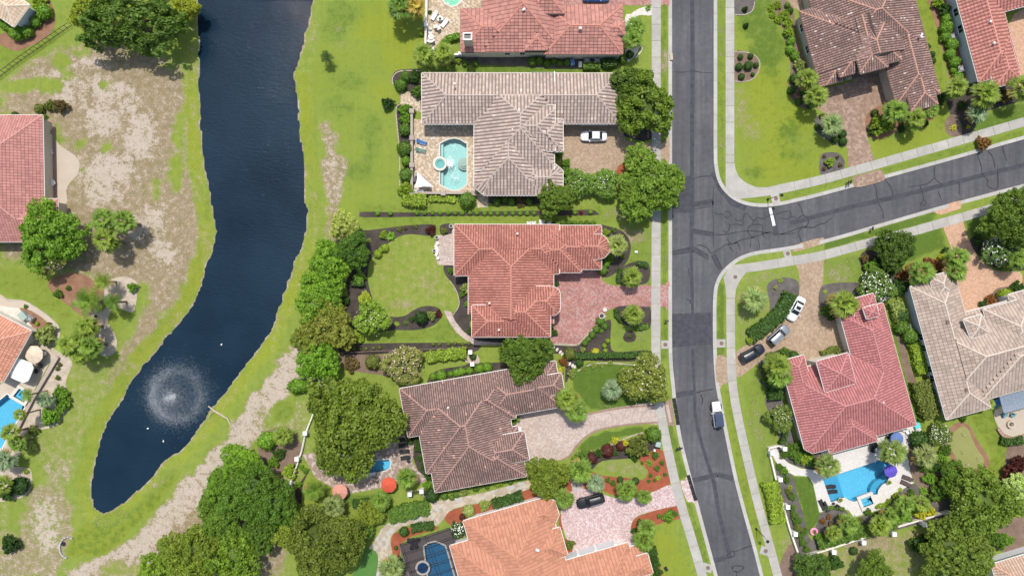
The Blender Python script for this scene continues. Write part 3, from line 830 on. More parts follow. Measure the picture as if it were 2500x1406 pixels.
# inspection pads and manholes between kerb and sidewalk
for i, (x, y, w, h, rot, lab) in enumerate([(1623,841,18,20,0,'round manhole cover on the pad beside the terracotta-tiled house'),(1760,838,22,20,0,'round manhole cover on the pad west of the parked cars'),
    (1922,619,18,22,-15,'round manhole cover south of the stop line'),(1893,485,20,20,-12,'round manhole cover beside the street lamp at the corner'),
    (1868,1344,24,20,16,'round manhole cover beside the southern street lamp'),(1727,1385,24,20,16,'round manhole cover west of the road at the bottom')]):
    X, Y = P(x, y); a = R(-rot)
    obj('inspection_pad', MB().box((0, 0, 0), (w * S, h * S, 0.14)).mesh('inspection_pad', WM), walk, loc=(X, Y, -0.028), rot=(0, 0, a))
    m = MB(); m.cyl((0, 0, 0), 0.36, 0.03, 20); m.lathe((0, 0, 0.03), [(0.30, 0), (0.30, 0.012), (0.25, 0.012), (0.25, 0)], 20)
    tag(obj('manhole_cover', m.mesh('manhole_cover', M['iron']), loc=(X + 0.1, Y, 0.043)), lab, 'manhole')
X, Y = P(1795, 676)
tag(obj('manhole_cover', m.mesh('manhole_cover', M['iron']), loc=(X, Y, 0.036)), 'round manhole cover in the wide corner sidewalk apron', 'manhole')
# ------------------------------------------------------------------ drives, patios and paths
M['pv_tan'] = m_paver('tan_pavers', [(0.30,0.215,0.145),(0.36,0.265,0.185),(0.41,0.315,0.225),(0.33,0.235,0.16)], (0.22,0.165,0.12), 2.0, 0.6, 0.3)
M['pv_brown'] = m_paver('brown_pavers', [(0.24,0.165,0.12),(0.32,0.22,0.16),(0.38,0.28,0.21),(0.28,0.185,0.135)], (0.15,0.11,0.09), 1.25, 0.55, 0.3)
M['pv_red'] = m_paver('rose_red_pavers', [(0.30,0.125,0.105),(0.38,0.17,0.145),(0.42,0.22,0.19),(0.33,0.15,0.12),(0.40,0.27,0.25)], (0.22,0.13,0.12), 2.2, 0.78, 0.5)
M['pv_pale'] = m_paver('pale_tan_pavers', [(0.38,0.30,0.26),(0.47,0.38,0.33),(0.52,0.44,0.40),(0.42,0.33,0.29)], (0.30,0.24,0.21), 2.2, 0.78, 0.3)
M['pv_pink'] = m_paver('pink_white_pavers', [(0.42,0.29,0.28),(0.53,0.42,0.41),(0.60,0.52,0.51),(0.48,0.36,0.35),(0.39,0.26,0.25)], (0.42,0.33,0.32), 2.8, 0.2, 0.2)
M['pv_orange'] = m_paver('orange_tan_pavers', [(0.42,0.25,0.16),(0.47,0.29,0.19),(0.52,0.34,0.24)], (0.34,0.21,0.14), 2.4, 0.3, 0.15)
M['pv_border'] = m_paver('border_pavers', [(0.24,0.16,0.12),(0.30,0.21,0.16)], (0.2,0.14,0.1), 3.0, 0.2, 0.1)
M['flag_tan'] = m_flag('tan_flagstones', [(0.46,0.36,0.25),(0.55,0.45,0.33),(0.40,0.30,0.20),(0.60,0.52,0.42),(0.33,0.26,0.19)], (0.34,0.27,0.20), 3.2)
M['flag_path'] = m_flag('flagstone_path', [(0.40,0.34,0.26),(0.48,0.42,0.34),(0.34,0.29,0.23),(0.42,0.42,0.40)], (0.40,0.30,0.19), 1.5)
M['travertine'] = m_flag('white_travertine', [(0.57,0.54,0.50),(0.60,0.57,0.54),(0.55,0.52,0.49),(0.62,0.60,0.57)], (0.52,0.49,0.46), 4.0)
M['conc_warm'] = m_concrete('warm_concrete', (0.54,0.46,0.37), 0.2)
M['conc_rose'] = m_concrete('rose_concrete', (0.40,0.26,0.21), 0.3)
M['conc_dark'] = m_concrete('dark_patio_concrete', (0.17,0.14,0.135), 0.3)
M['lattice'] = m_paver('diamond_pavers', [(0.24,0.17,0.14),(0.30,0.22,0.18),(0.48,0.42,0.36)], (0.22,0.16,0.13), 1.6, 0.6, 0.25)
M['green_felt'] = m_grain('putting_felt', (0.21,0.22,0.075), (0.25,0.26,0.095), 0.6, 20, bump=0.1)
M['green_felt2'] = m_grain('dark_putting_felt', (0.07,0.17,0.035), (0.09,0.20,0.05), 0.6, 20, bump=0.1)

def pave(name, pts, mat, z=0.022, sm=0, holes=()):
    return struct(sheet(name, pts, z, M[mat], holes, sm, 0.08))
DR = [
 ('driveway', [(1368,298),(1520,298),(1522,330),(1535,346),(1560,350),(1592,350),(1592,386),(1560,384),(1530,392),(1510,405),(1495,420),(1400,424),(1386,415),(1383,395),(1372,385)], 'pv_tan', 0.022),
 ('driveway', [(1613,352),(1622,348),(1634,336),(1634,395),(1622,388),(1613,386)], 'pv_tan', 0.022),
 ('driveway', [(1350,660),(1466,655),(1468,680),(1482,692),(1500,697),(1545,699),(1592,698),(1592,746),(1545,746),(1515,747),(1492,754),(1475,768),(1410,841),(1380,838),(1330,837),(1345,815),(1352,790),(1350,760)], 'pv_red', 0.022),
 ('driveway', [(1611,698),(1622,696),(1634,688),(1634,757),(1622,748),(1611,746)], 'pv_red', 0.022),
 ('driveway', [(1560,1250),(1500,1212)], None, 0),
 ('driveway', [(1372,1226),(1390,1200),(1440,1192),(1462,1200),(1490,1212),(1520,1216),(1560,1212),(1600,1198),(1640,1184),(1658,1228),(1620,1240),(1575,1252),(1552,1262),(1542,1278),(1540,1300),(1552,1325),(1410,1368),(1398,1330),(1385,1316),(1378,1300),(1370,1268)], 'pv_pink', 0.022),
 ('driveway', [(1661,1176),(1672,1172),(1682,1160),(1702,1232),(1690,1224),(1677,1222)], 'pv_pink', 0.022),
 ('driveway', [(1944,632),(2008,616),(2010,650),(2009,690),(2000,712),(1998,735),(2004,758),(2020,775),(2045,784),(2075,870),(2010,885),(1985,895),(1962,890),(1958,872),(1940,858),(1915,850),(1890,858),(1860,880),(1830,902),(1799,920),(1796,862),(1830,838),(1870,816),(1905,792),(1930,765),(1946,735),(1952,700),(1950,665)], 'pv_tan', 0.022),
 ('driveway', [(1936,612),(1942,598),(2010,580),(2006,602),(2006,597),(1944,614)], 'pv_tan', 0.022),
 ('driveway', [(1748,874),(1774,874),(1778,928),(1764,938),(1752,955)], 'pv_tan', 0.022),
 ('driveway', [(2004,222),(2062,205),(2165,170),(2180,255),(2155,258),(2130,266),(2116,282),(2112,305),(2120,345),(2133,402),(2077,418),(2070,372),(2060,330),(2040,292),(2012,275),(1996,262)], 'pv_brown', 0.022),
 ('driveway', [(2084,440),(2085,432),(2145,415),(2158,426),(2155,442),(2090,458)], 'pv_brown', 0.022),
 ('driveway', [(2303,546),(2345,534),(2358,565),(2372,600),(2392,632),(2420,655),(2450,664),(2490,664),(2492,694),(2440,702),(2422,716),(2412,738),(2400,765),(2350,770),(2340,715),(2332,650),(2320,600)], 'pv_orange', 0.022),
 ('driveway', [(2282,512),(2343,490),(2344,512),(2340,511),(2298,524)], 'pv_orange', 0.022),
 ('courtyard', [(2462,60),(2520,30),(2520,220),(2486,205)], 'pv_orange', 0.022),
 ('driveway', [(1925,0),(1965,-10),(1965,30),(1950,26),(1935,18)], 'pv_tan', 0.022),
 ('driveway', [(1380,-40),(1595,-40),(1595,12),(1580,14),(1500,14),(1380,14)], 'pv_red', 0.022),
 ('driveway', [(1611,-40),(1634,-40),(1634,14),(1622,10),(1611,12)], 'pv_red', 0.022),
]
for nm, pts, mat, z in DR:
    if mat: pave(nm, pts, mat, z, 3)
# brown-tiled house drive with a border course
gd = pave('driveway', [(1262,1008),(1340,996),(1385,985),(1430,1008),(1470,1000),(1520,992),(1604,985),(1614,1032),(1570,1034),(1510,1040),(1460,1050),(1428,1068),(1405,1092),(1390,1112),(1360,1124),(1296,1136),(1285,1080),(1262,1060)], 'pv_pale', 0.022, 3)
for pth in ([(1434,1012),(1470,1003),(1520,995),(1603,988)], [(1372,1122),(1392,1110),(1406,1090),(1430,1066),(1462,1049),(1512,1039),(1570,1033),(1612,1030)]):
    strip('paver_border', pth, 5, 0.027, M['pv_border'], gd, sm=4)
gd2 = pave('driveway', [(1619,984),(1640,972),(1646,1040),(1628,1036)], 'pv_border', 0.022)
sheet('paver_border', [(1625,988),(1632,987),(1640,1030),(1634,1030)], 0.027, M['pv_pale'], depth=0, parent=gd2)

# patios and walks
def pool(key, deck, deck_mat, water_mat, tile_mat, cope=3.2, depth=1.4, holes=(), sm=0, deck_sm=0, z=0.04, name='patio', step_poly=None):
    """deck slab with the basin let into it; returns the pool's root"""
    w = smooth_poly(POOLS[key], sm) if sm else POOLS[key]
    pw_ = PX(w)
    cw = offset(pw_, cope * S)
    struct(obj(name, sheet_mesh(name, PX(smooth_poly(deck, deck_sm) if deck_sm else deck), z, 0.12, M[deck_mat], [cw] + [PX(h) for h in holes])))
    return pw_, cw
def basin(root, pw_, cw, tile, water, cope_mat, depth, wz=-0.10, cz=0.075):
    obj('coping', sheet_mesh('coping', cw, cz, 0.35, cope_mat, [pw_]), root)
    n = len(pw_); vs = [(x, y, cz - 0.02) for x, y in pw_] + [(x, y, -depth) for x, y in pw_]
    ccw = area2(pw_) > 0
    fs = [((i, n + i, n + (i + 1) % n, (i + 1) % n) if ccw else ((i + 1) % n, n + (i + 1) % n, n + i, i)) for i in range(n)]
    b = obj('basin', mesh_from('basin', vs, fs, tile), root)
    obj('basin_floor', sheet_mesh('basin_floor', pw_, -depth + 0.002, 0, tile), b)
    obj('water', sheet_mesh('water', offset(pw_, -0.004), wz, 0, water), root)
def poolthing(label):
    return empty('swimming_pool', (0, 0, 0), 0, label, 'pool')
M['cope'] = m_concrete('pale_coping', (0.66, 0.62, 0.55), 0.12)
M['water_teal'] = m_poolwater('teal_pool_water', (0.72, 0.88, 0.88))
M['water_blue'] = m_poolwater('blue_pool_water', (0.62, 0.88, 0.97))
M['water_deep'] = m_poolwater('screened_pool_water', (0.36, 0.60, 0.76))
M['tile_teal'] = m_pooltile('teal_pool_plaster', (0.44, 0.60, 0.58))
M['tile_blue'] = m_pooltile('blue_pool_tile', (0.22, 0.52, 0.66))
M['tile_shelf'] = m_pooltile('shelf_pool_tile', (0.13, 0.38, 0.53))
M['tile_deep'] = m_pooltile('dull_blue_pool_tile', (0.22, 0.44, 0.56))
M['tile_green'] = m_pooltile('green_pool_tile', (0.10, 0.48, 0.26))
M['foam'] = m_plain('foam', (0.85, 0.87, 0.88), 0.5)

# grey-tiled house: tan flagstone patio
a, b = pool('E', [(1009,292),(1040,292),(1040,296),(1160,296),(1162,470),(1011,470)], 'flag_tan', 0, 0, 3.4)
pe = poolthing('teal pool with round raised spa beside the grey-tiled house')
basin(pe, a, b, M['tile_teal'], M['water_teal'], M['cope'], 1.3)
sheet('bench', [(1076,353),(1082,351),(1082,452),(1076,449)], -0.32, M['tile_teal'], depth=0.9, parent=pe)
X, Y = P(1074, 400, 0.4)
m = MB(); m.lathe((0, 0, 0), [(1.28,0),(1.30,0.42),(1.26,0.46),(0.92,0.46),(0.88,0.40),(0.86,0.1)], 32)
sp = m.build('spa_wall', M['cope'], pe, (X, Y, 0.0))
MB().cyl((0, 0, 0), 0.88, 0.12, 28).build('spa_floor', M['tile_teal'], pe, (X, Y, 0.02))
m = MB(); m.lathe((0, 0, 0), [(0.86,0.3),(0.6,0.3),(0.58,0.14)], 28); m.build('spa_seat', M['tile_teal'], sp)
MB().cyl((0, 0, 0), 0.87, 0.004, 28).build('spa_water', M['water_teal'], pe, (X, Y, 0.38))
X, Y = P(1134, 399)
m = MB()
for k in range(3):
    m.cyl((0, 0, -0.9 + 0.22 * k), 1.15 - 0.3 * k, 0.22, 24)
m.build('steps', M['cope'], pe, (X - 0.15, Y, -0.06))
def splash(px, py, n, r, z, parent):
    V = []
    for i in range(n):
        x, y = P(px + nrg.normal() * r, py + nrg.normal() * r * 1.1)
        q = 0.03 + nrg.random() * 0.06; t = nrg.random() * 6.28
        for k in range(3):
            V.append((x + q * math.cos(t + k * 2.1), y + q * math.sin(t + k * 2.1), z + 0.02 * nrg.random()))
    o = obj('splash', quads_np('splash', np.array(V), 3, M['foam']), parent); o['kind'] = 'stuff'
splash(1097, 398, 300, 5.5, -0.08, pe); splash(1110, 432, 60, 5, -0.08, pe); splash(1106, 361, 16, 6, -0.08, pe)
pave('patio', [(977,228),(1015,223),(1026,240),(1028,275),(1010,268),(1000,257),(978,256)], 'flag_tan', 0.03)
pave('path', [(1163,474),(1192,474),(1192,505),(1165,508)], 'flag_tan', 0.022)
# terracotta-tiled house
pave('patio', [(1068,575),(1090,574),(1103,570),(1104,555),(1112,552),(1112,648),(1070,647),(1062,625),(1060,600)], 'pv_pale', 0.05)
pave('path', [(1083,758),(1100,760),(1112,785),(1130,808),(1155,826),(1165,832),(1240,838),(1330,838),(1330,843),(1160,842),(1140,832),(1115,812),(1098,788)], 'pv_pale', 0.022)
# red-roofed house with chimney
a, b = pool('D', [(1038,-40),(1182,-40),(1182,30),(1128,30),(1126,90),(1110,82),(1095,90),(1080,112),(1040,128),(1036,70)], 'flag_tan', 0, 0, 3.0, z=0.04)
pd = poolthing('green pool at the top edge behind the red-roofed house')
basin(pd, a, b, M['tile_green'], M['water_teal'], M['cope'], 0.9)
struct(sheet('gravel_bed', [(1526,45),(1540,35),(1560,22),(1592,16),(1592,38),(1560,38),(1545,55),(1536,90),(1550,110),(1560,118),(1548,140),(1528,146)], 0.02, M['whitegravel'], sm=3))
# brown-tiled house
a, b = pool('G', [(740,1110),(985,1060),(1010,1085),(1008,1130),(1022,1150),(1050,1172),(1030,1180),(985,1170),(960,1185),(840,1207),(812,1190),(770,1165)], 'lattice', 0, 0, 3.0)
pg = poolthing('pale blue pool half hidden under the big oak')
basin(pg, a, b, M['tile_blue'], M['water_blue'], M['cope'], 1.2)
# orange-tiled house, screened pool
a, b = pool('H', [(976,1330),(1104,1288),(1128,1330),(1160,1430),(990,1430)], 'conc_dark', 0, 0, 3.6)
ph = poolthing('dull blue pool inside the black screen enclosure')
basin(ph, a, b, M['tile_deep'], M['water_deep'], M['cope'], 1.4)
X, Y = P(1032, 1386, 0.3)
MB().lathe((0, 0, 0), [(1.35,0),(1.35,0.28),(1.0,0.28),(0.98,0.05)], 28).build('spa_wall', M['cope'], ph, (X, Y, 0.0))
MB().cyl((0, 0, 0), 1.0, 0.08, 28).build('spa_floor', M['tile_deep'], ph, (X, Y, 0.05))
MB().cyl((0, 0, 0), 0.99, 0.004, 28).build('spa_water', M['water_deep'], ph, (X, Y, 0.22))
pave('path', [(1290,1172),(1240,1186),(1180,1202),(1130,1212),(1090,1218),(1070,1222),(1050,1210),(1030,1192),(1018,1196),(1036,1212),(1052,1230),(1052,1245),(1030,1256),(990,1262),(955,1272),(930,1292),(912,1325),(900,1336),(918,1345),(924,1370),(915,1430),(935,1430),(955,1390),(958,1345),(952,1318),(962,1300),(985,1284),(1030,1276),(1058,1280),(1072,1280),(1090,1256),(1110,1240),(1180,1225),(1240,1207),(1290,1194)], 'flag_path', 0.022, 2)
pave('path', [(1392,1165),(1420,1160),(1426,1200),(1398,1202)], 'flag_path', 0.018)
struct(sheet('putting_green', [(915,1330),(922,1350),(918,1430),(850,1430),(880,1370),(890,1340)], 0.014, M['green_felt2'], sm=3))
# crimson-roofed house
a, b = pool('K', [(1876,1092),(1893,1088),(1905,1112),(1925,1130),(1955,1143),(1990,1147),(2002,1140),(2004,1100),(2070,1085),(2140,1065),(2235,1032),(2250,1048),(2230,1070),(2218,1085),(2214,1110),(2222,1150),(2230,1178),(2200,1196),(2180,1205),(2168,1222),(2166,1238),(2084,1262),(2072,1245),(2050,1238),(2000,1250),(1985,1180),(1973,1162),(1940,1160),(1912,1146),(1893,1125)], 'travertine', 0, 0, 3.0, holes=[offset([tuple(p) for p in SPAS['K']], 0.0)], deck_sm=0)
pk = poolthing('large bright blue pool on white paving behind the crimson-roofed house')
basin(pk, a, b, M['tile_blue'], M['water_blue'], M['travertine'], 1.5)
sheet('sun_shelf', [(2009,1168.5),(2044,1158),(2062,1212),(2052,1215),(2044,1219),(2028.5,1224)], -0.34, M['tile_shelf'], depth=1.0, parent=pk)
sheet('bench', [(2186,1150),(2181,1159),(2169,1165),(2164,1175),(2152,1182),(2143,1194),(2141,1205),(2129,1206),(2127,1196),(2132,1186),(2140,1176),(2152,1170),(2158,1162),(2168,1154),(2176,1148)], -0.5, M['tile_shelf'], depth=0.8, parent=pk)
def spa(key, label, tile, water, cope_mat):
    r = empty('hot_tub', (0, 0, 0), 0, label, 'hot tub')
    pw_ = PX(SPAS[key], 0.3); cw = offset(pw_, 0.55)
    obj('surround', sheet_mesh('surround', cw, 0.34, 0.4, M[cope_mat], [pw_]), r)
    n = len(pw_); vs = [(x, y, 0.32) for x, y in pw_] + [(x, y, -0.6) for x, y in pw_]
    ccw = area2(pw_) > 0
    fs = [((i, n + i, n + (i + 1) % n, (i + 1) % n) if ccw else ((i + 1) % n, n + (i + 1) % n, n + i, i)) for i in range(n)]
    obj('basin', mesh_from('basin', vs, fs, M[tile]), r)
    obj('basin_floor', sheet_mesh('basin_floor', pw_, -0.598, 0, M[tile]), r)
    obj('seat', sheet_mesh('seat', offset(pw_, -0.02), -0.15, 0.44, M[tile], [offset(pw_, -0.4)]), r)
    obj('water', sheet_mesh('water', offset(pw_, -0.004), 0.22, 0, M[water]), r)
spa('K', 'square white hot tub at the south edge of the large blue pool', 'tile_blue', 'water_blue', 'travertine')
struct(sheet('putting_green', [(2336,1048),(2352,1041),(2364,1048),(2372,1068),(2385,1095),(2400,1115),(2402,1130),(2388,1142),(2360,1152),(2348,1148),(2330,1110),(2313,1078)], 0.030, M['green_felt'], sm=3))
struct(sheet('putting_green_border', [(2322,1042),(2345,1030),(2368,1040),(2382,1068),(2398,1092),(2414,1118),(2412,1140),(2385,1156),(2355,1164),(2340,1156),(2318,1110),(2304,1080)], 0.016, M['straw'], sm=3))
# beige-tiled house
pave('patio', [(2428,1002),(2480,985),(2520,975),(2520,1075),(2490,1070),(2455,1060),(2436,1040)], 'conc_warm', 0.035, 3)
# lower left lakeside house
a, b = pool('C', [(-60,1000),(0,940),(40,890),(80,800),(100,830),(120,850),(130,870),(85,950),(50,1010),(20,1085),(0,1140),(-60,1150)], 'conc_warm', 0, 0, 3.2, holes=[SPAS['C']])
pc = poolthing('blue pool at the left edge beside the lower lakeside house')
basin(pc, a, b, M['tile_blue'], M['water_blue'], M['cope'], 1.4)
spa('C', 'small square hot tub joined to the pool at the left edge', 'tile_blue', 'water_blue', 'cope')
pave('path', [(-40,700),(0,718),(20,730),(50,732),(80,745),(110,765),(135,785),(147,805),(143,830),(130,845),(118,838),(128,820),(130,805),(115,785),(92,768),(60,752),(20,750),(-40,730)], 'conc_warm', 0.022, 2)
pave('terrace', [(120,300),(132,312),(136,340),(150,358),(180,378),(194,398),(190,425),(172,445),(162,465),(160,500),(100,500),(108,300)], 'conc_warm', 0.022, 3)
pave('patio', [(98,290),(130,296),(136,320),(140,490),(100,500)], 'conc_rose', 0.034)
pave('path', [(250,760),(300,700),(330,690),(335,720),(325,760),(300,752),(285,735),(270,760),(262,800),(270,830),(280,850),(250,850),(240,800),(222,775),(235,740)], 'gravel', 0.012, 3)
pave('path', [(1140,868),(1165,866),(1172,878),(1168,888),(1138,884),(1132,876)], 'pv_pale', 0.022)

# ------------------------------------------------------------------ planting beds
BEDS = [
 ('mulch', [(878,525),(892,517),(1000,519),(1200,516),(1380,514),(1440,512),(1456,518),(1450,526),(1300,527),(1100,528),(900,531)]),
 ('mulch', [(868,563),(900,562),(950,556),(1000,550),(1055,548),(1062,556),(1058,568),(1050,576),(1010,572),(985,574),(960,585),(930,610),(905,635),(898,665),(900,695),(910,730),(925,755),(950,772),(985,772),(1005,760),(1030,748),(1060,748),(1076,758),(1074,780),(1050,798),(1010,806),(960,806),(900,812),(860,800),(845,770),(850,720),(845,690),(860,660),(875,620),(850,580)]),
 ('mulch', [(1084,648),(1112,648),(1146,678),(1146,780),(1152,828),(1130,806),(1115,788),(1104,768),(1118,752),(1120,730),(1112,705),(1098,685),(1086,668)]),
 ('mulch', [(1074,552),(1090,546),(1104,548),(1104,570),(1090,574),(1076,572)]),
 ('mulch', [(1152,822),(1345,822),(1340,838),(1160,834)]),
 ('mulch', [(1462,548),(1495,555),(1520,565),(1536,585),(1540,610),(1530,640),(1505,665),(1480,678),(1462,668),(1466,640),(1488,630),(1490,590),(1470,560)]),
 ('mulch', [(1508,672),(1520,652),(1545,640),(1575,638),(1586,650),(1586,680),(1570,694),(1520,696),(1508,686)]),
 ('mulch', [(1503,750),(1545,746),(1586,748),(1588,795),(1560,803),(1520,790),(1505,772)]),
 ('mulch', [(1522,820),(1530,808),(1545,808),(1553,820),(1548,833),(1530,835),(1522,828)]),
 ('mulch', [(1345,842),(1410,844),(1450,805),(1490,780),(1490,830),(1500,858),(1570,855),(1592,862),(1592,880),(1480,882),(1430,880),(1400,895),(1395,905),(1380,935),(1378,870),(1345,862)]),
 ('mulch', [(830,842),(900,838),(1155,838),(1150,862),(1060,862),(1000,858),(920,865),(840,866)]),
 ('brownmulch', [(825,868),(930,866),(1000,880),(980,920),(930,915),(860,905),(828,890)]),
 ('mulch', [(1055,912),(1080,900),(1130,893),(1150,886),(1220,884),(1262,872),(1270,890),(1220,905),(1060,934),(1045,926)]),
 ('greymulch', [(1792,-20),(1830,-20),(1845,5),(1838,25),(1820,36),(1794,36)]),
 ('brownmulch', [(1793,128),(1825,129),(1845,138),(1855,155),(1850,178),(1835,195),(1815,200),(1794,198)]),
 ('brownmulch', [(1880,15),(1900,0),(1925,5),(1938,30),(1945,80),(1965,150),(2000,215),(2005,225),(1990,258),(1965,266),(1940,250),(1925,225),(1926,200),(1930,160),(1918,110),(1910,70),(1890,45)]),
 ('greymulch', [(1990,290),(2010,278),(2035,285),(2060,310),(2072,350),(2050,358),(2015,340),(1992,318)]),
 ('greymulch', [(2004,380),(2025,372),(2050,376),(2062,395),(2058,415),(2030,422),(2002,425)]),
 ('straw', [(2115,270),(2140,258),(2200,262),(2250,262),(2290,255),(2295,265),(2285,285),(2260,300),(2200,318),(2150,340),(2125,335),(2112,310)]),
 ('straw', [(2262,-20),(2300,-20),(2330,60),(2360,150),(2400,215),(2330,215),(2310,160),(2290,80)]),
 ('mulch', [(2310,215),(2400,205),(2500,190),(2520,235),(2440,262),(2395,280),(2375,320),(2345,332),(2325,320),(2320,280)]),
 ('brownmulch', [(2310,290),(2330,280),(2345,300),(2348,328),(2325,334),(2308,320)]),
 ('greymulch', [(1872,700),(1890,682),(1915,677),(1945,684),(1952,705),(1945,738),(1925,770),(1895,798),(1860,820),(1825,842),(1822,828),(1840,800),(1870,780),(1880,745)]),
 ('greymulch', [(2000,715),(2010,696),(2050,690),(2100,690),(2140,700),(2120,740),(2060,780),(2035,782),(2010,768),(1998,745)]),
 ('mulch', [(2100,625),(2120,610),(2150,620),(2200,650),(2215,690),(2180,720),(2130,690),(2105,660)]),
 ('straw', [(2200,668),(2250,640),(2310,630),(2330,650),(2330,690),(2230,690),(2180,700)]),
 ('mulch', [(2366,590),(2385,575),(2420,600),(2460,620),(2500,640),(2500,660),(2440,658),(2400,632),(2375,610)]),
 ('brownmulch', [(2180,770),(2200,790),(2215,860),(2225,900),(2270,1010),(2255,1020),(2215,930),(2195,850)]),
 ('brownmulch', [(2405,730),(2430,705),(2500,690),(2510,720),(2440,745),(2400,765)]),
 ('greymulch', [(1850,885),(1870,865),(1900,852),(1940,860),(1960,880),(1950,905),(1900,940),(1870,935)]),
 ('greymulch', [(1848,925),(1870,930),(1900,950),(1920,1010),(1940,1070),(1950,1100),(1910,1090),(1890,1030),(1868,985),(1870,950)]),
 ('greymulch', [(1890,1095),(1905,1085),(2000,1100),(2002,1145),(1960,1142),(1920,1125)]),
 ('greymulch', [(1892,1126),(1920,1150),(1936,1162),(1945,1200),(1960,1250),(1975,1310),(2000,1345),(1950,1358),(1930,1290),(1905,1200)]),
 ('greymulch', [(2004,1252),(2040,1242),(2065,1245),(2084,1264),(2168,1240),(2172,1220),(2232,1180),(2300,1200),(2320,1252),(2200,1290),(2000,1345),(1985,1310),(1995,1275)]),
 ('brownmulch', [(2215,1085),(2240,1060),(2270,1060),(2285,1120),(2310,1200),(2290,1230),(2235,1180),(2220,1130)]),
 ('redmulch', [(1440,1150),(1470,1160),(1530,1166),(1570,1170),(1582,1148),(1560,1125),(1580,1105),(1618,1100),(1636,1180),(1590,1200),(1540,1212),(1500,1208),(1470,1195),(1445,1175)]),
 ('redmulch', [(1542,1280),(1552,1264),(1580,1252),(1652,1230),(1664,1262),(1640,1270),(1605,1280),(1590,1300),(1600,1340),(1620,1420),(1605,1420),(1590,1350),(1560,1320),(1542,1300)]),
 ('redmulch', [(1085,1262),(1110,1242),(1180,1226),(1240,1208),(1310,1190),(1330,1215),(1130,1275),(1100,1280)]),
 ('redmulch', [(957,1310),(970,1298),(1000,1286),(1060,1284),(1064,1292),(980,1325),(985,1420),(970,1420),(955,1360)]),
 ('redmulch', [(1365,1262),(1376,1250),(1382,1280),(1378,1292),(1366,1290)]),
 ('redmulch', [(1378,1318),(1395,1312),(1406,1330),(1412,1360),(1385,1366)]),
 ('redmulch', [(1380,1160),(1440,1150),(1442,1195),(1390,1200)]),
 ('mulch', [(1395,1118),(1420,1100),(1450,1108),(1500,1085),(1560,1068),(1605,1060),(1612,1096),(1575,1104),(1540,1118),(1470,1125),(1440,1150),(1400,1150)]),
 ('straw', [(118,690),(145,672),(200,668),(250,705),(255,735),(235,760),(222,775),(195,768),(160,740),(128,715)]),
 ('gravel', [(260,690),(300,675),(330,685),(340,705),(330,720),(318,722),(330,740),(325,762),(300,756),(270,745),(255,738)]),
 ('gravel', [(105,830),(130,850),(175,880),(168,910),(160,940),(168,975),(160,1010),(135,1040),(90,1050),(60,1060),(50,1110),(0,1180),(-40,1200),(-40,1120),(20,1080),(50,1010),(90,945),(128,870)]),
 ('gravel', [(60,1140),(78,1160),(75,1195),(50,1215),(0,1225),(-40,1230),(-40,1150)]),
 ('straw', [(52,742),(80,752),(115,790),(125,812),(118,835),(90,815),(60,780)]),
 ('whitegravel', [(-40,735),(0,735),(40,745),(60,775),(80,800),(70,808),(0,765),(-40,740)]),
 ('straw', [(-20,95),(0,110),(40,125),(75,112),(110,95),(130,70),(135,40),(120,0),(70,-20),(100,50),(60,90),(20,80)]),
 ('gravel', [(225,780),(245,770),(268,795),(285,830),(280,860),(255,870),(235,850)]),
 ('greymulch', [(720,940),(770,900),(830,890),(800,930),(770,950)]),
 ('brownmulch', [(640,1060),(690,1040),(720,1060),(740,1100),(710,1150),(660,1150),(630,1100)]),
 ('brownmulch', [(2145,-20),(2150,-20),(2150,-10)]),
 ('brownmulch', [(2420,1300),(2500,1260),(2520,1340),(2440,1345)]),
 ('mulch', [(970,205),(1030,205),(1032,275),(1000,225),(975,225),(958,200),(962,178),(985,170),(1028,172)]),
 ('mulch', [(968,262),(985,253),(1010,262),(1010,470),(990,470),(985,400),(972,330)]),
 ('greymulch', [(1115,138),(1400,140),(1490,148),(1500,165),(1380,168),(1200,160),(1115,158)]),
 ('mulch', [(1195,478),(1310,478),(1310,500),(1200,498)]),
 ('redmulch', [(1495,418),(1515,402),(1540,398),(1560,405),(1530,425),(1500,432)]),
 ('mulch', [(1510,312),(1530,335),(1590,340),(1590,250),(1520,250)]),
 ('mulch', [(1375,380),(1392,392),(1394,450),(1372,450)]),
 ('mulch', [(1000,1070),(1022,1062),(1045,1100),(1055,1180),(1030,1165),(1010,1120)]),
 ('brownmulch', [(2460,1090),(2500,1080),(2510,1150),(2480,1165),(2455,1150)]),
 ('mulch', [(1245,1012),(1270,1008),(1272,1050),(1250,1055)]),
 ('brownmulch', [(1925,1330),(1970,1350),(1990,1420),(1900,1420)]),
 ('mulch', [(740,1180),(760,1140),(720,1200),(735,1230)]),
]
for i, (mat, pts) in enumerate(BEDS):
    struct(sheet('planting_bed', pts, 0.006 + 0.0006 * (i % 9), M[mat], sm=3, depth=0.03))
# stone edging round some beds
def edging(pts, w=2.4, z=0.07, mat='edging', name='bed_edging', closed=False, label=None, seg=9):
    e = struct(empty(name))
    slabs(e, 'edging_stone', pts, -w / 2, w / 2, seg, -0.05, z, M[mat], gap=0.5, sm=4, sub=1)
edging([(1028,174),(990,173),(968,178),(958,192),(960,208)])
edging([(985,253),(972,257),(967,270),(970,310),(974,350),(976,400),(976,455)])
edging([(1842,5),(1838,25),(1822,36),(1794,37)], 2)
edging([(1793,128),(1825,129),(1845,138),(1855,155),(1850,178),(1835,195),(1815,200),(1794,199)], 2)
edging([(1558,118),(1568,112),(1566,125),(1552,142)], 2.5, mat='cope')
edging([(1105,770),(1120,748),(1120,728),(1112,705),(1098,685)], 1.8)
edging([(1410,906),(1440,890),(1480,886),(1545,890)], 3)
edging([(1405,1105),(1440,1106),(1480,1090),(1530,1068),(1570,1055)], 3)
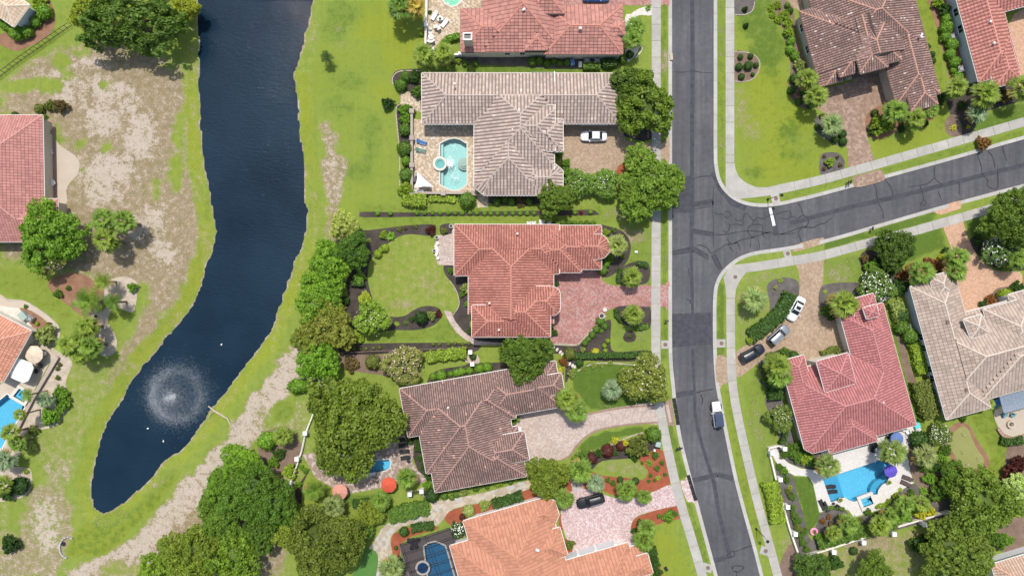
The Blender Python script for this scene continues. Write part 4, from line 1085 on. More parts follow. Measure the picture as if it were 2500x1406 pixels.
edging([(1345,840),(1380,841),(1408,842)], 4, .14); edging([(1411,841),(1445,806),(1480,770)], 4, .14)
edging([(0,722),(22,733),(55,733),(85,748),(112,766),(137,788)], 2)
# ------------------------------------------------------------------ houses
# A house is a union of wings. A wing is a convex footprint (photo pixels, seen at eave height); every
# edge carries a roof plane rising at the same pitch, so hips, ridges and valleys come out by themselves.
class Wing:
    def __init__(s, pts, ez, pitch, hs=None, gables=(), over=0.5):
        w = PX(pts, ez)
        hs = list(hs) if hs else [0.0] * len(w); gables = set(gables)
        if area2(w) < 0:
            n = len(w); w = w[::-1]
            hs = [hs[(n - 2 - i) % n] for i in range(n)]
            gables = {(n - 2 - g) % n for g in gables}
        s.w = w; s.ez = ez; s.hs = hs; s.p = pitch; s.g = gables; s.over = over
        s.E = []
        for i in range(len(w)):
            a = np.array(w[i]); b = np.array(w[(i + 1) % len(w)])
            d = b - a; L = np.hypot(*d); d = d / L
            s.E.append((a, d, np.array([-d[1], d[0]]), L))     # inward normal for ccw
    def planes(s, X, Y):
        out = []
        for i, (a, d, n, L) in enumerate(s.E):
            if i in s.g: continue
            out.append((i, s.ez + s.hs[i] + s.p * ((X - a[0]) * n[0] + (Y - a[1]) * n[1])))
        return out
    def z(s, X, Y):
        """roof height, -99 outside"""
        ins = np.ones(np.shape(X), bool)
        for a, d, n, L in s.E:
            ins &= ((X - a[0]) * n[0] + (Y - a[1]) * n[1]) > -0.02
        z = np.min([q for _, q in s.planes(X, Y)], axis=0)
        return np.where(ins, z, -99.0)

def clip(poly, a, b, c):
    """keep a*x+b*y+c >= 0; vertices (x,y)"""
    out = []
    n = len(poly)
    for i in range(n):
        p, q = poly[i], poly[(i + 1) % n]
        dp = a * p[0] + b * p[1] + c; dq = a * q[0] + b * q[1] + c
        if dp >= -1e-9: out.append(p)
        if (dp > 1e-9 and dq < -1e-9) or (dp < -1e-9 and dq > 1e-9):
            t = dp / (dp - dq); out.append((p[0] + (q[0] - p[0]) * t, p[1] + (q[1] - p[1]) * t))
    return out

def rot_frame(o, deg):
    a = R(deg); e = (math.cos(a), math.sin(a)); s = (-math.sin(a), math.cos(a))
    return lambda u, v: (o[0] + u * e[0] + v * s[0], o[1] + u * e[1] + v * s[1])
def rect(f, a0, b0, a1, b1):
    return [f(a0, b0), f(a1, b0), f(a1, b1), f(a0, b1)]
IDF = lambda u, v: (u, v)

TU = np.array([0.0, 0.06, 0.34, 0.62, 0.68, 1.0])
TZ = np.array([0.0, 0.62, 1.0, 0.62, 0.0, 0.0])
BARREL, FLAT = (TU, TZ), (np.array([0.0, 0.03, 0.45, 0.87, 0.90, 1.0]), np.array([0.0, 0.9, 1.0, 0.9, 0.0, 0.0]))

def house(label, wings, wall, roofmat, capmat, fascia, tile=0.5, row=0.5, amp=0.12, lift=0.07, flat=False, cat='house', cap_r=0.135):
    cx = np.mean([p[0] for w in wings for p in w.w]); cy = np.mean([p[1] for w in wings for p in w.w])
    root = empty('house', (0, 0, 0), 0, label, cat)
    TU, TZ = FLAT if flat else BARREL
    for k, w in enumerate(wings):
        ow = offset(w.w, -w.over - 0.004 * k)
        zt = w.ez - 0.05
        n = len(ow); vs = [(x, y, -0.1) for x, y in ow] + [(x, y, zt) for x, y in ow]
        fs = [(i, (i + 1) % n, n + (i + 1) % n, n + i) for i in range(n)]
        obj('wall', mesh_from('wall', vs, fs, wall), root)
    roof = None
    TV, TT = [], []        # tiles
    CV = MB()              # ridge caps
    FB = MB()              # fascia and gutters
    DV = MB()              # boarding below the tiles
    for k, w in enumerate(wings):
        others = [(j, o) for j, o in enumerate(wings) if j != k]
        for i, (a, d, n, L) in enumerate(w.E):
            if i in w.g: continue
            # region of this plane in (u,v)
            poly = [tuple(p) for p in w.w]
            for j, (a2, d2, n2, L2) in enumerate(w.E):
                if j == i or j in w.g: continue
                # z_j - z_i >= 0
                A = w.p * (n2[0] - n[0]); B = w.p * (n2[1] - n[1])
                C = (w.hs[j] - w.p * (a2 @ n2)) - (w.hs[i] - w.p * (a @ n))
                poly = clip(poly, A, B, C)
                if len(poly) < 3: break
            if len(poly) < 3: continue
            zf = lambda x, y: w.ez + w.hs[i] + w.p * ((x - a[0]) * n[0] + (y - a[1]) * n[1])
            b0 = len(DV.v)
            DV.add([(x, y, zf(x, y) - 0.10 - 0.003 * k) for x, y in poly], [tuple(range(len(poly)))])
            pu = [((x - a[0]) * d[0] + (y - a[1]) * d[1], (x - a[0]) * n[0] + (y - a[1]) * n[1]) for x, y in poly]
            ulo, uhi = min(u for u, v in pu), max(u for u, v in pu)
            vmax = max(v for u, v in pu)
            def vrange(u):
                """lowest and highest v of the plane's outline over each u"""
                lo = np.full(u.shape, 1e9); hi = np.full(u.shape, -1e9)
                for q in range(len(pu)):
                    (u1, v1), (u2, v2) = pu[q], pu[(q + 1) % len(pu)]
                    if abs(u1 - u2) < 1e-7: continue
                    k_ = (u >= min(u1, u2) - 1e-9) & (u <= max(u1, u2) + 1e-9)
                    vv = v1 + (v2 - v1) * (u - u1) / (u2 - u1)
                    lo = np.where(k_, np.minimum(lo, vv), lo); hi = np.where(k_, np.maximum(hi, vv), hi)
                return lo, hi
            cols = np.arange(int(math.floor(ulo / tile)), int(math.ceil(uhi / tile)))
            K = len(TU)
            U = np.clip((cols[:, None] + TU[None, :]) * tile, ulo + 1e-6, uhi - 1e-6)      # column x profile
            LO, HI = vrange(U)
            cu = np.clip((cols + 0.34) * tile, ulo + 1e-6, uhi - 1e-6)
            rows = max(1, int(math.ceil(vmax / row)))
            for r in range(rows):
                v0, v1 = r * row, (r + 1) * row
                V0 = np.clip(v0, LO, HI); V1 = np.clip(v1, LO, HI)
                vm = (V0 + V1) / 2
                keep = (V1 - V0).max(axis=1) > 0.02
                vc = vm.mean(axis=1)
                X = a[0] + cu * d[0] + vc * n[0]; Y = a[1] + cu * d[1] + vc * n[1]
                zi = w.ez + w.hs[i] + w.p * vc
                for j, o in others:
                    zo = o.z(X, Y)
                    pl = np.zeros(len(cols), bool)
                    for jj, q in o.planes(X, Y):
                        if (o.E[jj][2] @ n) > 0.995 and abs(o.p - w.p) < 1e-6:
                            pl |= (np.abs(q - zi) < 0.06) & (zo > -90) & (np.abs(zo - q) < 0.02)
                    if j < k: keep &= ~pl                   # coplanar twin: the first wing keeps it
                    keep &= (zo < zi + 0.10) | pl
                if not keep.any(): continue
                h = TZ[None, :] * amp
                u_ = U[keep]; m = len(u_)
                def pt(u, v, dz):
                    return np.stack([a[0] + u * d[0] + v * n[0], a[1] + u * d[1] + v * n[1], w.ez + w.hs[i] + w.p * v + dz], -1)
                B0 = pt(u_, V0[keep] - 0.04, h + lift); B1 = pt(u_, V1[keep], h + 0 * u_)
                q = np.stack([B0[:, :-1], B0[:, 1:], B1[:, 1:], B1[:, :-1]], 2)
                TV.append(q.reshape(-1, 3))
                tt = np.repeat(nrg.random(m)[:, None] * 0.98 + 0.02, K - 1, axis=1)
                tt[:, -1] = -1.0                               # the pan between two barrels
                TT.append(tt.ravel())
            # caps along hips and ridges (each line once)
            m = len(poly)
            for q in range(m):
                p1, p2 = np.array(poly[q]), np.array(poly[(q + 1) % m])
                mid = (p1 + p2) / 2
                zi = zf(*mid)
                own = None
                for j, zj in w.planes(mid[0], mid[1]):
                    if j != i and abs(zj - zi) < 1e-4: own = j
                if own is None or own < i: continue
                Lc = np.hypot(*(p2 - p1))
                if Lc < 0.2: continue
                ns = max(1, int(round(Lc / 0.55)))
                for s_ in range(ns):
                    t0, t1 = s_ / ns, (s_ + 1) / ns + 0.04 / ns
                    A = p1 + (p2 - p1) * t0; B = p1 + (p2 - p1) * t1; C = (A + B) / 2
                    zc = zf(*C)
                    dn = (p2 - p1) / Lc; dn = np.array([-dn[1], dn[0]]) * 0.3
                    hid = False
                    for q_ in (C, C + dn, C - dn):
                        xa, ya = np.array([q_[0]]), np.array([q_[1]])
                        zs = w.z(xa, ya)[0]
                        if zs > -90 and any(o.z(xa, ya)[0] > zs + (0.03 if q_ is C else 0.015) for j, o in others): hid = True
                    if hid: continue
                    za, zb_ = zf(*A) + 0.05, zf(*B) + 0.03
                    CV.bar((A[0], A[1], za), (B[0], B[1], zb_), cap_r * 2, cap_r * 1.7, 8)
            # fascia along the eave
            ns = max(1, int(L / 0.5)); run = None
            for s_ in range(ns + 1):
                vis = False
                if s_ < ns:
                    C = a + d * (L * (s_ + 0.5) / ns) + n * 0.02
                    ze = w.ez + w.hs[i]
                    vis = not any(o.z(np.array([C[0]]), np.array([C[1]]))[0] > ze + 0.05 or
                                  (j < k and o.z(np.array([C[0]]), np.array([C[1]]))[0] > ze - 0.06) for j, o in others)
                if vis and run is None: run = s_
                if not vis and run is not None:
                    A = a + d * (L * run / ns) - n * 0.07; B = a + d * (L * s_ / ns) - n * 0.07
                    FB.bar((A[0], A[1], w.ez + w.hs[i] - 0.06), (B[0], B[1], w.ez + w.hs[i] - 0.06), 0.12, 0.16)
                    run = None
        for i in w.g:                                   # vertical gable faces
            a, d, n, L = w.E[i]
            us = np.linspace(0, L, 9); pts_ = []
            xs = a[0] + us * d[0] + n[0] * 0.03; ys = a[1] + us * d[1] + n[1] * 0.03
            zs = np.min([q for _, q in w.planes(xs, ys)], axis=0)
            b = [(x, y, w.ez - 0.2) for x, y in zip(xs, ys)] + [(x, y, z_ - 0.02) for x, y, z_ in zip(xs, ys, zs)]
            obj('gable', mesh_from('gable', b, [(q, q + 1, 9 + q + 1, 9 + q) for q in range(8)], wall), root)
        # soffit
        obj('soffit', mesh_from('soffit', [(x, y, w.ez - 0.12 - 0.003 * k) for x, y in w.w], [tuple(range(len(w.w)))], fascia), root)
    TV = np.concatenate(TV); TT = np.concatenate(TT)
    roof = obj('roof', DV.mesh('roof', roofmat), root)
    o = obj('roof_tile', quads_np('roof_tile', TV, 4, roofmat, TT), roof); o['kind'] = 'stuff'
    if CV.v:
        o = CV.build('ridge_tile', capmat, roof); o['kind'] = 'stuff'
    if FB.v: FB.build('gutter', fascia, root)
    root['n'] = len(TT)
    return root, roof

def window(root, w, edge, t, width=1.1, height=1.2, sill=1.0, frame=None, k=0):
    """window on the wall under edge number `edge` of a wing, t along the edge in metres"""
    a, d, n, L = w.E[edge]
    off = w.over + 0.004 * k
    c = a + d * t + n * (off - 0.02)
    ang = math.atan2(d[1], d[0])
    r = obj('window', MB().box((0, 0, 0), (width, 0.10, height)).mesh('window', frame or M['white']), root, loc=(c[0], c[1], sill + height / 2), rot=(0, 0, ang))
    for q in (-0.25, 0.25):
        obj('pane', MB().box((0, 0, 0), (width * 0.42, 0.05, height * 0.84)).mesh('pane', M['glass']), r, loc=(q * width * 0.96, -0.05, 0))
    obj('sill', MB().box((0, 0, 0), (width * 1.12, 0.12, 0.07)).mesh('sill', frame or M['white']), r, loc=(0, -0.06, -height / 2 - 0.04))
    return r
def door(root, w, edge, t, width=1.0, height=2.1, mat=None, panels=0):
    a, d, n, L = w.E[edge]
    c = a + d * t + n * (w.over - 0.03)
    ang = math.atan2(d[1], d[0])
    r = obj('garage_door' if panels else 'door', MB().box((0, 0, 0), (width, 0.1, height)).mesh('door', mat or M['white']), root, loc=(c[0], c[1], height / 2), rot=(0, 0, ang))
    if panels:
        for q in range(4):
            obj('panel', MB().box((0, 0, 0), (width * 0.96, 0.03, height / 4.6)).mesh('panel', mat or M['white']), r, loc=(0, -0.06, -height / 2 + height / 8 + q * height / 4))
    else:
        obj('handle', MB().box((0, 0, 0), (0.05, 0.06, 0.16)).mesh('handle', M['metal']), r, loc=(width * 0.4, -0.07, 0))
    return r

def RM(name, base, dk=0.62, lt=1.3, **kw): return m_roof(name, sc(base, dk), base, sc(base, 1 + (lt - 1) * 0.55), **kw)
PT = 0.46
def vent(roof, px, py, z, mat='white', kind='pipe'):
    x, y = P(px, py, z)
    if kind == 'pipe':
        m = MB().cyl((0, 0, -0.4), 0.13, 0.85, 10); m.cyl((0, 0, 0.45), 0.2, 0.06, 10, 0.05)
        obj('vent_pipe', m.mesh('vent_pipe', M[mat]), roof, loc=(x, y, z))
    else:
        m = MB().box((0, 0, 0.0), (0.75, 0.55, 0.35), 0, 0.85); m.box((0, 0, 0.2), (0.85, 0.65, 0.06))
        obj('roof_vent', m.mesh('roof_vent', M[mat]), roof, loc=(x, y, z))

# --- grey-tiled house
e0 = 3.3
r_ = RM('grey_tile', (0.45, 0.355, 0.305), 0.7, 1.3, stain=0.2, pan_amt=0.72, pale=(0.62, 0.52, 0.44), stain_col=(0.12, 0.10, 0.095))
cap = m_plain('grey_ridge', (0.44, 0.365, 0.325), 0.8, var=0.15)
E = [Wing([(1030,179),(1513,180),(1514,302),(1031,303)], e0, PT),
     Wing([(1158,179),(1352,179),(1352,417),(1158,417)], e0, PT, [0, 1.0, 0.68, 0]),
     Wing([(1158,250),(1325,250),(1325,477),(1182,477),(1158,457)], e0, PT, [0.2,0,0,0,0]),
     Wing([(1215,257),(1354,257),(1354,370),(1215,370)], e0 + 1.7, PT, [0, 0.4, 0, 0]),
     Wing([(1270,291),(1374,291),(1374,370),(1270,370)], e0 + 1.7, PT),
     Wing([(1275,400),(1354,400),(1374,417),(1374,471),(1275,471)], e0 + 0.15, PT)]
hE, rE = house('grey-tiled house with white eaves beside the teal pool', E, M['offwhite'], r_, cap, M['trim'], 0.60, 0.55, 0.15)
for x, y in ((1252,317),(1110,206)): vent(rE, x, y, 6.0, 'trim', 'pipe')
for t in (4, 9, 15): window(hE, E[0], 0, t, 1.6, 1.5, 0.8)
for t in (3, 8): window(hE, E[2], 4, t, 1.5, 1.9, 0.3)
door(hE, E[0], 0, 31, 5.0, 2.3, M['white'], 1)
# --- terracotta-tiled house
r_ = RM('terracotta_tile', (0.43, 0.18, 0.14), 0.58, 1.38, stain=0.5, stain_col=(0.17, 0.055, 0.045))
cap = m_plain('terracotta_ridge', (0.47, 0.215, 0.165), 0.8, var=0.15)
Fh = [Wing([(1109.5,548.5),(1365,549),(1365,668),(1109.5,673)], e0, PT, [0, 0.5, 0, 0]),
     Wing([(1144,549),(1351,549),(1351,790),(1144,767)], e0, PT, gables=(2,)),
     Wing([(1152.5,745),(1300,745),(1300,822),(1152.5,822)], e0 + 1.55, PT),
     Wing([(1199,699),(1343.5,699),(1343.5,822),(1199,822)], e0 + 1.55, PT),
     Wing([(1260,700),(1351,700),(1363,706),(1367,716),(1367,755),(1362,764),(1354,769),(1260,769)], e0 + 1.55, PT),
     Wing([(1330,551),(1468,551),(1468,657),(1330,657)], e0, PT),
     Wing([(1395,573),(1469,573),(1480,582),(1488,598),(1488,614),(1476,628),(1462,632.5),(1395,632.5)], e0 + 0.75, PT),
     Wing([(1290,557),(1419,557),(1419,665),(1290,665)], e0 + 0.1, PT)]
hF, rF = house('terracotta-tiled house beside the rose-red paver drive', Fh, M['offwhite'], r_, cap, M['trim'], 0.45, 0.45, 0.12)
vent(rF, 1195, 740, 5.6, 'offwhite', 'pipe'); vent(rF, 1263, 571, 4.6, 'offwhite'); vent(rF, 1218, 805, 5.6, 'offwhite')
for t in (5, 11): window(hF, Fh[2], 0, t, 1.4, 1.5, 0.9)
window(hF, Fh[1], 3, 5, 1.6, 1.7, 0.6); window(hF, Fh[1], 3, 10, 1.6, 1.7, 0.6)
door(hF, Fh[7], 0, 4.5, 5.0, 2.3, M['white'], 1)
# --- brown-tiled house
f = rot_frame((975.7, 948.6), -10.1)
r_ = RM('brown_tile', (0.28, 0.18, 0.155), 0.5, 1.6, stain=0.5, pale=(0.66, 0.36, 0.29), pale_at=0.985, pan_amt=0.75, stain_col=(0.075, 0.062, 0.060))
cap = m_plain('pink_ridge', (0.38, 0.225, 0.19), 0.8, var=0.2)
G = [Wing(rect(f, 0, 0, 267, 120), e0, PT), Wing(rect(f, 28, 0, 253, 215), e0, PT), Wing(rect(f, 41, 5, 253, 264), e0, PT), Wing(rect(f, 140, 140, 268, 264), e0, PT),
     Wing(rect(f, 170, 155, 281, 226), e0 + 0.9, PT), Wing(rect(f, 200, 0, 386, 112), e0, PT), Wing(rect(f, 300, 31, 395, 80), e0 + 1.0, PT)]
hG, rG = house('brown-tiled house beside the big oak', G, M['offwhite'], r_, cap, M['trim'], 0.40, 0.45, 0.13)
x, y = P(1095, 994, 5); obj('skylight', MB().box((0, 0, 0), (0.36, 0.36, 0.3)).mesh('skylight', M['white']), rG, loc=(x, y, 5.35))
for t in (4, 9, 14): window(hG, G[2], 0, t, 1.5, 1.5, 0.8)
# --- orange-tiled house at the bottom
f = rot_frame((1130.8, 1271), -16.1)
r_ = RM('orange_tile', (0.45, 0.21, 0.135), 0.9, 1.12, stain=0.16, pan_amt=0.5, stain_col=(0.36, 0.15, 0.09))
cap = m_plain('orange_ridge', (0.48, 0.225, 0.14), 0.8, var=0.08)
Hh = [Wing([f(40,0),f(210,0),f(228,15),f(229,50),f(214,68),f(40,68)], e0, PT), Wing(rect(f, 0, 0, 213, 300), e0, PT), Wing(rect(f, 80, 80, 222, 151), e0 + 0.4, PT),
      Wing(rect(f, -48, 49, 150, 320), e0, PT), Wing(rect(f, 120, 162, 372, 330), e0, PT), Wing(rect(f, 250, 174, 400, 330), e0 - 0.2, PT), Wing(rect(f, 330, 200, 410, 250), e0 + 0.5, PT)]
hH, rH = house('orange-tiled house at the bottom edge beside the pink drive', Hh, M['white'], r_, cap, M['trim'], 0.62, 0.6, 0.05, flat=True)
for x, y in ((1254,1346),(1257,1346),(1310,1340),(1314,1341),(1259,1392),(1259,1396)): vent(rH, x, y, 5.4, 'white')
for t in (4, 8.5, 13): 
    a = Hh[4]; door(hH, a, 2, t, 3.2, 2.3, M['bluewall'], 1)
# --- red-roofed house with chimney
r_ = RM('coral_flat_tile', (0.42, 0.20, 0.165), 0.66, 1.25, stain=0.3, stain_col=(0.22, 0.10, 0.09))
cap = m_plain('coral_ridge', (0.50, 0.22, 0.165), 0.8, var=0.12)
D = [Wing([(1177,-180),(1376,-180),(1376,127),(1177,127)], e0, PT, over=0.2), Wing([(1125,22),(1260,22),(1260,128),(1125,128)], e0, PT, over=0.2), Wing([(1330,13),(1520,13),(1520,133),(1330,133)], e0, PT, over=0.25),
     Wing([(1283,60),(1336,60),(1336,123),(1283,123)], e0 + 0.55, PT), Wing([(1290,-90),(1377,-90),(1377,34),(1290,34)], e0 + 1.6, PT), Wing([(1440,52),(1525,52),(1525,86),(1440,86)], e0 + 0.6, PT)]
hD, rD = house('red-roofed house with a tall chimney at the top edge', D, M['offwhite'], r_, cap, M['browntrim'], 0.72, 0.5, 0.05, 0.10, flat=True)
x, y = P(1141.5, 90, 7.2)
ch = MB().box((0, 0, 3.4), (1.5, 1.0, 7.2)).build('chimney', M['beigewall'], hD, (x, y, 0))
m = MB()
for q, s_ in ((-0.69, 'x'), (0.69, 'x')): m.box((q, 0, 7.2), (0.22, 1.3, 0.4))
for q in (-0.55, 0.55): m.box((0, q, 7.2), (1.2, 0.2, 0.4))
m.build('chimney_cap', M['trim'], ch); MB().box((0, 0, 7.04), (1.16, 0.9, 0.06)).build('flue', M['black'], ch)
for x, y in ((1280,25),(1278,26),(1418,71),(1415,71)): vent(rD, x, y, 6.2 if x < 1300 else 5.4, 'trim')
for t in (4.5, 7.2, 13): window(hD, D[0], 0, t, 0.9, 1.2, 1.3, M['trim'])
for t in (1.4, 3.0): window(hD, D[3], 0, t, 0.8, 0.9, 2.0, M['trim'])
# --- brown-roofed corner house
f = rot_frame((1952, 28.9), -15)
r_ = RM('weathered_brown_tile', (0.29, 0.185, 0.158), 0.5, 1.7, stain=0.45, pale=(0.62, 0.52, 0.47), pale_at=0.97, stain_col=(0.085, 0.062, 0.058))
cap = m_plain('salmon_ridge', (0.47, 0.255, 0.19), 0.8, var=0.2)
I = [Wing(rect(f, 0, 0, 256, 160), e0, PT, gables=(2,)), Wing(rect(f, 30, -60, 280, 176), e0, PT), Wing(rect(f, 168, 40, 280, 282), e0, PT),
     Wing(rect(f, 0, 60, 56, 191), e0, PT, [0, 0, .45, 0], gables=(0, 1)), Wing(rect(f, 42, 60, 98, 184), e0, PT, [0, 0, 1.55, 1.45], gables=(0, 1)),
     Wing(rect(f, 82, 60, 153, 192), e0, PT, [0, 2.55, 2.7, 2.83], gables=(0,)), Wing(rect(f, 130, 60, 194, 183), e0, PT, [0, 1.9, 1.9, 0], gables=(0, 3)), Wing(rect(f, 200, 200, 268, 306), e0 + 0.6, PT)]
hI, rI = house('brown-roofed corner house north of the side street', I, M['beigewall'], r_, cap, M['browntrim'], 0.42, 0.42, 0.13)
for t in (2.2, 6.2): 
    w0 = I[0]; e_ = max(range(4), key=lambda q: -w0.E[q][2][0] if q not in w0.g else -9)
    e_ = [q for q in range(4) if w0.E[q][2][0] > 0.8][0]
    L = w0.E[e_][3]; window(hI, w0, e_, t + 0.3, 1.4, 1.5, 1.0)
window(hI, I[0], e_, 10.5, 0.9, 1.2, 1.0)
e2 = [q for q in range(4) if I[2].E[q][2][0] > 0.8][0]
door(hI, I[2], e2, I[2].E[e2][3] - 4.2, 5.2, 2.3, M['beigewall'], 1)
for x, y in ((2248,86),(2246,90)): vent(rI, x, y, 5.0, 'trim')
# --- coral-roofed house
f = rot_frame((2335.5, 0), -15)
r_ = RM('coral_barrel_tile', (0.46, 0.20, 0.165), 0.7, 1.3, stain=0.2, stain_col=(0.28, 0.10, 0.08))
cap = m_plain('coral_barrel_ridge', (0.56, 0.25, 0.20), 0.8, var=0.12)
J = [Wing(rect(f, 0, -160, 104, 208), e0, PT), Wing(rect(f, 34, 120, 101, 231), e0 + 0.35, PT), Wing(rect(f, 60, -60, 300, 58), e0, PT)]
hJ, rJ = house('coral-roofed house with a long pale grey side wall', J, M['bluewall'], r_, cap, M['trim'], 0.62, 0.5, 0.13)
ej = [q for q in range(4) if J[0].E[q][2][0] > 0.8][0]
Lj = J[0].E[ej][3]
for t in (13.5, 16.6): window(hJ, J[0], ej, t, 1.4, 1.3, 1.1)
vent(rJ, 2424, 107, 4.9, 'white'); vent(rJ, 2415, 55, 4.9, 'white')
# --- crimson-roofed house
f = rot_frame((1918.8, 930), -15.3)
r_ = RM('crimson_tile', (0.41, 0.165, 0.16), 0.74, 1.28, stain=0.14, stain_col=(0.25, 0.06, 0.07))
cap = m_plain('crimson_ridge', (0.46, 0.20, 0.195), 0.8, var=0.1)
K = [Wing([f(0,-20),f(278,-20),f(278,187),f(17,187),f(0,172)], e0, PT), Wing(rect(f, 170, -122, 278, 90), e0, PT), Wing(rect(f, 205, -150, 262, -50), e0 + 0.6, PT),
     Wing(rect(f, 57, 40, 177, 199), e0 + 0.25, PT), Wing(rect(f, 12, -50, 58, 60), e0 + 0.4, PT), Wing([(1993.5,882),(2069.7,861),(2089,934.5),(2014.4,957)], 5.6, PT),
     Wing([(2107,752),(2138,743),(2146,770),(2116,779)], 5.6, PT, over=0.25)]
hK, rK = house('crimson-roofed house beside the large bright blue pool', K, M['offwhite'], r_, cap, M['trim'], 0.48, 0.5, 0.11)
vent(rK, 2153, 981, 5.6, 'white')
ek = [q for q in range(5) if K[0].E[q][2][0] > 0.8][0]
for t in (4, 9): window(hK, K[0], ek, t, 1.2, 1.3, 1.0)
ek = [q for q in range(4) if K[1].E[q][2][0] > 0.8][0]
door(hK, K[1], ek, 4.4, 5.0, 2.3, M['offwhite'], 1)
# --- beige-tiled house
f = rot_frame((2221.6, 700), -15.3)
r_ = RM('beige_tile', (0.40, 0.315, 0.26), 0.74, 1.22, stain=0.28, stain_col=(0.19, 0.15, 0.125))
cap = m_plain('cream_ridge', (0.56, 0.48, 0.41), 0.8, var=0.1)
Lh = [Wing(rect(f, 0, 0, 112, 336), e0, PT), Wing(rect(f, 0, 96, 420, 304), e0, PT), Wing(rect(f, 95, 130, 310, 314), e0 + 0.3, PT),
      Wing(rect(f, 158, 100, 275, 230), e0 + 0.9, PT), Wing(rect(f, 226, 82, 380, 260), e0 + 0.4, PT), Wing([(2352,780),(2396,767),(2414,812),(2370,826)], 5.4, PT),
      Wing([(2268,676),(2312,664),(2328,716),(2284,730)], e0 + 0.7, PT)]
hL, rL = house('beige-tiled house with cream ridges at the right edge', Lh, M['bluewall'], r_, cap, M['trim'], 0.6, 0.6, 0.06, flat=True)
for x, y in ((2315,786),(2376,876),(2461,806),(2484,852),(2462,905),(2361,951)): vent(rL, x, y, 5.0, 'browntrim', 'box')
el = [q for q in range(4) if Lh[0].E[q][2][0] > 0.8][0]
for t in (9.5, 11.6, 15.5, 17.2): window(hL, Lh[0], el, t, 1.2, 1.3, 1.0)
# --- houses cut by the left and lower right edges
r_ = RM('pink_tile', (0.43, 0.20, 0.175), 0.86, 1.15, stain=0.3, stain_col=(0.24, 0.10, 0.09))
cap = m_plain('pink_tile_ridge', (0.52, 0.27, 0.23), 0.8, var=0.1)
B = [Wing([(-230,282),(104,282),(110,590),(-230,590)], e0, PT), Wing([(-60,486),(141,486),(141,590),(-60,590)], e0, PT)]
hB, rB = house('pink-roofed house at the left edge', B, M['beigewall'], r_, cap, M['trim'], 0.5, 0.5, 0.06, flat=True)
r_ = RM('sandy_tile', (0.56, 0.43, 0.31), 0.84, 1.12, stain=0.1)
cap = m_plain('sandy_ridge', (0.64, 0.53, 0.42), 0.8)
A = [Wing([(73,13.5),(34,66.5),(-60,0),(-21,-53)], e0, PT)]
hA, rA = house('small sand-roofed building in the top left corner', A, M['bluewall'], r_, cap, M['trim'], 0.6, 0.5, 0.06, flat=True)
r_ = RM('salmon_tile', (0.52, 0.245, 0.165), 0.8, 1.2, stain=0.15)
cap = m_plain('salmon_tile_ridge', (0.58, 0.32, 0.23), 0.8)
C = [Wing([(77,808),(7,934),(-180,838),(-110,712)], e0, PT)]
hC, rC = house('salmon-roofed lakeside house at the lower left edge', C, M['offwhite'], r_, cap, M['trim'], 0.5, 0.5, 0.07, flat=True)
r_ = RM('tan_tile', (0.47, 0.33, 0.245), 0.8, 1.2, stain=0.15)
Mh = [Wing([(2420,1377),(2570,1332),(2600,1440),(2450,1480)], e0, PT)]
hM, rM = house('tan-roofed house in the bottom right corner', Mh, M['bluewall'], r_, cap, M['trim'], 0.5, 0.45, 0.07)
# ------------------------------------------------------------------ plants
def m_petal():
    t = NT('petals'); oi = t.new('ShaderNodeObjectInfo'); t.l(oi.outputs['Color'], t.b.inputs['Base Color']); t.rough(0.6, 0.2); return t.m
M['petal'] = m_petal()

def unit(v): return v / np.maximum(1e-9, np.linalg.norm(v, axis=-1, keepdims=True))
def leaf_quads(C, N, size, g, aspect=1.6, bend=0.0):
    """diamond-ish leaf sprays: one quad each, facing roughly along N"""
    n = len(C)
    N = unit(N)
    t = unit(np.cross(N, g.normal(size=(n, 3))))
    b = np.cross(N, t)
    s = np.asarray(size)[:, None] if np.ndim(size) else np.full((n, 1), size)
    t = t * s * aspect / 2; b = b * s / 2
    return np.stack([C - t, C - b * 1.0 + t * 0.1, C + t, C + b * 1.0 + t * 0.1], 1).reshape(-1, 3)

def core(R_, Rz, g, n=10, m=6, k=0.8):
    """rough inner mass so that a crown is not see-through"""
    V = []
    def pt(i, j):
        a = 2 * math.pi * i / n; e = -math.pi / 2 + math.pi * j / m
        return (R_ * k * math.cos(e) * math.cos(a), R_ * k * math.cos(e) * math.sin(a), Rz * k * math.sin(e))
    for j in range(m):
        for i in range(n):
            V += [pt(i, j), pt(i + 1, j), pt(i + 1, j + 1), pt(i, j + 1)]
    return np.array(V)

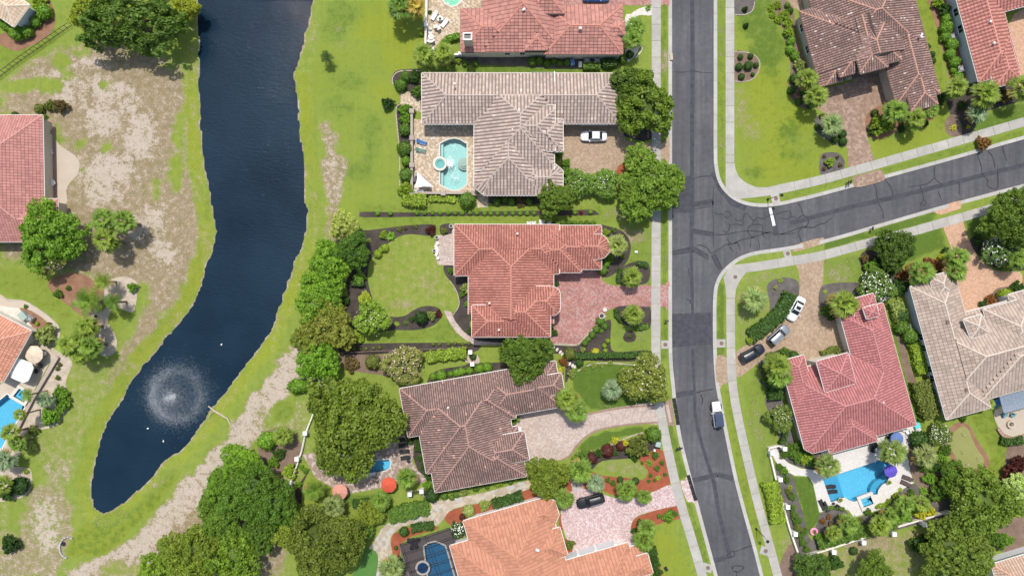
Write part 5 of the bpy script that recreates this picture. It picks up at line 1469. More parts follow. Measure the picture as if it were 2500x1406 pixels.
def crown_mesh(name, R_, Rz, nc, per, leaf, seed, spread=0.30, rough=0.45, lobes=0, corek=0.55, aspect=1.6, fine=0.5):
    """a crown: leaf clumps spread over and through an uneven ellipsoid"""
    g = np.random.default_rng(seed)
    d = unit(g.normal(size=(nc, 3))); d[:, 2] = np.abs(d[:, 2]) * 0.95 - 0.18
    d = unit(d)
    amp = 1 + 0.19 * np.sin(3 * np.arctan2(d[:, 1], d[:, 0]) + seed) + 0.10 * np.sin(5 * np.arctan2(d[:, 1], d[:, 0]) + 2 * seed)
    rad = (0.52 + 0.40 * np.sqrt(g.random(nc))) * amp
    cc = d * rad[:, None] * np.array([R_, R_, Rz])
    cr = R_ * spread * (0.65 + 0.7 * g.random(nc))
    ct = g.random(nc)
    C, N, T, SZ = [], [], [], []
    for i in range(nc):
        u = unit(g.normal(size=(per, 3))); u[:, 2] = np.where(u[:, 2] < -0.35, -u[:, 2], u[:, 2])
        r = (0.62 + 0.42 * g.random(per))[:, None]
        p = cc[i] + u * r * cr[i] * np.array([1, 1, 0.75])
        C.append(p); N.append(unit(u + g.normal(size=(per, 3)) * rough))
        T.append(np.clip(0.18 + 0.42 * ct[i] + 0.4 * g.random(per), 0, 1)); SZ.append(leaf * (0.7 + 0.6 * g.random(per)))
    C = np.concatenate(C); N = np.concatenate(N); T = np.concatenate(T); SZ = np.concatenate(SZ)
    V = leaf_quads(C, N, SZ, g, aspect)
    k = core(R_, Rz, g, 9, 5, corek)
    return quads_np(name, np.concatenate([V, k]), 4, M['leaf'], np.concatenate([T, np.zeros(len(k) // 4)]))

def blossom_mesh(name, R_, Rz, n, size, seed, low=0.15):
    g = np.random.default_rng(seed)
    d = unit(g.normal(size=(n, 3))); d[:, 2] = np.abs(d[:, 2]) * 0.9 + low * g.random(n); d = unit(d)
    C = d * (0.86 + 0.2 * g.random(n))[:, None] * np.array([R_, R_, Rz])
    return quads_np(name, leaf_quads(C, d + g.normal(size=(n, 3)) * 0.3, size * (0.6 + 0.8 * g.random(n)), g, 1.2), 4, M['petal'], np.zeros(n))

def tube(m, pts, rads, n=7):
    ring = []
    for i, p in enumerate(pts):
        d = (Vector(pts[min(i + 1, len(pts) - 1)]) - Vector(pts[max(i - 1, 0)])).normalized()
        up = Vector((1, 0, 0)) if abs(d.x) < 0.9 else Vector((0, 1, 0))
        u = d.cross(up).normalized(); v = d.cross(u)
        ring.append([Vector(p) + (u * math.cos(2 * math.pi * k / n) + v * math.sin(2 * math.pi * k / n)) * rads[i] for k in range(n)])
    vs = [x for r in ring for x in r]; fs = []
    for i in range(len(pts) - 1):
        for k in range(n):
            fs.append((i * n + k, i * n + (k + 1) % n, (i + 1) * n + (k + 1) % n, (i + 1) * n + k))
    m.add(vs, fs)
def trunk_mesh(name, h, r, spread, seed):
    """trunk of height h that forks into limbs reaching into the crown"""
    g = random.Random(seed); m = MB()
    tube(m, [(0, 0, -0.15), (0.02, 0, 0.3), (0.06, 0.03, h * 0.5), (0.0, 0.0, h)], [r * 1.5, r * 1.05, r * 0.9, r * 0.75], 8)
    for k in range(6):
        a = k * 1.05 + g.random() * 0.6; q = spread * (0.6 + 0.4 * g.random())
        b0 = (0.0, 0, h * (0.72 + 0.25 * g.random()))
        b1 = (q * 0.45 * math.cos(a), q * 0.45 * math.sin(a), h + spread * 0.25)
        b2 = (q * math.cos(a + 0.2), q * math.sin(a + 0.2), h + spread * (0.35 + 0.35 * g.random()))
        tube(m, [b0, b1, b2], [r * 0.55, r * 0.35, r * 0.1], 6)
    return m.mesh(name, M['bark'])

CROWN = {
 'oak':   [crown_mesh('oak_crown', 7.0, 4.0, 430, 56, 0.28, s, 0.115, 0.6, corek=0.62) for s in (1, 2)],
 'broad': [crown_mesh('broad_crown', 4.5, 3.0, 250, 50, 0.24, s, 0.135, 0.6, corek=0.6) for s in (3, 4, 5)],
 'fine':  [crown_mesh('fine_crown', 4.0, 2.8, 260, 46, 0.20, s, 0.12, 0.75, corek=0.6, aspect=2.2) for s in (6, 7)],
 'loose': [crown_mesh('loose_crown', 4.0, 2.6, 170, 42, 0.24, s, 0.135, 0.8, corek=0.4, aspect=2.2) for s in (8, 9)],
 'open':  [crown_mesh('open_crown', 6.0, 3.4, 250, 46, 0.27, s, 0.10, 0.8, corek=0.01, aspect=1.8) for s in (10,)],
}
CR_R = {'oak': (7.0, 4.0), 'broad': (4.5, 3.0), 'fine': (4.0, 2.8), 'loose': (4.0, 2.6), 'open': (6.0, 3.4)}
TRUNK = [trunk_mesh('tree_trunk', 2.6, 0.26, 2.6, s) for s in (1, 2)]
BLOS = blossom_mesh('blossom', 4.0, 2.8, 260, 0.26, 3)
BLOS2 = blossom_mesh('blossom', 4.0, 2.8, 110, 0.22, 4)
cnt = {}
def pick(k, lst):
    cnt[k] = cnt.get(k, -1) + 1
    return lst[cnt[k] % len(lst)]
def tree(px, py, r, h, kind, col, label, flower=None, ry=None, name='tree', few=False, group=None, cat='tree'):
    """px,py: crown centre in the photo, r: crown radius in pixels, h: height of the tree in metres"""
    R0, Z0 = CR_R[kind]
    rm = r * S * 0.97
    rz = min(rm * Z0 / R0, h * 0.46)
    zc = h - rz
    x, y = P(px, py, zc)
    g = gz(x, y)
    rt = empty(name, (x, y, g), rng.random() * 6.28 if ry is None else 0, label, cat, group)
    c = obj('crown', pick(kind, CROWN[kind]), rt, loc=(0, 0, zc - g), scale=(rm / R0, (ry * S if ry else rm) / R0, rz / Z0))
    col = (col[0] * 1.42, col[1] * 1.34, col[2] * 1.05)
    c.color = (*col, 1)
    hs = max(0.3, zc - g - rz * 0.35)
    obj('trunk', pick('trunk', TRUNK), rt, loc=(0, 0, 0), scale=(rm / 4.2, rm / 4.2, hs / 2.6))
    if flower:
        b = obj('blossom', BLOS2 if few else BLOS, rt, loc=(0, 0, zc - g), scale=(rm / 4.0, (ry * S if ry else rm) / 4.0, rz / 2.8)); b.color = (*flower, 1)
        b['kind'] = 'stuff'
    return rt

# shrubs: one mesh each, shared
def ball_mesh(name, n, leaf, seed, sq=0.85, jit=0.08, rough=0.35):
    g = np.random.default_rng(seed)
    d = unit(g.normal(size=(n, 3))); d[:, 2] = np.where(d[:, 2] < -0.4, -d[:, 2], d[:, 2])
    w = 1 + 0.05 * np.sin(3 * d[:, 0] * 2 + seed) + 0.05 * np.sin(7 * d[:, 1] + seed)
    C = d * (w * (0.94 + jit * g.normal(size=n)))[:, None] * np.array([1, 1, sq])
    V = leaf_quads(C, d + g.normal(size=(n, 3)) * rough, leaf * (0.7 + 0.6 * g.random(n)), g, 1.5)
    k = core(1, sq, g, 12, 7, 0.9)
    V = np.concatenate([V, k]); V[:, 2] += sq * 0.8
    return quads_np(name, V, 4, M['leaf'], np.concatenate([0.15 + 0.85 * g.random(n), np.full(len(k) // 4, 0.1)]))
def bush_mesh(name, nc, per, leaf, seed, sq=0.8):
    me = crown_mesh(name, 1.0, sq, nc, per, leaf, seed, 0.20, 0.65, corek=0.55)
    n = len(me.vertices); a = np.zeros(n * 3, np.float32); me.vertices.foreach_get('co', a)
    a = a.reshape(-1, 3); a[:, 2] += sq * 0.75; me.vertices.foreach_set('co', a.ravel()); me.update(); return me
def tuft_mesh(name, n, seed, L=1.0, w=0.10, droop=0.35, low=0.15):
    """rosette of narrow blades"""
    g = np.random.default_rng(seed); V = []
    for i in range(n):
        a = i * 2.39996 + g.random() * 0.4; e = low + (1.35 - low) * g.random()
        l = L * (0.7 + 0.4 * g.random()); ww = w * (0.7 + 0.6 * g.random())
        h = np.array([math.cos(a), math.sin(a), 0]); s_ = np.array([-math.sin(a), math.cos(a), 0]) * ww
        p0 = h * 0.04; p1 = h * l * 0.55 * math.cos(e * 0.8) + np.array([0, 0, l * 0.55 * math.sin(e)])
        p2 = h * l * math.cos(e * 0.6) + np.array([0, 0, max(0.02, l * math.sin(e) * 0.9 - droop * l)])
        V += [p0 - s_ * 0.4, p0 + s_ * 0.4, p1 + s_, p1 - s_]; V += [p1 - s_, p1 + s_, p2 + s_ * 0.08, p2 - s_ * 0.08]
    return quads_np(name, np.array(V), 4, M['leaf'], np.repeat(0.2 + 0.8 * g.random(n), 2))
def cone_mesh(name, n, leaf, seed):
    g = np.random.default_rng(seed)
    t = 1 - np.sqrt(g.random(n)); a = g.random(n) * 6.283
    C = np.stack([(1 - t) * np.cos(a), (1 - t) * np.sin(a), t * 3.2], -1) * (0.95 + 0.1 * g.random(n))[:, None]
    N = np.stack([np.cos(a), np.sin(a), np.full(n, 0.35)], -1)
    V = leaf_quads(C, N + g.normal(size=(n, 3)) * 0.4, leaf, g, 1.6)
    return quads_np(name, V, 4, M['leaf'], g.random(n))
SHRUB = {
 'ball': [ball_mesh('clipped_shrub', 620, 0.17, s) for s in (1, 2)],
 'low': [ball_mesh('low_shrub', 560, 0.18, s, 0.55) for s in (3, 4)],
 'bush': [bush_mesh('loose_bush', 60, 22, 0.17, s) for s in (1, 2, 3)],
 'lowbush': [bush_mesh('spreading_bush', 60, 20, 0.17, s, 0.45) for s in (5, 6)],
 'tuft': [tuft_mesh('blade_tuft', 46, 1), tuft_mesh('blade_tuft', 40, 2)],
 'agave': [tuft_mesh('agave', 26, 5, 1.0, 0.17, 0.1, 0.3)],
 'cone': [cone_mesh('cone_shrub', 700, 0.22, 1)],
}
GREEN = dict(mid=(0.085,0.155,0.028), dark=(0.042,0.090,0.020), bright=(0.120,0.225,0.030), yellow=(0.34,0.33,0.035), lime=(0.19,0.265,0.035), olive=(0.120,0.145,0.038),
             blue=(0.17,0.225,0.185), red=(0.075,0.020,0.022), rust=(0.20,0.085,0.035), brown=(0.13,0.095,0.05), pale=(0.25,0.29,0.12), vari=(0.20,0.25,0.09), deep=(0.028,0.065,0.018))
HT = {'ball': 1.5, 'low': 0.95, 'bush': 1.5, 'lowbush': 0.9, 'tuft': 0.9, 'agave': 0.9, 'cone': 3.2}
BLOS3 = blossom_mesh('blossom', 1.0, 0.85, 110, 0.13, 8)
def shrub(px, py, r, label, kind='ball', col='mid', group=None, ry=None, rz=None, name=None, cat=None, flower=None, sq=1.0):
    rm = r * S
    h = HT[kind] * rm * sq
    x, y = P(px, py, h * 0.6)
    g = gz(x, y)
    c = GREEN[col] if isinstance(col, str) else col
    v = 0.9 + 0.2 * rng.random()
    nm = name or {'ball': 'clipped_shrub', 'low': 'low_shrub', 'bush': 'bush', 'lowbush': 'spreading_bush', 'tuft': 'grass_clump', 'agave': 'spiky_plant', 'cone': 'cone_shrub'}[kind]
    ct = cat or {'tuft': 'grass clump', 'agave': 'plant', 'bush': 'bush', 'lowbush': 'bush'}.get(kind, 'shrub')
    me = pick('s' + kind, SHRUB[kind])
    rot = (0, 0, (rng.random() * 6.28 if ry is None else -R(rz or 0)))
    sc_ = (rm, (ry * S if ry else rm), rm * sq)
    if flower:
        rt = empty(nm, (x, y, g), 0, label, ct, group)
        o = obj('foliage', me, rt, rot=rot, scale=sc_); o.color = (*sc(c, v), 1)
        b = obj('blossom', BLOS3, rt, loc=(0, 0, rm * 0.66 * sq), rot=rot, scale=sc_); b.color = (*flower, 1); b['kind'] = 'stuff'
        return rt
    o = obj(nm, me, loc=(x, y, g), rot=rot, scale=sc_)
    o.color = (*sc(c, v), 1)
    return tag(o, label, ct, group)
ORD = ['first','second','third','fourth','fifth','sixth','seventh','eighth','ninth','tenth','eleventh','twelfth','thirteenth','fourteenth','fifteenth','sixteenth','seventeenth','eighteenth','nineteenth','twentieth','twenty-first','twenty-second','twenty-third','twenty-fourth','twenty-fifth','twenty-sixth','twenty-seventh','twenty-eighth','twenty-ninth','thirtieth']
def row(pts, look, where, group, side='left', kind='ball', col='mid', **kw):
    """shrubs told apart by their order from one side; pts: (x,y,r[,kind,col])"""
    key = {'left': lambda p: p[0], 'right': lambda p: -p[0], 'top': lambda p: p[1], 'bottom': lambda p: -p[1]}[side]
    for i, p in enumerate(sorted(pts, key=key)):
        k = p[3] if len(p) > 3 else kind; c = p[4] if len(p) > 4 else col
        lab = f'{ORD[i]} {look} from the {side} {where}' if len(pts) > 1 else f'{look} {where}'
        shrub(p[0], p[1], p[2], lab, k, c, group, **kw)
def hedge(path, w, h, label, col='mid', dens=34, leaf=0.26, kind_name='hedge', flower=None, group=None):
    """clipped hedge along a pixel path, w pixels wide, h metres tall"""
    g = np.random.default_rng(len(LABELS) + 7)
    p2 = [(Vector(P(x, y, h)) if True else 0) for x, y in smooth_poly(path, 4, closed=False)]
    wm = w * S / 2
    C, N = [], []
    mb_v = []
    for a, b in zip(p2, p2[1:]):
        d = b - a; L = d.length
        if L < 1e-6: continue
        d.normalize(); n = Vector((-d.y, d.x))
        k = max(6, int(L * (2 * wm + 2 * h) * dens))
        q = g.random((k, 2)); tot = 2 * wm + 2 * h; sgn = q[:, 1] * tot
        for (t, _), s_ in zip(q, sgn):
            if s_ < 2 * wm: off, z, nn = s_ - wm, h, (0, 0, 1)
            elif s_ < 2 * wm + h: off, z, nn = -wm, s_ - 2 * wm, (-n.x, -n.y, 0.3)
            else: off, z, nn = wm, s_ - 2 * wm - h, (n.x, n.y, 0.3)
            bump = 0.10 * math.sin((a.x + t * L) * 3.1 + off * 4) + 0.07 * math.sin((a.y) * 4.3 + t * L * 5)
            off *= 1 + bump; z *= (1 + bump * 0.6) * (1 - 0.12 * (abs(off) / wm) ** 4)
            C.append((a.x + d.x * t * L + n.x * off, a.y + d.y * t * L + n.y * off, z + 0.02)); N.append(nn)
    C = np.array(C); N = np.array(N, float)
    C += g.normal(size=C.shape) * 0.06
    V = leaf_quads(C, N + g.normal(size=N.shape) * 0.55, leaf * (0.7 + 0.6 * g.random(len(C))), g, 1.5)
    T = 0.15 + 0.85 * g.random(len(C))
    kv = []
    for a, b in zip(p2, p2[1:]):
        d = (b - a)
        if d.length < 1e-6: continue
        n = Vector((-d.y, d.x)).normalized() * wm * 0.86; z = h * 0.86
        A, B, Cc, D_ = a + n, b + n, b - n, a - n
        kv += [(A.x, A.y, z), (B.x, B.y, z), (Cc.x, Cc.y, z), (D_.x, D_.y, z), (A.x, A.y, 0), (B.x, B.y, 0), (B.x, B.y, z), (A.x, A.y, z), (D_.x, D_.y, 0), (Cc.x, Cc.y, 0), (Cc.x, Cc.y, z), (D_.x, D_.y, z)]
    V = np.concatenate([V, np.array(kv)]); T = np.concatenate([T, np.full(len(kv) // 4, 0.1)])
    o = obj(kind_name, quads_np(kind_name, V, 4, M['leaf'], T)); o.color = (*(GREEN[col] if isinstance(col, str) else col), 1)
    return tag(o, label, 'hedge', group)

# palms: every frond an object of its own, sharing a few meshes
def fan_frond(seed, nl=12, droop=0.22, spread=48, L=1.1, pet=0.66):
    g = np.random.default_rng(seed); V = []
    def seg(p, q, w0, w1):
        d = q - p; s_ = unit(np.cross(d, [0, 0, 1.0]))
        V.extend([p - s_ * w0, p + s_ * w0, q + s_ * w1, q - s_ * w1])
    seg(np.array([0, 0, 0.0]), np.array([pet, 0, 0.04]), 0.03, 0.025)
    hub = np.array([pet, 0, 0.04])
    for k in range(nl):
        a = R(-spread + 2 * spread * k / (nl - 1)) + g.normal() * 0.03
        l = L * (0.72 + 0.28 * math.cos(a * 0.9)) * (0.9 + 0.2 * g.random())
        d = np.array([math.cos(a), math.sin(a), 0.0])
        m = hub + d * l * 0.55 + np.array([0, 0, 0.05 + 0.05 * (k % 2)])
        t = hub + d * l + np.array([0, 0, -droop * l * (0.5 + 0.8 * g.random())])
        seg(hub, m, 0.05, 0.10); seg(m, t, 0.10, 0.02)
    n = len(V) // 4
    return quads_np('fan_frond', np.array(V), 4, M['leaf'], np.concatenate([[0.9], np.repeat(0.2 + 0.8 * g.random(nl), 2)]))
def feather_frond(seed, L=1.75, nl=15, droop=0.75):
    g = np.random.default_rng(seed); V = []
    def seg(p, q, w0, w1):
        d = q - p; s_ = unit(np.cross(d, [0, 0, 1.0]))
        V.extend([p - s_ * w0, p + s_ * w0, q + s_ * w1, q - s_ * w1])
    cur = lambda t: np.array([L * t, 0, 0.25 * L * t - droop * L * t * t * 0.75])
    for k in range(5): seg(cur(k / 5), cur((k + 1) / 5), 0.03, 0.025)
    for k in range(nl):
        t = 0.18 + 0.82 * k / nl
        l = 0.5 * math.sin(math.pi * (0.12 + 0.8 * t)) + 0.12
        for s_ in (-1, 1):
            p = cur(t); q = p + np.array([0.55 * l, s_ * l, -0.22 * l + 0.05 * g.normal()])
            seg(p, q, 0.045, 0.012)
    n = len(V) // 4
    return quads_np('feather_frond', np.array(V), 4, M['leaf'], 0.2 + 0.8 * g.random(n))
FROND = {'fan': [fan_frond(s) for s in range(4)], 'blue': [fan_frond(s, 9, 0.16, 34, 1.3, 0.42) for s in (11, 12, 13)], 'feather': [feather_frond(s) for s in range(3)]}
def ptrunk(name, h):
    m = MB()
    n = max(4, int(h / 0.5)); pts, rad = [(0, 0, -0.15)], [0.26]
    for i in range(n):
        z = h * (i + 1) / n
        pts += [(0, 0, z - 0.06), (0, 0, z)]; rad += [0.17, 0.21 if i < n - 1 else 0.24]
    tube(m, pts, rad, 8); return m.mesh(name, M['palm_bark'])
PTR = ptrunk('palm_trunk', 3.0)
def palm(px, py, r, h, label, kind='fan', col=(0.13,0.19,0.055), n=None, group=None, yellow=0.15):
    rm = r * S / (1.72 if kind != 'feather' else 1.55)
    x, y = P(px, py, h)
    g = gz(x, y)
    rt = empty('palm_tree', (x, y, g), rng.random() * 6.28, label, 'palm tree', group)
    obj('trunk', PTR, rt, scale=(max(0.7, rm), max(0.7, rm), max(0.1, (h - g) / 3.0)))
    n = n or (18 if kind == 'fan' else 19 if kind == 'blue' else 15)
    for i in range(n):
        t = (i + 0.5) / n
        if kind == 'feather': e = 62 - 66 * t
        elif kind == 'blue': e = 62 - 64 * t
        else: e = 72 - 88 * t
        fm = FROND[kind][(i * 7 + cnt.get('f', 0)) % len(FROND[kind])]
        s_ = rm * (0.86 + 0.2 * rng.random()) * (0.8 if t < 0.15 else 1)
        o = obj('frond', fm, rt, loc=(0, 0, h - g - 0.08 * rm * t), rot=(rng.uniform(-0.25, 0.25), -R(e + rng.uniform(-7, 7)), i * 2.39996 + rng.uniform(-0.2, 0.2)), scale=s_)
        v = rng.uniform(0.82, 1.18)
        v *= 0.72 + 0.45 * (1 - t)
        cc = col if t < 0.86 or rng.random() > yellow * 4 else (0.26, 0.20, 0.08)
        o.color = (*sc(cc, v), 1)
    cnt['f'] = cnt.get('f', 0) + 1
    return rt
# ------------------------------------------------------------------ trees
G_ = GREEN
T = tree
T(330,48,132,8.5,'open',(0.055,0.100,0.026),'large dark tree on the west lake bank at the top', ry=92)
T(215,30,42,5,'loose',(0.16,0.20,0.04),'yellow-green tree left of the large dark tree')
T(452,22,36,4.5,'loose',(0.17,0.20,0.035),'yellow-green tree at the waterline by the top edge')
T(128,575,82,7.0,'broad',(0.085,0.165,0.028),'tall green tree partly covering the pink-roofed house')
T(122,625,44,5.2,'loose',(0.16,0.19,0.085),'pale pink-flowering tree below the pink-roofed house', (0.62,0.42,0.40))
T(1540,210,50,6.5,'broad',(0.060,0.105,0.026),'dark street tree at the east end of the grey-tiled house')
T(1574,262,72,7.5,'loose',(0.085,0.135,0.030),'wide street tree overhanging the road beside the grey-tiled house', ry=72)
T(1582,452,84,7.0,'fine',(0.085,0.145,0.030),'spreading street tree opposite the side street')
T(1354,484,44,5.5,'fine',(0.080,0.130,0.030),'round tree at the south corner of the grey-tiled house')
T(1416,448,36,3.4,'loose',(0.100,0.175,0.050),'white-flowering oleander beside the tan drive, the left one', (0.75,0.75,0.68), few=True)
T(1474,448,38,3.4,'loose',(0.100,0.175,0.050),'white-flowering oleander beside the tan drive, the right one', (0.75,0.75,0.68), few=True)
T(862,614,44,6,'broad',(0.050,0.105,0.024),'dark green tree at the north end of the lakeside row')
T(803,640,50,6,'broad',(0.110,0.200,0.034),'bright tree second from the north in the lakeside row')
T(794,698,54,6,'broad',(0.105,0.195,0.034),'bright tree third from the north in the lakeside row')
T(770,748,50,6,'broad',(0.110,0.195,0.036),'bright tree fourth from the north in the lakeside row')
T(800,790,66,6.5,'fine',(0.125,0.145,0.042),'olive tree in the middle of the lakeside row')
T(778,880,54,6,'broad',(0.095,0.190,0.030),'bright round tree at the south end of the lakeside row')
T(840,548,36,4.5,'loose',(0.24,0.28,0.13),'pale feathery tree at the corner of the mulch bed')
T(908,776,44,5,'loose',(0.130,0.205,0.045),'bright green tree in the mulch bed beside the round lawn', (0.55,0.6,0.35), few=True)
T(891,728,16,4,'loose',(0.24,0.29,0.05),'small lime tree touching the bright garden tree')
T(860,1036,112,10.5,'oak',(0.085,0.125,0.028),'huge oak overhanging the pool', ry=124)
T(985,890,50,5,'loose',(0.15,0.17,0.085),'pink-flowering crepe myrtle north of the brown-tiled house', (0.55,0.38,0.33))
T(1283,872,62,7,'fine',(0.062,0.110,0.026),'dark tree overhanging the brown-tiled roof')
T(1575,925,60,6,'broad',(0.120,0.150,0.050),'speckled round tree beside the street', (0.60,0.62,0.45), few=True)
T(1336,1162,52,6,'fine',(0.095,0.135,0.030),'round tree between the brown-tiled and orange-tiled houses')
T(584,1128,46,6,'broad',(0.105,0.195,0.032),'bright round tree at the north of the lakeside wood')
T(612,1205,74,8,'oak',(0.060,0.120,0.024),'dark tree in the middle of the lakeside wood')
T(672,1228,58,8,'broad',(0.055,0.110,0.024),'dark tree at the east side of the lakeside wood')
T(520,1235,40,5,'broad',(0.080,0.140,0.030),'mid green tree at the west side of the lakeside wood')
T(470,1352,74,8,'oak',(0.105,0.150,0.032),'bright tree at the bottom edge of the lakeside wood')
T(575,1355,66,7.5,'broad',(0.095,0.160,0.028),'green tree at the bottom edge right of the brightest one')
T(380,1395,44,6,'broad',(0.115,0.185,0.035),'small bright tree cut by the bottom edge')
T(792,1328,94,9,'oak',(0.075,0.105,0.028),'wide olive tree beside the flagstone path')
T(712,1300,46,6,'broad',(0.130,0.175,0.040),'lime tree left of the wide olive tree')
T(2394,1225,84,8,'broad',(0.085,0.135,0.032),'large tree at the east corner of the pool garden fence')
T(2325,1352,86,8,'fine',(0.080,0.120,0.030),'large tree cut by the bottom edge on the right')
T(2132,1392,44,6,'fine',(0.075,0.125,0.028),'tree at the bottom edge south of the pool garden')
T(1980,1388,46,4,'loose',(0.050,0.095,0.026),'dark bushy tree in the bottom corner by the sidewalk')
T(2182,606,50,5.5,'broad',(0.050,0.090,0.024),'dark round tree on the lawn south of the side street')
T(2468,535,72,8,'oak',(0.065,0.110,0.026),'large dark tree at the right edge below the side street')
T(2138,698,44,4,'loose',(0.075,0.130,0.040),'white-flowering oleander touching the crimson roof', (0.78,0.78,0.72))
T(2440,610,42,4,'loose',(0.080,0.135,0.060),'white-flowering oleander beside the orange-tan drive', (0.78,0.78,0.72))
T(1904,1020,34,3.5,'fine',(0.100,0.145,0.050),'white-dotted tree west of the crimson-roofed house', (0.70,0.72,0.6), few=True)
T(2478,1196,40,4.5,'loose',(0.24,0.31,0.21),'pale blue-green tree at the right edge')
T(2330,1165,40,4,'broad',(0.065,0.120,0.026),'leafy tree right of the pool palms')
T(2295,1060,28,3.2,'broad',(0.095,0.140,0.045),'white-flowering tree at the corner of the beige-tiled house', (0.78,0.78,0.72))
T(655,1290,26,4,'loose',(0.15,0.17,0.05),'thin yellowish tree in the gap of the lakeside wood')
T(900,1255,34,4,'broad',(0.125,0.165,0.035),'yellow-green tree north of the dark putting green')
T(885,1300,28,3.5,'broad',(0.085,0.155,0.045),'green tree beside the dark putting green')

T(752,830,40,5.5,'fine',(0.115,0.150,0.040),'olive tree below the middle of the lakeside row')
T(548,1282,46,7,'broad',(0.075,0.135,0.028),'mid green tree filling the heart of the lakeside wood')
T(640,1300,44,6.5,'fine',(0.055,0.105,0.024),'dark fine-leaved tree at the south-east of the lakeside wood')
T(545,1185,44,6,'broad',(0.085,0.160,0.030),'leafy tree below the bright northern tree of the wood')
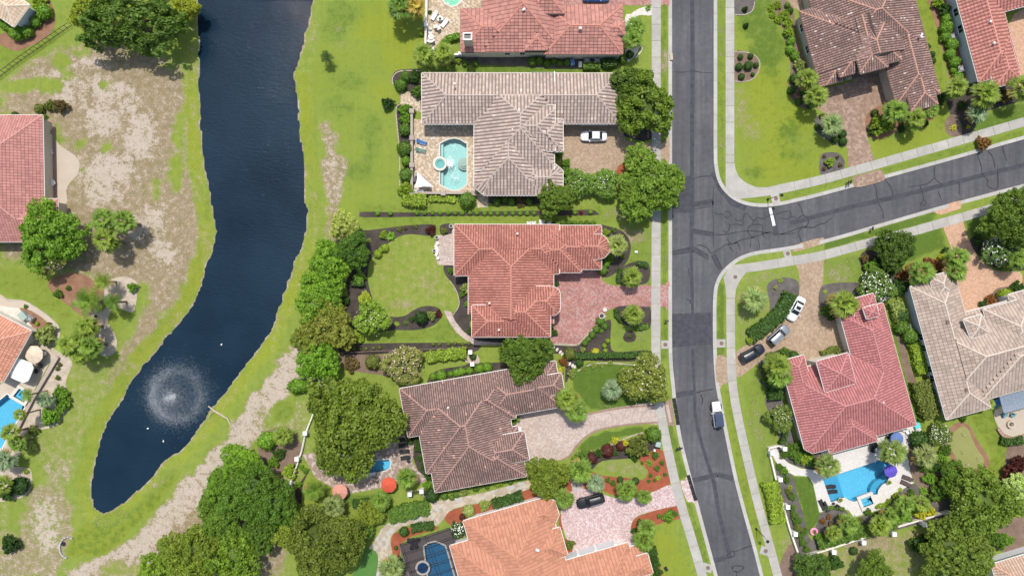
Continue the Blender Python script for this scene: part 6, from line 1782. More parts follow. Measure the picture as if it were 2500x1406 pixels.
# ------------------------------------------------------------------ palms
PG = (0.115,0.185,0.036); PY = (0.140,0.192,0.036); PD = (0.080,0.140,0.030); PB = (0.165,0.225,0.175)
PALMS = [
 (978,18,34,4.5,'fan',PD,'dark palm left of the orange palm at the top edge'),(1012,15,28,4.5,'fan',(0.30,0.22,0.06),'orange-tinted palm at the top edge beside the patio wall'),
 (1034,136,30,4,'fan',PY,'left of two palms at the corner of the flagstone patio'),(1082,132,28,4,'fan',PY,'right of two palms at the corner of the flagstone patio'),
 (1550,68,26,4,'fan',PG,'upper palm of the pair at the red-roofed house front'),(1544,96,26,4,'fan',PG,'lower palm of the pair at the red-roofed house front'),
 (1968,194,28,4,'fan',PY,'upper palm at the corner of the brown-roofed corner house'),(1990,236,30,4,'fan',PY,'lower palm at the corner of the brown-roofed corner house'),
 (2028,304,30,3,'blue',(0.17,0.23,0.12),'pale palm in the grey bed beside the brown paver drive'),(2184,272,32,4,'fan',PG,'largest palm south of the brown-roofed corner house'),
 (2234,292,28,3.5,'fan',PY,'middle palm south of the brown-roofed corner house'),(2272,272,20,3,'fan',PG,'small palm south of the brown-roofed corner house'),
 (2334,216,28,4,'fan',PY,'left palm in front of the coral-roofed house'),(2400,232,36,4.5,'fan',PY,'middle palm in front of the coral-roofed house'),(2492,216,32,4.5,'fan',PY,'palm at the right edge in front of the coral-roofed house'),
 (2382,280,28,3,'blue',PB,'blue-grey palm by the sidewalk below the coral-roofed house'),
 (1508,598,27,3.5,'fan',(0.19,0.23,0.075),'round pale palm at the bay of the terracotta-tiled house'),(1543,676,27,3,'fan',PY,'palm in the mulch bed north of the rose-red drive'),(1546,768,28,3,'fan',PY,'palm in the mulch bed south of the rose-red drive'),
 (1384,975,30,4.5,'fan',PY,'yellow-tipped palm at the front of the brown-tiled house'),(1408,1002,30,4,'fan',PG,'green palm beside the pale drive of the brown-tiled house'),(1493,951,27,3,'blue',PB,'silvery palm on the dark green front lawn'),
 (1841,731,34,3,'blue',(0.18,0.24,0.11),'pale green palm on the triangular lawn beside the parked cars'),(2058,742,36,4.5,'fan',PY,'palm at the north-west corner of the crimson-roofed house'),
 (1898,892,34,4.5,'fan',PY,'upper palm at the west end of the crimson roof'),(1902,918,32,4.2,'fan',PG,'lower palm at the west end of the crimson roof'),
 (2020,1136,32,4.5,'fan',(0.13,0.18,0.055),'white-flecked palm at the north-west corner of the large pool'),(2176,1102,34,4.5,'fan',(0.13,0.18,0.055),'white-flecked palm shading the blue umbrella'),(2256,1112,32,4,'fan',(0.155,0.185,0.085),'greyish palm east of the large pool'),
 (2206,1232,27,3,'fan',PG,'palm south-east of the square hot tub'),(2245,1228,24,3,'fan',PY,'small palm near the yellow bushes in the pool garden'),(2072,1278,26,3.2,'fan',PG,'palm left of centre along the pool garden fence'),(2034,1300,22,3,'fan',PY,'small palm near the pink ring float'),
 (2148,1282,28,3.2,'fan',PY,'palm at the centre of the pool garden fence'),(2172,1258,22,2.8,'fan',PG,'small palm south of the square hot tub'),
 (1416,1148,32,4,'fan',PG,'palm beside the round tree at the pink drive'),(1453,1178,24,3,'blue',PB,'silvery blue palm beside the pink drive'),(1378,1218,26,3.5,'fan',PG,'palm beside the bay of the orange-tiled house'),
 (1530,1196,28,3.5,'fan',PG,'left of two palms in the red mulch by the pink drive'),(1572,1212,20,3,'fan',PG,'right of two palms in the red mulch by the pink drive'),(1580,1288,24,3.2,'fan',PG,'upper palm at the garage end of the orange-tiled house'),(1572,1316,28,3.5,'fan',PG,'lower palm at the garage end of the orange-tiled house'),
 (690,1065,26,3,'fan',PY,'yellow-green palm in the bed by the white fence'),(994,1166,28,3.5,'fan',PG,'palm right of the bright red umbrella'),(930,1222,26,3,'fan',PG,'palm below the bright red umbrella'),(768,1196,24,3.5,'feather',PG,'feather palm on the lawn inside the white fence'),
 (812,1236,32,3.5,'fan',(0.15,0.19,0.085),'greyish palm below the faded umbrella'),(956,1386,32,3.5,'fan',(0.15,0.20,0.09),'palm beside the screen enclosure at the bottom edge'),
 (2247,665,32,4,'fan',PG,'left palm at the north end of the beige-tiled house'),(2334,630,30,4,'fan',PG,'upper right palm at the north end of the beige-tiled house'),(2330,662,28,4,'fan',PG,'lower right palm at the north end of the beige-tiled house'),(2480,632,28,3.5,'fan',PG,'palm at the right edge beside the drive'),
 (256,540,32,5,'fan',PG,'upper left palm of the three on the dry lake bank'),(304,542,32,5,'fan',PG,'upper right palm of the three on the dry lake bank'),(262,588,34,5,'fan',PY,'lower palm of the three on the dry lake bank'),
 (252,688,20,4,'feather',PY,'small palm north of the gravel bed on the left'),(218,736,32,4,'feather',PG,'feathery palm in the pine straw bed on the left'),(278,738,20,4,'feather',PD,'small palm at the gravel bed edge on the left'),
 (212,800,30,4.5,'fan',PY,'top palm of the yellow-green clump by the lake path'),(172,842,30,4.5,'fan',PY,'left palm of the yellow-green clump by the lake path'),(222,846,30,4.5,'fan',PG,'right palm of the yellow-green clump by the lake path'),(198,866,26,4,'fan',PY,'bottom palm of the yellow-green clump by the lake path'),(196,828,24,4.8,'fan',PY,'middle palm of the yellow-green clump by the lake path'),
 (68,964,15,5,'feather',PG,'thin palm beside the small hot tub'),(50,1012,16,5,'fan',PY,'thin palm beside the pool at the left edge'),(30,1056,24,4,'fan',PY,'palm at the south end of the left pool'),(44,1082,22,3.5,'fan',PG,'green palm in the gravel south of the left pool'),
 (14,1122,30,3,'blue',PB,'blue-grey palm at the left edge'),(8,1182,24,3.5,'fan',PY,'yellowish palm at the lower left edge'),(112,975,22,2.5,'blue',PB,'blue-grey palm in the gravel bed by the lake lawn'),
 (798,141,14,2.2,'feather',(0.05,0.085,0.025),'lone small palm on the lake lawn'),(2412,985,16,2.5,'fan',PY,'small palm at the pergola of the beige-tiled house'),
]
for q in PALMS: palm(q[0], q[1], q[2], q[3], q[6], q[4], q[5])

# ------------------------------------------------------------------ shrubs in rows
s8 = lambda pts, r: [(x, y, r) for x, y in pts]
row(s8([(922,521),(953,521),(1018,520),(1036,520),(1056,520),(1074,520),(1094,520),(1111,520),(1129,520),(1147,520),(1164,520),(1183,521),(1198,521),(1215,521),(1234,521),(1252,521),(1270,521),(1287,521),(1304,521),(1404,519),(1442,518)], 5.6), 'tiny clipped shrub', 'in the long mulch strip', 'shrubs in the long mulch strip', col='bright')
shrub(1419, 519, 5, 'tiny red shrub near the right end of the long mulch strip', 'bush', (0.16,0.03,0.025))
row(s8([(847,851),(864,851),(879,851),(894,851),(911,850),(927,848),(1057,840),(1073,840),(1095,840),(1111,838),(1129,840),(1145,838)], 4.6), 'tiny clipped shrub', 'in the mulch south of the garden lawn', 'shrubs in the southern mulch strip', col='olive')
row([(1057,919,9),(1077,916,13),(1100,912,7),(1115,910,10),(1127,907,10),(1146,904,10),(1170,899,12),(1190,896,12)], 'bright round shrub', 'along the north wall of the brown-tiled house', 'shrubs along the brown-tiled house', col='bright')
row([(1465,784,11),(1477,796,9),(1456,804,9),(1469,808,6),(1446,817,9),(1436,828,7.5),(1428,837,8)], 'disc-shaped clipped shrub', 'beside the low drive kerb', 'clipped shrubs beside the low drive kerb', 'top', 'low', 'mid')
row([(1484,832,6.5),(1476,844,6.5),(1478,856,6)], 'small yellowish ball', 'in the dark bed by the street lawn', 'yellowish balls in the dark bed', 'top', 'ball', 'lime')
shrub(1454,859,10,'bright yellow round shrub in the dark bed','low','yellow'); shrub(1423,854,7,'pale variegated small shrub left of the yellow one','bush','vari')
shrub(1391,864,15,'large olive dome shrub at the drive corner','ball','olive'); shrub(1377,882,11,'rust-red bush beside the stepping stones','bush','rust')
shrub(1415,886,10,'dark green ball at the end of the stepping stones','ball','dark'); shrub(1367,905,10,'yellow shrub at the corner of the brown-tiled roof','ball','yellow'); shrub(1396,912,10,'variegated shrub left of the dark green lawn','bush','vari')
shrub(1537,820,5,'tiny plant in the round mulch ring','bush','mid')
row([(1404,872,7),(1424,896,8),(1450,892,7),(1470,892,6),(1490,886,6)], 'low cream-edged plant', 'along the dark green lawn', 'low plants along the dark green lawn', 'left', 'lowbush', 'vari')
row([(1923,13,7,'ball','mid'),(1929,26,8,'ball','dark'),(1898,12,10,'lowbush','lime'),(1884,20,9,'lowbush','lime'),(1888,36,9,'lowbush','lime'),(1902,48,10,'lowbush','lime'),(1917,36,13,'lowbush','lime'),(1925,55,13,'lowbush','lime')], 'leafy shrub', 'at the top of the corner house bed', 'shrubs at the top of the corner house bed', 'top')
row([(1927,79,12,'bush','lime'),(1932,101,11,'ball','bright'),(1930,121,11,'ball','bright'),(1942,136,11,'ball','bright'),(1953,158,14,'bush','vari'),(1942,191,13,'ball','dark'),(1933,220,10,'ball','dark'),(1962,226,9,'ball','dark'),(1951,248,9,'ball','dark'),(1978,259,7,'ball','dark')], 'round shrub', 'along the west wall of the corner house', 'round shrubs along the corner house', 'top')
row([(1808,139,7),(1833,137,7),(1805,163,9),(1828,160,11),(1846,159,6.5),(1811,187,8),(1838,182,5)], 'clipped shrub', 'in the half-round mulch bed', 'clipped shrubs in the half-round bed', 'top', 'ball', 'dark')
shrub(1822,20,7,'dark upright cone shrub in the grey bed by the sidewalk','cone','dark'); shrub(1824,60,7,'dark upright cone shrub alone on the corner lawn','cone','dark')
row([(2007,284,6),(1996,309,7),(2039,341,9),(2058,327,10),(2059,345,10)], 'dark ball shrub', 'around the pale palm by the drive', 'ball shrubs around the pale palm', 'left', 'ball', 'dark')
shrub(2027,396,11,'bright lime shrub in the oval grey bed','bush','lime')
row([(2013,382,4),(2045,384,4.5),(2052,403,5),(2012,412,5)], 'tiny rusty plant', 'around the bright lime shrub', 'tiny rusty plants', 'left', 'bush', 'brown')
shrub(2137,276,9,'dark ball shrub beside the brown drive bend','ball','dark'); shrub(2153,305,24,'big yellow-green bush beside the brown paver drive','bush','lime'); shrub(2131,316,12,'dark bush left of the big yellow-green bush','bush','dark')
row([(2203,315,9),(2258,301,9),(2222,282,8),(2252,280,8)], 'small dark bush', 'among the palms of the corner house', 'small dark bushes among palms', 'left', 'bush', 'dark')
row([(2292,5,14,'bush','lime'),(2306,22,15,'bush','dark'),(2311,46,12),(2312,67,16),(2309,90,13),(2326,108,15),(2321,132,13),(2332,152,14),(2328,172,8),(2340,189,14)], 'big round shrub', 'along the pale grey wall', 'big round shrubs along the pale grey wall', 'top', 'ball', 'bright')
row([(2266,114,7),(2276,133,8),(2278,148,8)], 'small dark shrub', 'at the east eave of the corner house', 'small dark shrubs at the east eave', 'top', 'ball', 'dark')
shrub(2297,240,14,'dark bush at the south-east corner of the corner house','bush','dark'); shrub(2330,311,10,'yellow spiky plant by the sidewalk bend','tuft','yellow'); shrub(2364,310,5,'tiny yellow plant beside the sidewalk','bush','yellow')
shrub(2350,256,9,'dark small bush between the coral house palms','bush','dark'); shrub(2403,349,16,'rusty brown shrub in the verge of the side street','bush',(0.22,0.12,0.05)); shrub(2455,235,16,'dark reddish bush in front of the coral-roofed house','bush','brown')
row([(1106,150,8,'bush','olive'),(1119,149,7,'bush','lime'),(1135,154,8),(1160,155,8),(1300,150,11),(1317,148,10),(1336,154,9),(1352,148,8),(1367,154,8),(1386,152,9)], 'shrub', 'along the south wall of the red-roofed house', 'shrubs along the red-roofed house', 'left', 'ball', 'mid')
hedge([(1424,160),(1466,159)],15,1.1,'low box hedge in front of the air conditioners','mid'); hedge([(1472,153),(1506,152)],18,1.3,'box hedge at the east end of the red-roofed house','dark')
hedge([(1080,112),(1090,98),(1102,90),(1122,88)],14,1.0,'curved hedge at the flagstone patio corner','bright')
row([(1028,82,7,'ball','lime'),(1519,24,8,'tuft','lime'),(1583,18,10,'agave','bright'),(1538,133,10,'ball','dark'),(1049,30,5,'bush','mid'),(1520,146,10,'ball','mid')], 'small plant', 'around the red-roofed house garden', 'small plants around the red-roofed house', 'left')
row([(978,207,15),(990,186,13),(1012,186,15,'bush','dark'),(1018,224,14,'bush','mid'),(986,268,14,'bush','bright'),(1003,270,10,'bush','mid'),(989,292,13,'bush','bright'),(989,316,15),(987,362,18,'ball','mid'),(991,393,12,'ball','bright'),(991,427,17,'ball','mid'),(992,462,19,'bush','lime')], 'round bush', 'west of the pool patio wall', 'bushes west of the pool patio wall', 'top', 'ball', 'mid')
shrub(946,253,15,'lone dark bush on the lake lawn','bush','deep')
hedge([(982,482),(1010,488),(1040,488)],28,1.4,'long low hedge at the patio corner','lime'); hedge([(1046,484),(1112,486)],14,0.7,'low lime hedge along the patio wall','lime')
shrub(1140,488,20,'big round bush south of the patio wall','ball','mid')
row([(1214,492,10),(1233,487,9),(1249,492,9),(1272,494,12,'lowbush','brown'),(1292,492,9)], 'small shrub', 'under the south eave of the grey-tiled house', 'small shrubs under the grey eave', 'left', 'ball', 'mid')
row([(1383,398,10),(1386,420,12),(1384,442,9),(1367,378,8)], 'leafy shrub', 'between the grey-tiled house and its drive', 'leafy shrubs at the tan drive', 'top', 'bush', 'bright')
row([(922,620,10),(930,610,7),(939,605,10)], 'lime clipped shrub', 'at the edge of the round lawn', 'lime clipped shrubs at the round lawn', 'left', 'ball', 'lime')
shrub(936,574,10,'lime bush left of the spiky plant','bush','lime'); shrub(953,576,15,'bright spiky plant in the mulch bed','agave','bright'); shrub(1052,562,12,'dark red bush at the top of the garden bed','bush','red')
row([(900,588,8,'tuft','olive'),(884,580,6,'tuft','brown'),(975,560,6,'bush','olive'),(990,556,5,'bush','brown'),(1015,553,5,'bush','olive')], 'sparse small plant', 'in the dark garden bed', 'sparse plants in the dark bed', 'left')
shrub(1084,564,8,'sparse dark bush beside the small patio','bush','olive'); shrub(1028,776,16,'dark oval shrub south of the round lawn','ball','deep', sq=1.3); shrub(1054,770,11,'pale lime bush beside the dark oval shrub','bush','vari'); shrub(1070,766,9,'dark red bush beside the pale lime bush','bush','red')
shrub(1005,779,7,'small dark bush left of the dark oval shrub','bush','dark'); shrub(969,790,8,'small spiky plant south of the round lawn','agave','lime'); shrub(990,788,5,'tiny plant south of the round lawn','bush','bright')
hedge([(856,690),(872,693),(888,690)],12,1.2,'short hedge in front of the dark tree','dark'); hedge([(868,684),(886,668)],22,1.3,'bright clipped hedge beside the round lawn','bright')
shrub(842,734,11,'dark bush at the foot of the lakeside row','ball','dark'); shrub(876,824,13,'lime bush at the south-west garden corner','bush','lime'); shrub(858,838,10,'olive bush at the south-west garden corner','bush','olive')
row([(1137,703,12,'bush','vari'),(1128,718,7,'bush','mid'),(1140,742,7,'bush','bright'),(1100,661,8,'bush','mid'),(1148,808,9,'bush','dark')], 'leafy plant', 'along the west wall of the terracotta-tiled house', 'plants along the terracotta house wall', 'top')
shrub(1357,694,7,'small plant in the inner corner of the red drive','bush','dark'); shrub(1352,812,9,'dark plant at the south-east terracotta corner','bush','dark')
row(s8([(1357,544),(1374,544),(1390,544),(1403,545),(1418,546),(1433,545),(1448,546)], 7), 'small clipped shrub', 'along the north wall of the terracotta-tiled house', 'shrubs along the terracotta north wall', 'left', 'ball', 'mid')
row([(1480,567,9,'bush','lime'),(1499,562,6,'bush','mid'),(1486,634,12,'lowbush','bright'),(1472,660,12,'ball','mid'),(1478,646,9,'ball','bright'),(1521,626,5,'bush','lime')], 'green plant', 'in the bed around the round pale palm', 'plants around the round pale palm', 'top')
hedge([(1512,690),(1510,672),(1518,656)],9,0.6,'low curved hedge round the palm north of the drive','dark'); hedge([(1555,642),(1568,644),(1580,652)],9,0.6,'low hedge at the sidewalk end of the palm bed','dark')
hedge([(1505,756),(1507,772),(1518,786)],9,0.6,'low curved hedge round the palm south of the drive','dark'); hedge([(1548,798),(1566,801),(1584,794)],10,0.6,'low hedge at the sidewalk end of the southern palm bed','mid')
hedge([(1040,874),(1070,868),(1108,864),(1138,862)],24,1.4,'long bright hedge beside the garden gate','lime')
shrub(909,884,18,'olive dome shrub by the wooden fence','ball','olive'); shrub(857,889,18,'brownish low bush by the wooden fence','lowbush','brown'); shrub(1155,871,8,'dark bush right of the garden gate','ball','dark')
hedge([(1405,869),(1470,868),(1530,868),(1592,864)],12,0.9,'long dark hedge between two front lawns','dark')
row([(1445,1118,15),(1483,1100,17),(1517,1089,12)], 'dark red dome shrub', 'in the bed by the pale drive', 'dark red dome shrubs', 'left', 'low', 'red')
row([(1502,1075,8.5),(1526,1082,8.5)], 'bright yellow shrub', 'between the dark red domes', 'bright yellow shrubs', 'left', 'bush', 'yellow')
shrub(1560,1092,27,'large olive bush by the sidewalk utility box','bush','olive'); shrub(1596,1060,19,'clipped green shrub by the sidewalk at the pale drive','ball','mid')
row([(1550,1116,10),(1462,1106,11),(1500,1104,9),(1425,1112,12,'bush','mid'),(1405,1122,10,'bush','lime'),(1535,1104,9),(1412,1106,8,'lowbush','vari')], 'dark bush', 'below the curved pale drive', 'dark bushes below the pale drive', 'left', 'bush', 'dark')
row([(1586,1131,11,'tuft','bright'),(1601,1112,9),(1605,1143,7),(1617,1129,6),(1608,1167,8,'tuft','lime'),(1624,1158,5),(1589,1161,5),(1584,1174,4.5),(1514,1171,8,'ball','dark'),(1552,1174,9,'ball','dark'),(1484,1171,6),(1497,1179,7),(1568,1130,4),(1598,1172,4)], 'small plant', 'in the red mulch above the pink drive', 'plants in the upper red mulch', 'left', 'bush', 'mid')
row([(1610,1260,6),(1632,1262,13,'bush','bright'),(1649,1255,7),(1562,1274,7,'bush','dark'),(1548,1296,7,'bush','dark'),(1638,1248,6)], 'small bush', 'in the red mulch below the pink drive', 'bushes in the lower red mulch', 'left', 'bush', 'mid')
row([(1594,1345,12),(1597,1362,10),(1601,1380,12),(1606,1398,11)], 'dark bush', 'at the east end of the orange roof', 'bushes at the east end of the orange roof', 'top', 'bush', 'dark')
shrub(1144,1247,16,'pale green box-shaped shrub on the red mulch','low','pale'); shrub(1183,1233,13,'pale veined shrub right of the box-shaped one','bush','vari'); shrub(1129,1262,8,'dark red shrub at the orange roof corner','ball','red')
hedge([(1202,1232),(1240,1222),(1276,1210)],20,1.2,'dark flowering hedge along the orange roof','dark'); shrub(1120,1294,20,'dark bush covered in white flowers','bush','dark', flower=(0.8,0.8,0.76)); shrub(1391,1330,12,'olive bush in the red mulch notch','bush','olive')
row([(986,1298,12),(967,1337,5),(976,1370,7)], 'dark shrub', 'west of the screen enclosure', 'dark shrubs west of the screen enclosure', 'top', 'ball', 'dark')
hedge([(1004,1292),(1030,1286),(1058,1284)],18,0.9,'dark hedge north of the screen enclosure','dark')
row([(1043,1184,11,'bush','bright'),(1054,1209,18,'ball','deep'),(1085,1211,9),(1103,1214,7),(1114,1207,8),(1130,1199,12,'bush','vari'),(1163,1190,10,'bush','mid'),(1187,1183,10,'bush','mid'),(1215,1178,11,'bush','lime'),(1245,1172,10,'bush','mid'),(1268,1165,9,'bush','mid')], 'bush', 'under the south eave of the brown-tiled house', 'bushes under the brown-tiled south eave', 'left', 'ball', 'mid')
hedge([(948,1262),(985,1252),(1020,1244),(1046,1240)],36,1.1,'wide leafy hedge beside the flagstone path','mid'); hedge([(860,1232),(900,1226)],18,0.9,'dark hedge below the faded umbrella','dark')
row([(1022,1092,12),(1030,1118,12),(1038,1142,12),(1018,1072,10),(1047,1165,10),(1000,1078,8)], 'dark leafy bush', 'between the loungers and the brown-tiled house', 'dark bushes by the loungers', 'top', 'bush', 'dark')
shrub(1258,1024,11,'leafy plant in the small courtyard notch','bush','bright')
shrub(650,1076,23,'bright dome shrub left of the fence palm','ball','bright'); shrub(666,1128,13,'bright small bush below the fence palm','bush','bright'); shrub(727,943,27,'bright oval hedge by the lake lawn','low','bright', ry=18); shrub(706,1151,17,'lime bush leaning on the white fence','bush','lime'); shrub(680,1108,14,'dark bush beside the white fence','bush','dark')
row([(745,1148,7),(728,1182,8),(735,1140,6)], 'small green bush', 'inside the white garden fence', 'small bushes inside the white fence', 'top', 'bush', 'bright')
# crimson-roofed house plot
hedge([(1934,716),(1918,748),(1890,780),(1858,806),(1832,822)],34,0.9,'broad dark groundcover hedge beside the parked cars','dark', 26, 0.3)
row([(1832,832,9),(1838,818,8),(1846,806,8),(1856,796,8),(1866,786,7),(1876,776,7)], 'lime clump', 'along the broad dark hedge', 'lime clumps along the dark hedge', 'left', 'bush', 'lime')
shrub(1906,684,9,'lime clump at the top of the grey mulch point','tuft','lime'); shrub(1894,702,5,'tiny cream plant in the grey mulch point','bush','pale'); shrub(2016,712,6,'small lime plant beside the tan drive','tuft','lime'); shrub(2018,760,14,'dark leafy shrub below the palm at the tan drive','bush','mid'); shrub(2030,772,11,'dark bush at the bend of the tan drive','bush','dark')
hedge([(1882,1178),(1890,1210),(1898,1245),(1905,1276)],34,1.7,'tall lime hedge outside the white garden wall','lime')
hedge([(1894,938),(1898,975)],34,1.5,'square clipped hedge at the west crimson wall','dark'); hedge([(1912,1062),(1924,1066)],40,1.5,'square clipped hedge below the white-dotted tree','dark')
row([(1868,900,12,'lowbush','olive'),(1885,872,14,'bush','olive'),(1915,862,14,'bush','mid'),(1938,868,12,'ball','dark'),(1875,925,12,'bush','mid'),(1945,884,8,'ball','dark')], 'bush', 'around the palms at the crimson roof end', 'bushes around the crimson end palms', 'left')
hedge([(2008,868),(2030,860),(2050,854)],20,0.8,'flower bed hedge at the crimson garage corner','olive')
hedge([(2186,735),(2198,760),(2206,782)],30,1.5,'cream variegated hedge beside the crimson roof','vari')
row([(2203,771,17,'ball','dark'),(2203,799,18,'ball','mid'),(2224,820,19,'ball','mid')], 'large ball shrub', 'between the crimson and beige houses', 'large ball shrubs between two houses', 'top')
hedge([(2236,838),(2246,870),(2258,912)],26,1.4,'lime hedge along the beige-tiled house wall','lime'); hedge([(2252,930),(2266,975),(2282,1018)],44,1.9,'long brownish hedge between the two houses','olive')
row([(2133,652,18,'bush','bright'),(2169,666,15,'bush','dark'),(2200,700,20,'bush','deep'),(2112,632,10,'bush','brown'),(2150,640,12,'bush','dark')], 'bush', 'under the dark round tree', 'bushes under the dark round tree', 'left')
row([(2205,672,14),(2225,655,12),(2285,650,16),(2268,640,12)], 'rust-coloured bush', 'in the bed north of the beige-tiled house', 'rust-coloured bushes', 'left', 'lowbush', 'rust')
shrub(2303,627,14,'yellow-green oblong shrub by the orange-tan drive','low','yellow', ry=8, rz=-25); shrub(2310,612,9,'dark shrub above the yellow-green oblong shrub','bush','dark')
row([(2388,592,8),(2402,614,8),(2418,634,10,'bush','bright'),(2455,646,13,'bush','lime'),(2388,575,7),(2440,650,10,'bush','mid')], 'small bush', 'in the dark bed beside the orange-tan drive', 'small bushes beside the orange-tan drive', 'left', 'bush', 'dark')
shrub(2420,733,13,'rust-red bush at the beige house entrance','bush','rust'); shrub(2455,716,20,'yellow-green low hedge at the beige house entrance','low','lime', ry=11, rz=-12); shrub(2486,706,18,'dark bush at the right edge by the drive','bush','dark'); shrub(2402,742,10,'dark bush at the left of the entrance bed','bush','dark')
# pool garden
row([(1904,1140,9,'lowbush','mid'),(1916,1150,9,'bush','bright'),(1922,1170,9,'bush','mid'),(1930,1190,8,'tuft','lime'),(1934,1212,9,'bush','mid'),(1926,1200,8,'bush','olive')], 'small plant', 'inside the upper white garden wall', 'plants inside the upper white wall', 'top')
row([(1936,1240,9),(1940,1256,9),(1944,1272,9),(1950,1290,10,'bush','olive'),(1956,1306,9),(1962,1324,9),(1970,1340,8),(1952,1270,7),(1964,1296,8)], 'dark upright shrub', 'inside the lower white garden wall', 'upright shrubs inside the white wall', 'top', 'bush', 'mid')
row([(1925,1098,14),(1945,1112,15),(1966,1118,15,'bush','lime'),(1985,1128,14),(1948,1090,14),(1975,1100,14),(1915,1110,10),(1996,1140,9)], 'leafy bush', 'south of the crimson eave by the curved path', 'leafy bushes by the curved path', 'left', 'bush', 'mid')
hedge([(1998,1330),(2050,1315),(2100,1302),(2150,1290),(2190,1278)],26,1.2,'long leafy hedge along the pool garden wall','mid'); hedge([(2190,1268),(2225,1258)],24,1.2,'bright leafy hedge at the pool garden wall','bright')
row([(2250,1256,13),(2272,1248,13),(2262,1240,9)], 'bright yellow bush', 'in the pool garden corner', 'bright yellow bushes', 'left', 'bush', 'yellow')
row([(2010,1272,7,'bush','rust'),(2024,1262,6,'bush','rust'),(2030,1280,7,'bush','brown'),(2000,1310,10,'bush','bright'),(2052,1262,7,'bush','lime'),(2120,1250,9,'bush','mid'),(2140,1258,8,'bush','dark'),(2188,1212,9,'bush','lime'),(2200,1196,8,'tuft','lime'),(2225,1205,10,'bush','mid'),(2258,1200,14,'tuft','bright'),(2290,1205,20,'bush','mid'),(2270,1168,14,'bush','bright'),(2260,1140,14,'bush','mid'),(2288,1140,15,'bush','dark'),(2300,1175,13,'bush','mid'),(2232,1250,9,'bush','lime'),(2100,1270,8,'bush','olive')], 'garden plant', 'in the beds round the large pool', 'garden plants round the large pool', 'left')
shrub(2246,1074,22,'dark round bush beside the blue umbrella','ball','dark'); shrub(2270,1015,9,'flowering bush at the turquoise bin','bush','bright', flower=(0.78,0.78,0.74)); shrub(2250,1022,8,'small bush behind the turquoise bin','bush','mid')
hedge([(2140,1238),(2168,1230),(2172,1218)],8,0.5,'low hedge edging the white paving','lime'); hedge([(2010,1243),(2040,1239),(2062,1244)],7,0.5,'low hedge edging the white paving corner','mid')
row([(2471,1158,22,'bush','red'),(2490,1132,20,'bush','red')], 'dark purple bush', 'at the right edge below the fire pit', 'dark purple bushes', 'left')
hedge([(2446,1076),(2470,1080),(2500,1074)],16,0.9,'low hedge below the fire pit patio','dark')
row([(2039,1374,18,'bush','dark'),(2008,1363,11,'bush','lime'),(2085,1345,10,'ball','dark'),(2242,1330,20,'bush','dark'),(2262,1318,14,'bush','deep'),(2440,1322,18,'bush','mid'),(2460,1318,15,'bush','bright'),(2425,1310,12,'bush','mid')], 'bush', 'on the dry lawn below the pool garden', 'bushes on the dry lawn', 'left')
row([(2348,960,9,'bush','mid'),(2330,1015,8,'bush','olive'),(2352,1020,9,'bush','mid'),(2310,1100,14,'bush','mid'),(2300,1118,12,'bush','bright')], 'small bush', 'at the south end of the beige-tiled house', 'small bushes at the beige house', 'left')
# left side
row([(104,29,19),(85,53,13),(65,78,14),(38,80,18),(20,66,14),(6,58,11),(94,6,18,'lowbush','lime')], 'clipped round shrub', 'around the sand-roofed building', 'clipped shrubs around the sand-roofed building', 'right', 'ball', 'bright')
row([(95,266,12,'ball','olive'),(121,258,13,'bush','olive'),(147,259,16,'bush','brown'),(105,285,8,'bush','bright'),(36,280,8,'ball','dark')], 'bush', 'north of the pink-roofed house', 'bushes north of the pink-roofed house', 'left')
row([(108,818,23,'bush','pale'),(90,790,5,'ball','lime'),(62,748,5,'bush','mid'),(118,792,6,'bush','brown')], 'bush', 'beside the curved lakeside path', 'bushes beside the curved path', 'left')
row([(145,962,18),(151,990,15),(120,1018,20),(140,1008,12),(158,975,12)], 'bright bush', 'in the gravel bed above the lake lawn', 'bright bushes in the gravel bed', 'top', 'bush', 'bright')
shrub(46,1186,21,'very dark round bush at the lower left','ball','deep'); shrub(14,1206,17,'dark bush at the lower left edge','bush','dark'); shrub(63,1151,6,'tiny lime plant in the lower left gravel','bush','lime'); shrub(72,1090,14,'grey-green bush in the lower left gravel','bush','pale'); shrub(80,1050,12,'olive bush south of the left pool','bush','olive')
shrub(322,702,12,'green bush on the pale gravel point','bush','bright'); shrub(140,717,10,'small feathery bush at the pine straw edge','bush','mid'); shrub(166,703,6,'tiny bush in the pine straw','bush','mid'); shrub(233,772,3.5,'tiny dark plant on the gravel path','bush','dark')
row([(145,890,5,'bush','olive'),(140,900,5,'bush','olive'),(140,922,6,'bush','olive'),(24,1330,20,'bush','deep')], 'small bush', 'in the gravel by the lakeside wall', 'small bushes by the lakeside wall', 'top')
# ------------------------------------------------------------------ cars
def m_paint(name, c, metal=0.0, rough=0.42):
    t = NT(name); t.col(c).rough(rough, 0.5, metal)
    t.b.inputs['Coat Weight'].default_value = 0.12; t.b.inputs['Coat Roughness'].default_value = 0.2
    return t.m
M['cglass'] = m_glass('car_glass', (0.012, 0.016, 0.02), 0.04)
M['lamp_red'] = m_plain('tail_lamp', (0.30, 0.02, 0.02), 0.25, 0.5)
M['lamp_white'] = m_plain('head_lamp', (0.42, 0.44, 0.47), 0.15, 0.6)
def loft(sections):
    n = len(sections[0]); vs = [p for s_ in sections for p in s_]; fs = []
    for i in range(len(sections) - 1):
        for k in range(n):
            fs.append((i * n + k, i * n + (k + 1) % n, (i + 1) * n + (k + 1) % n, (i + 1) * n + k))
    fs += [tuple(range(n))[::-1], tuple(range((len(sections) - 1) * n, len(sections) * n))]
    return vs, fs
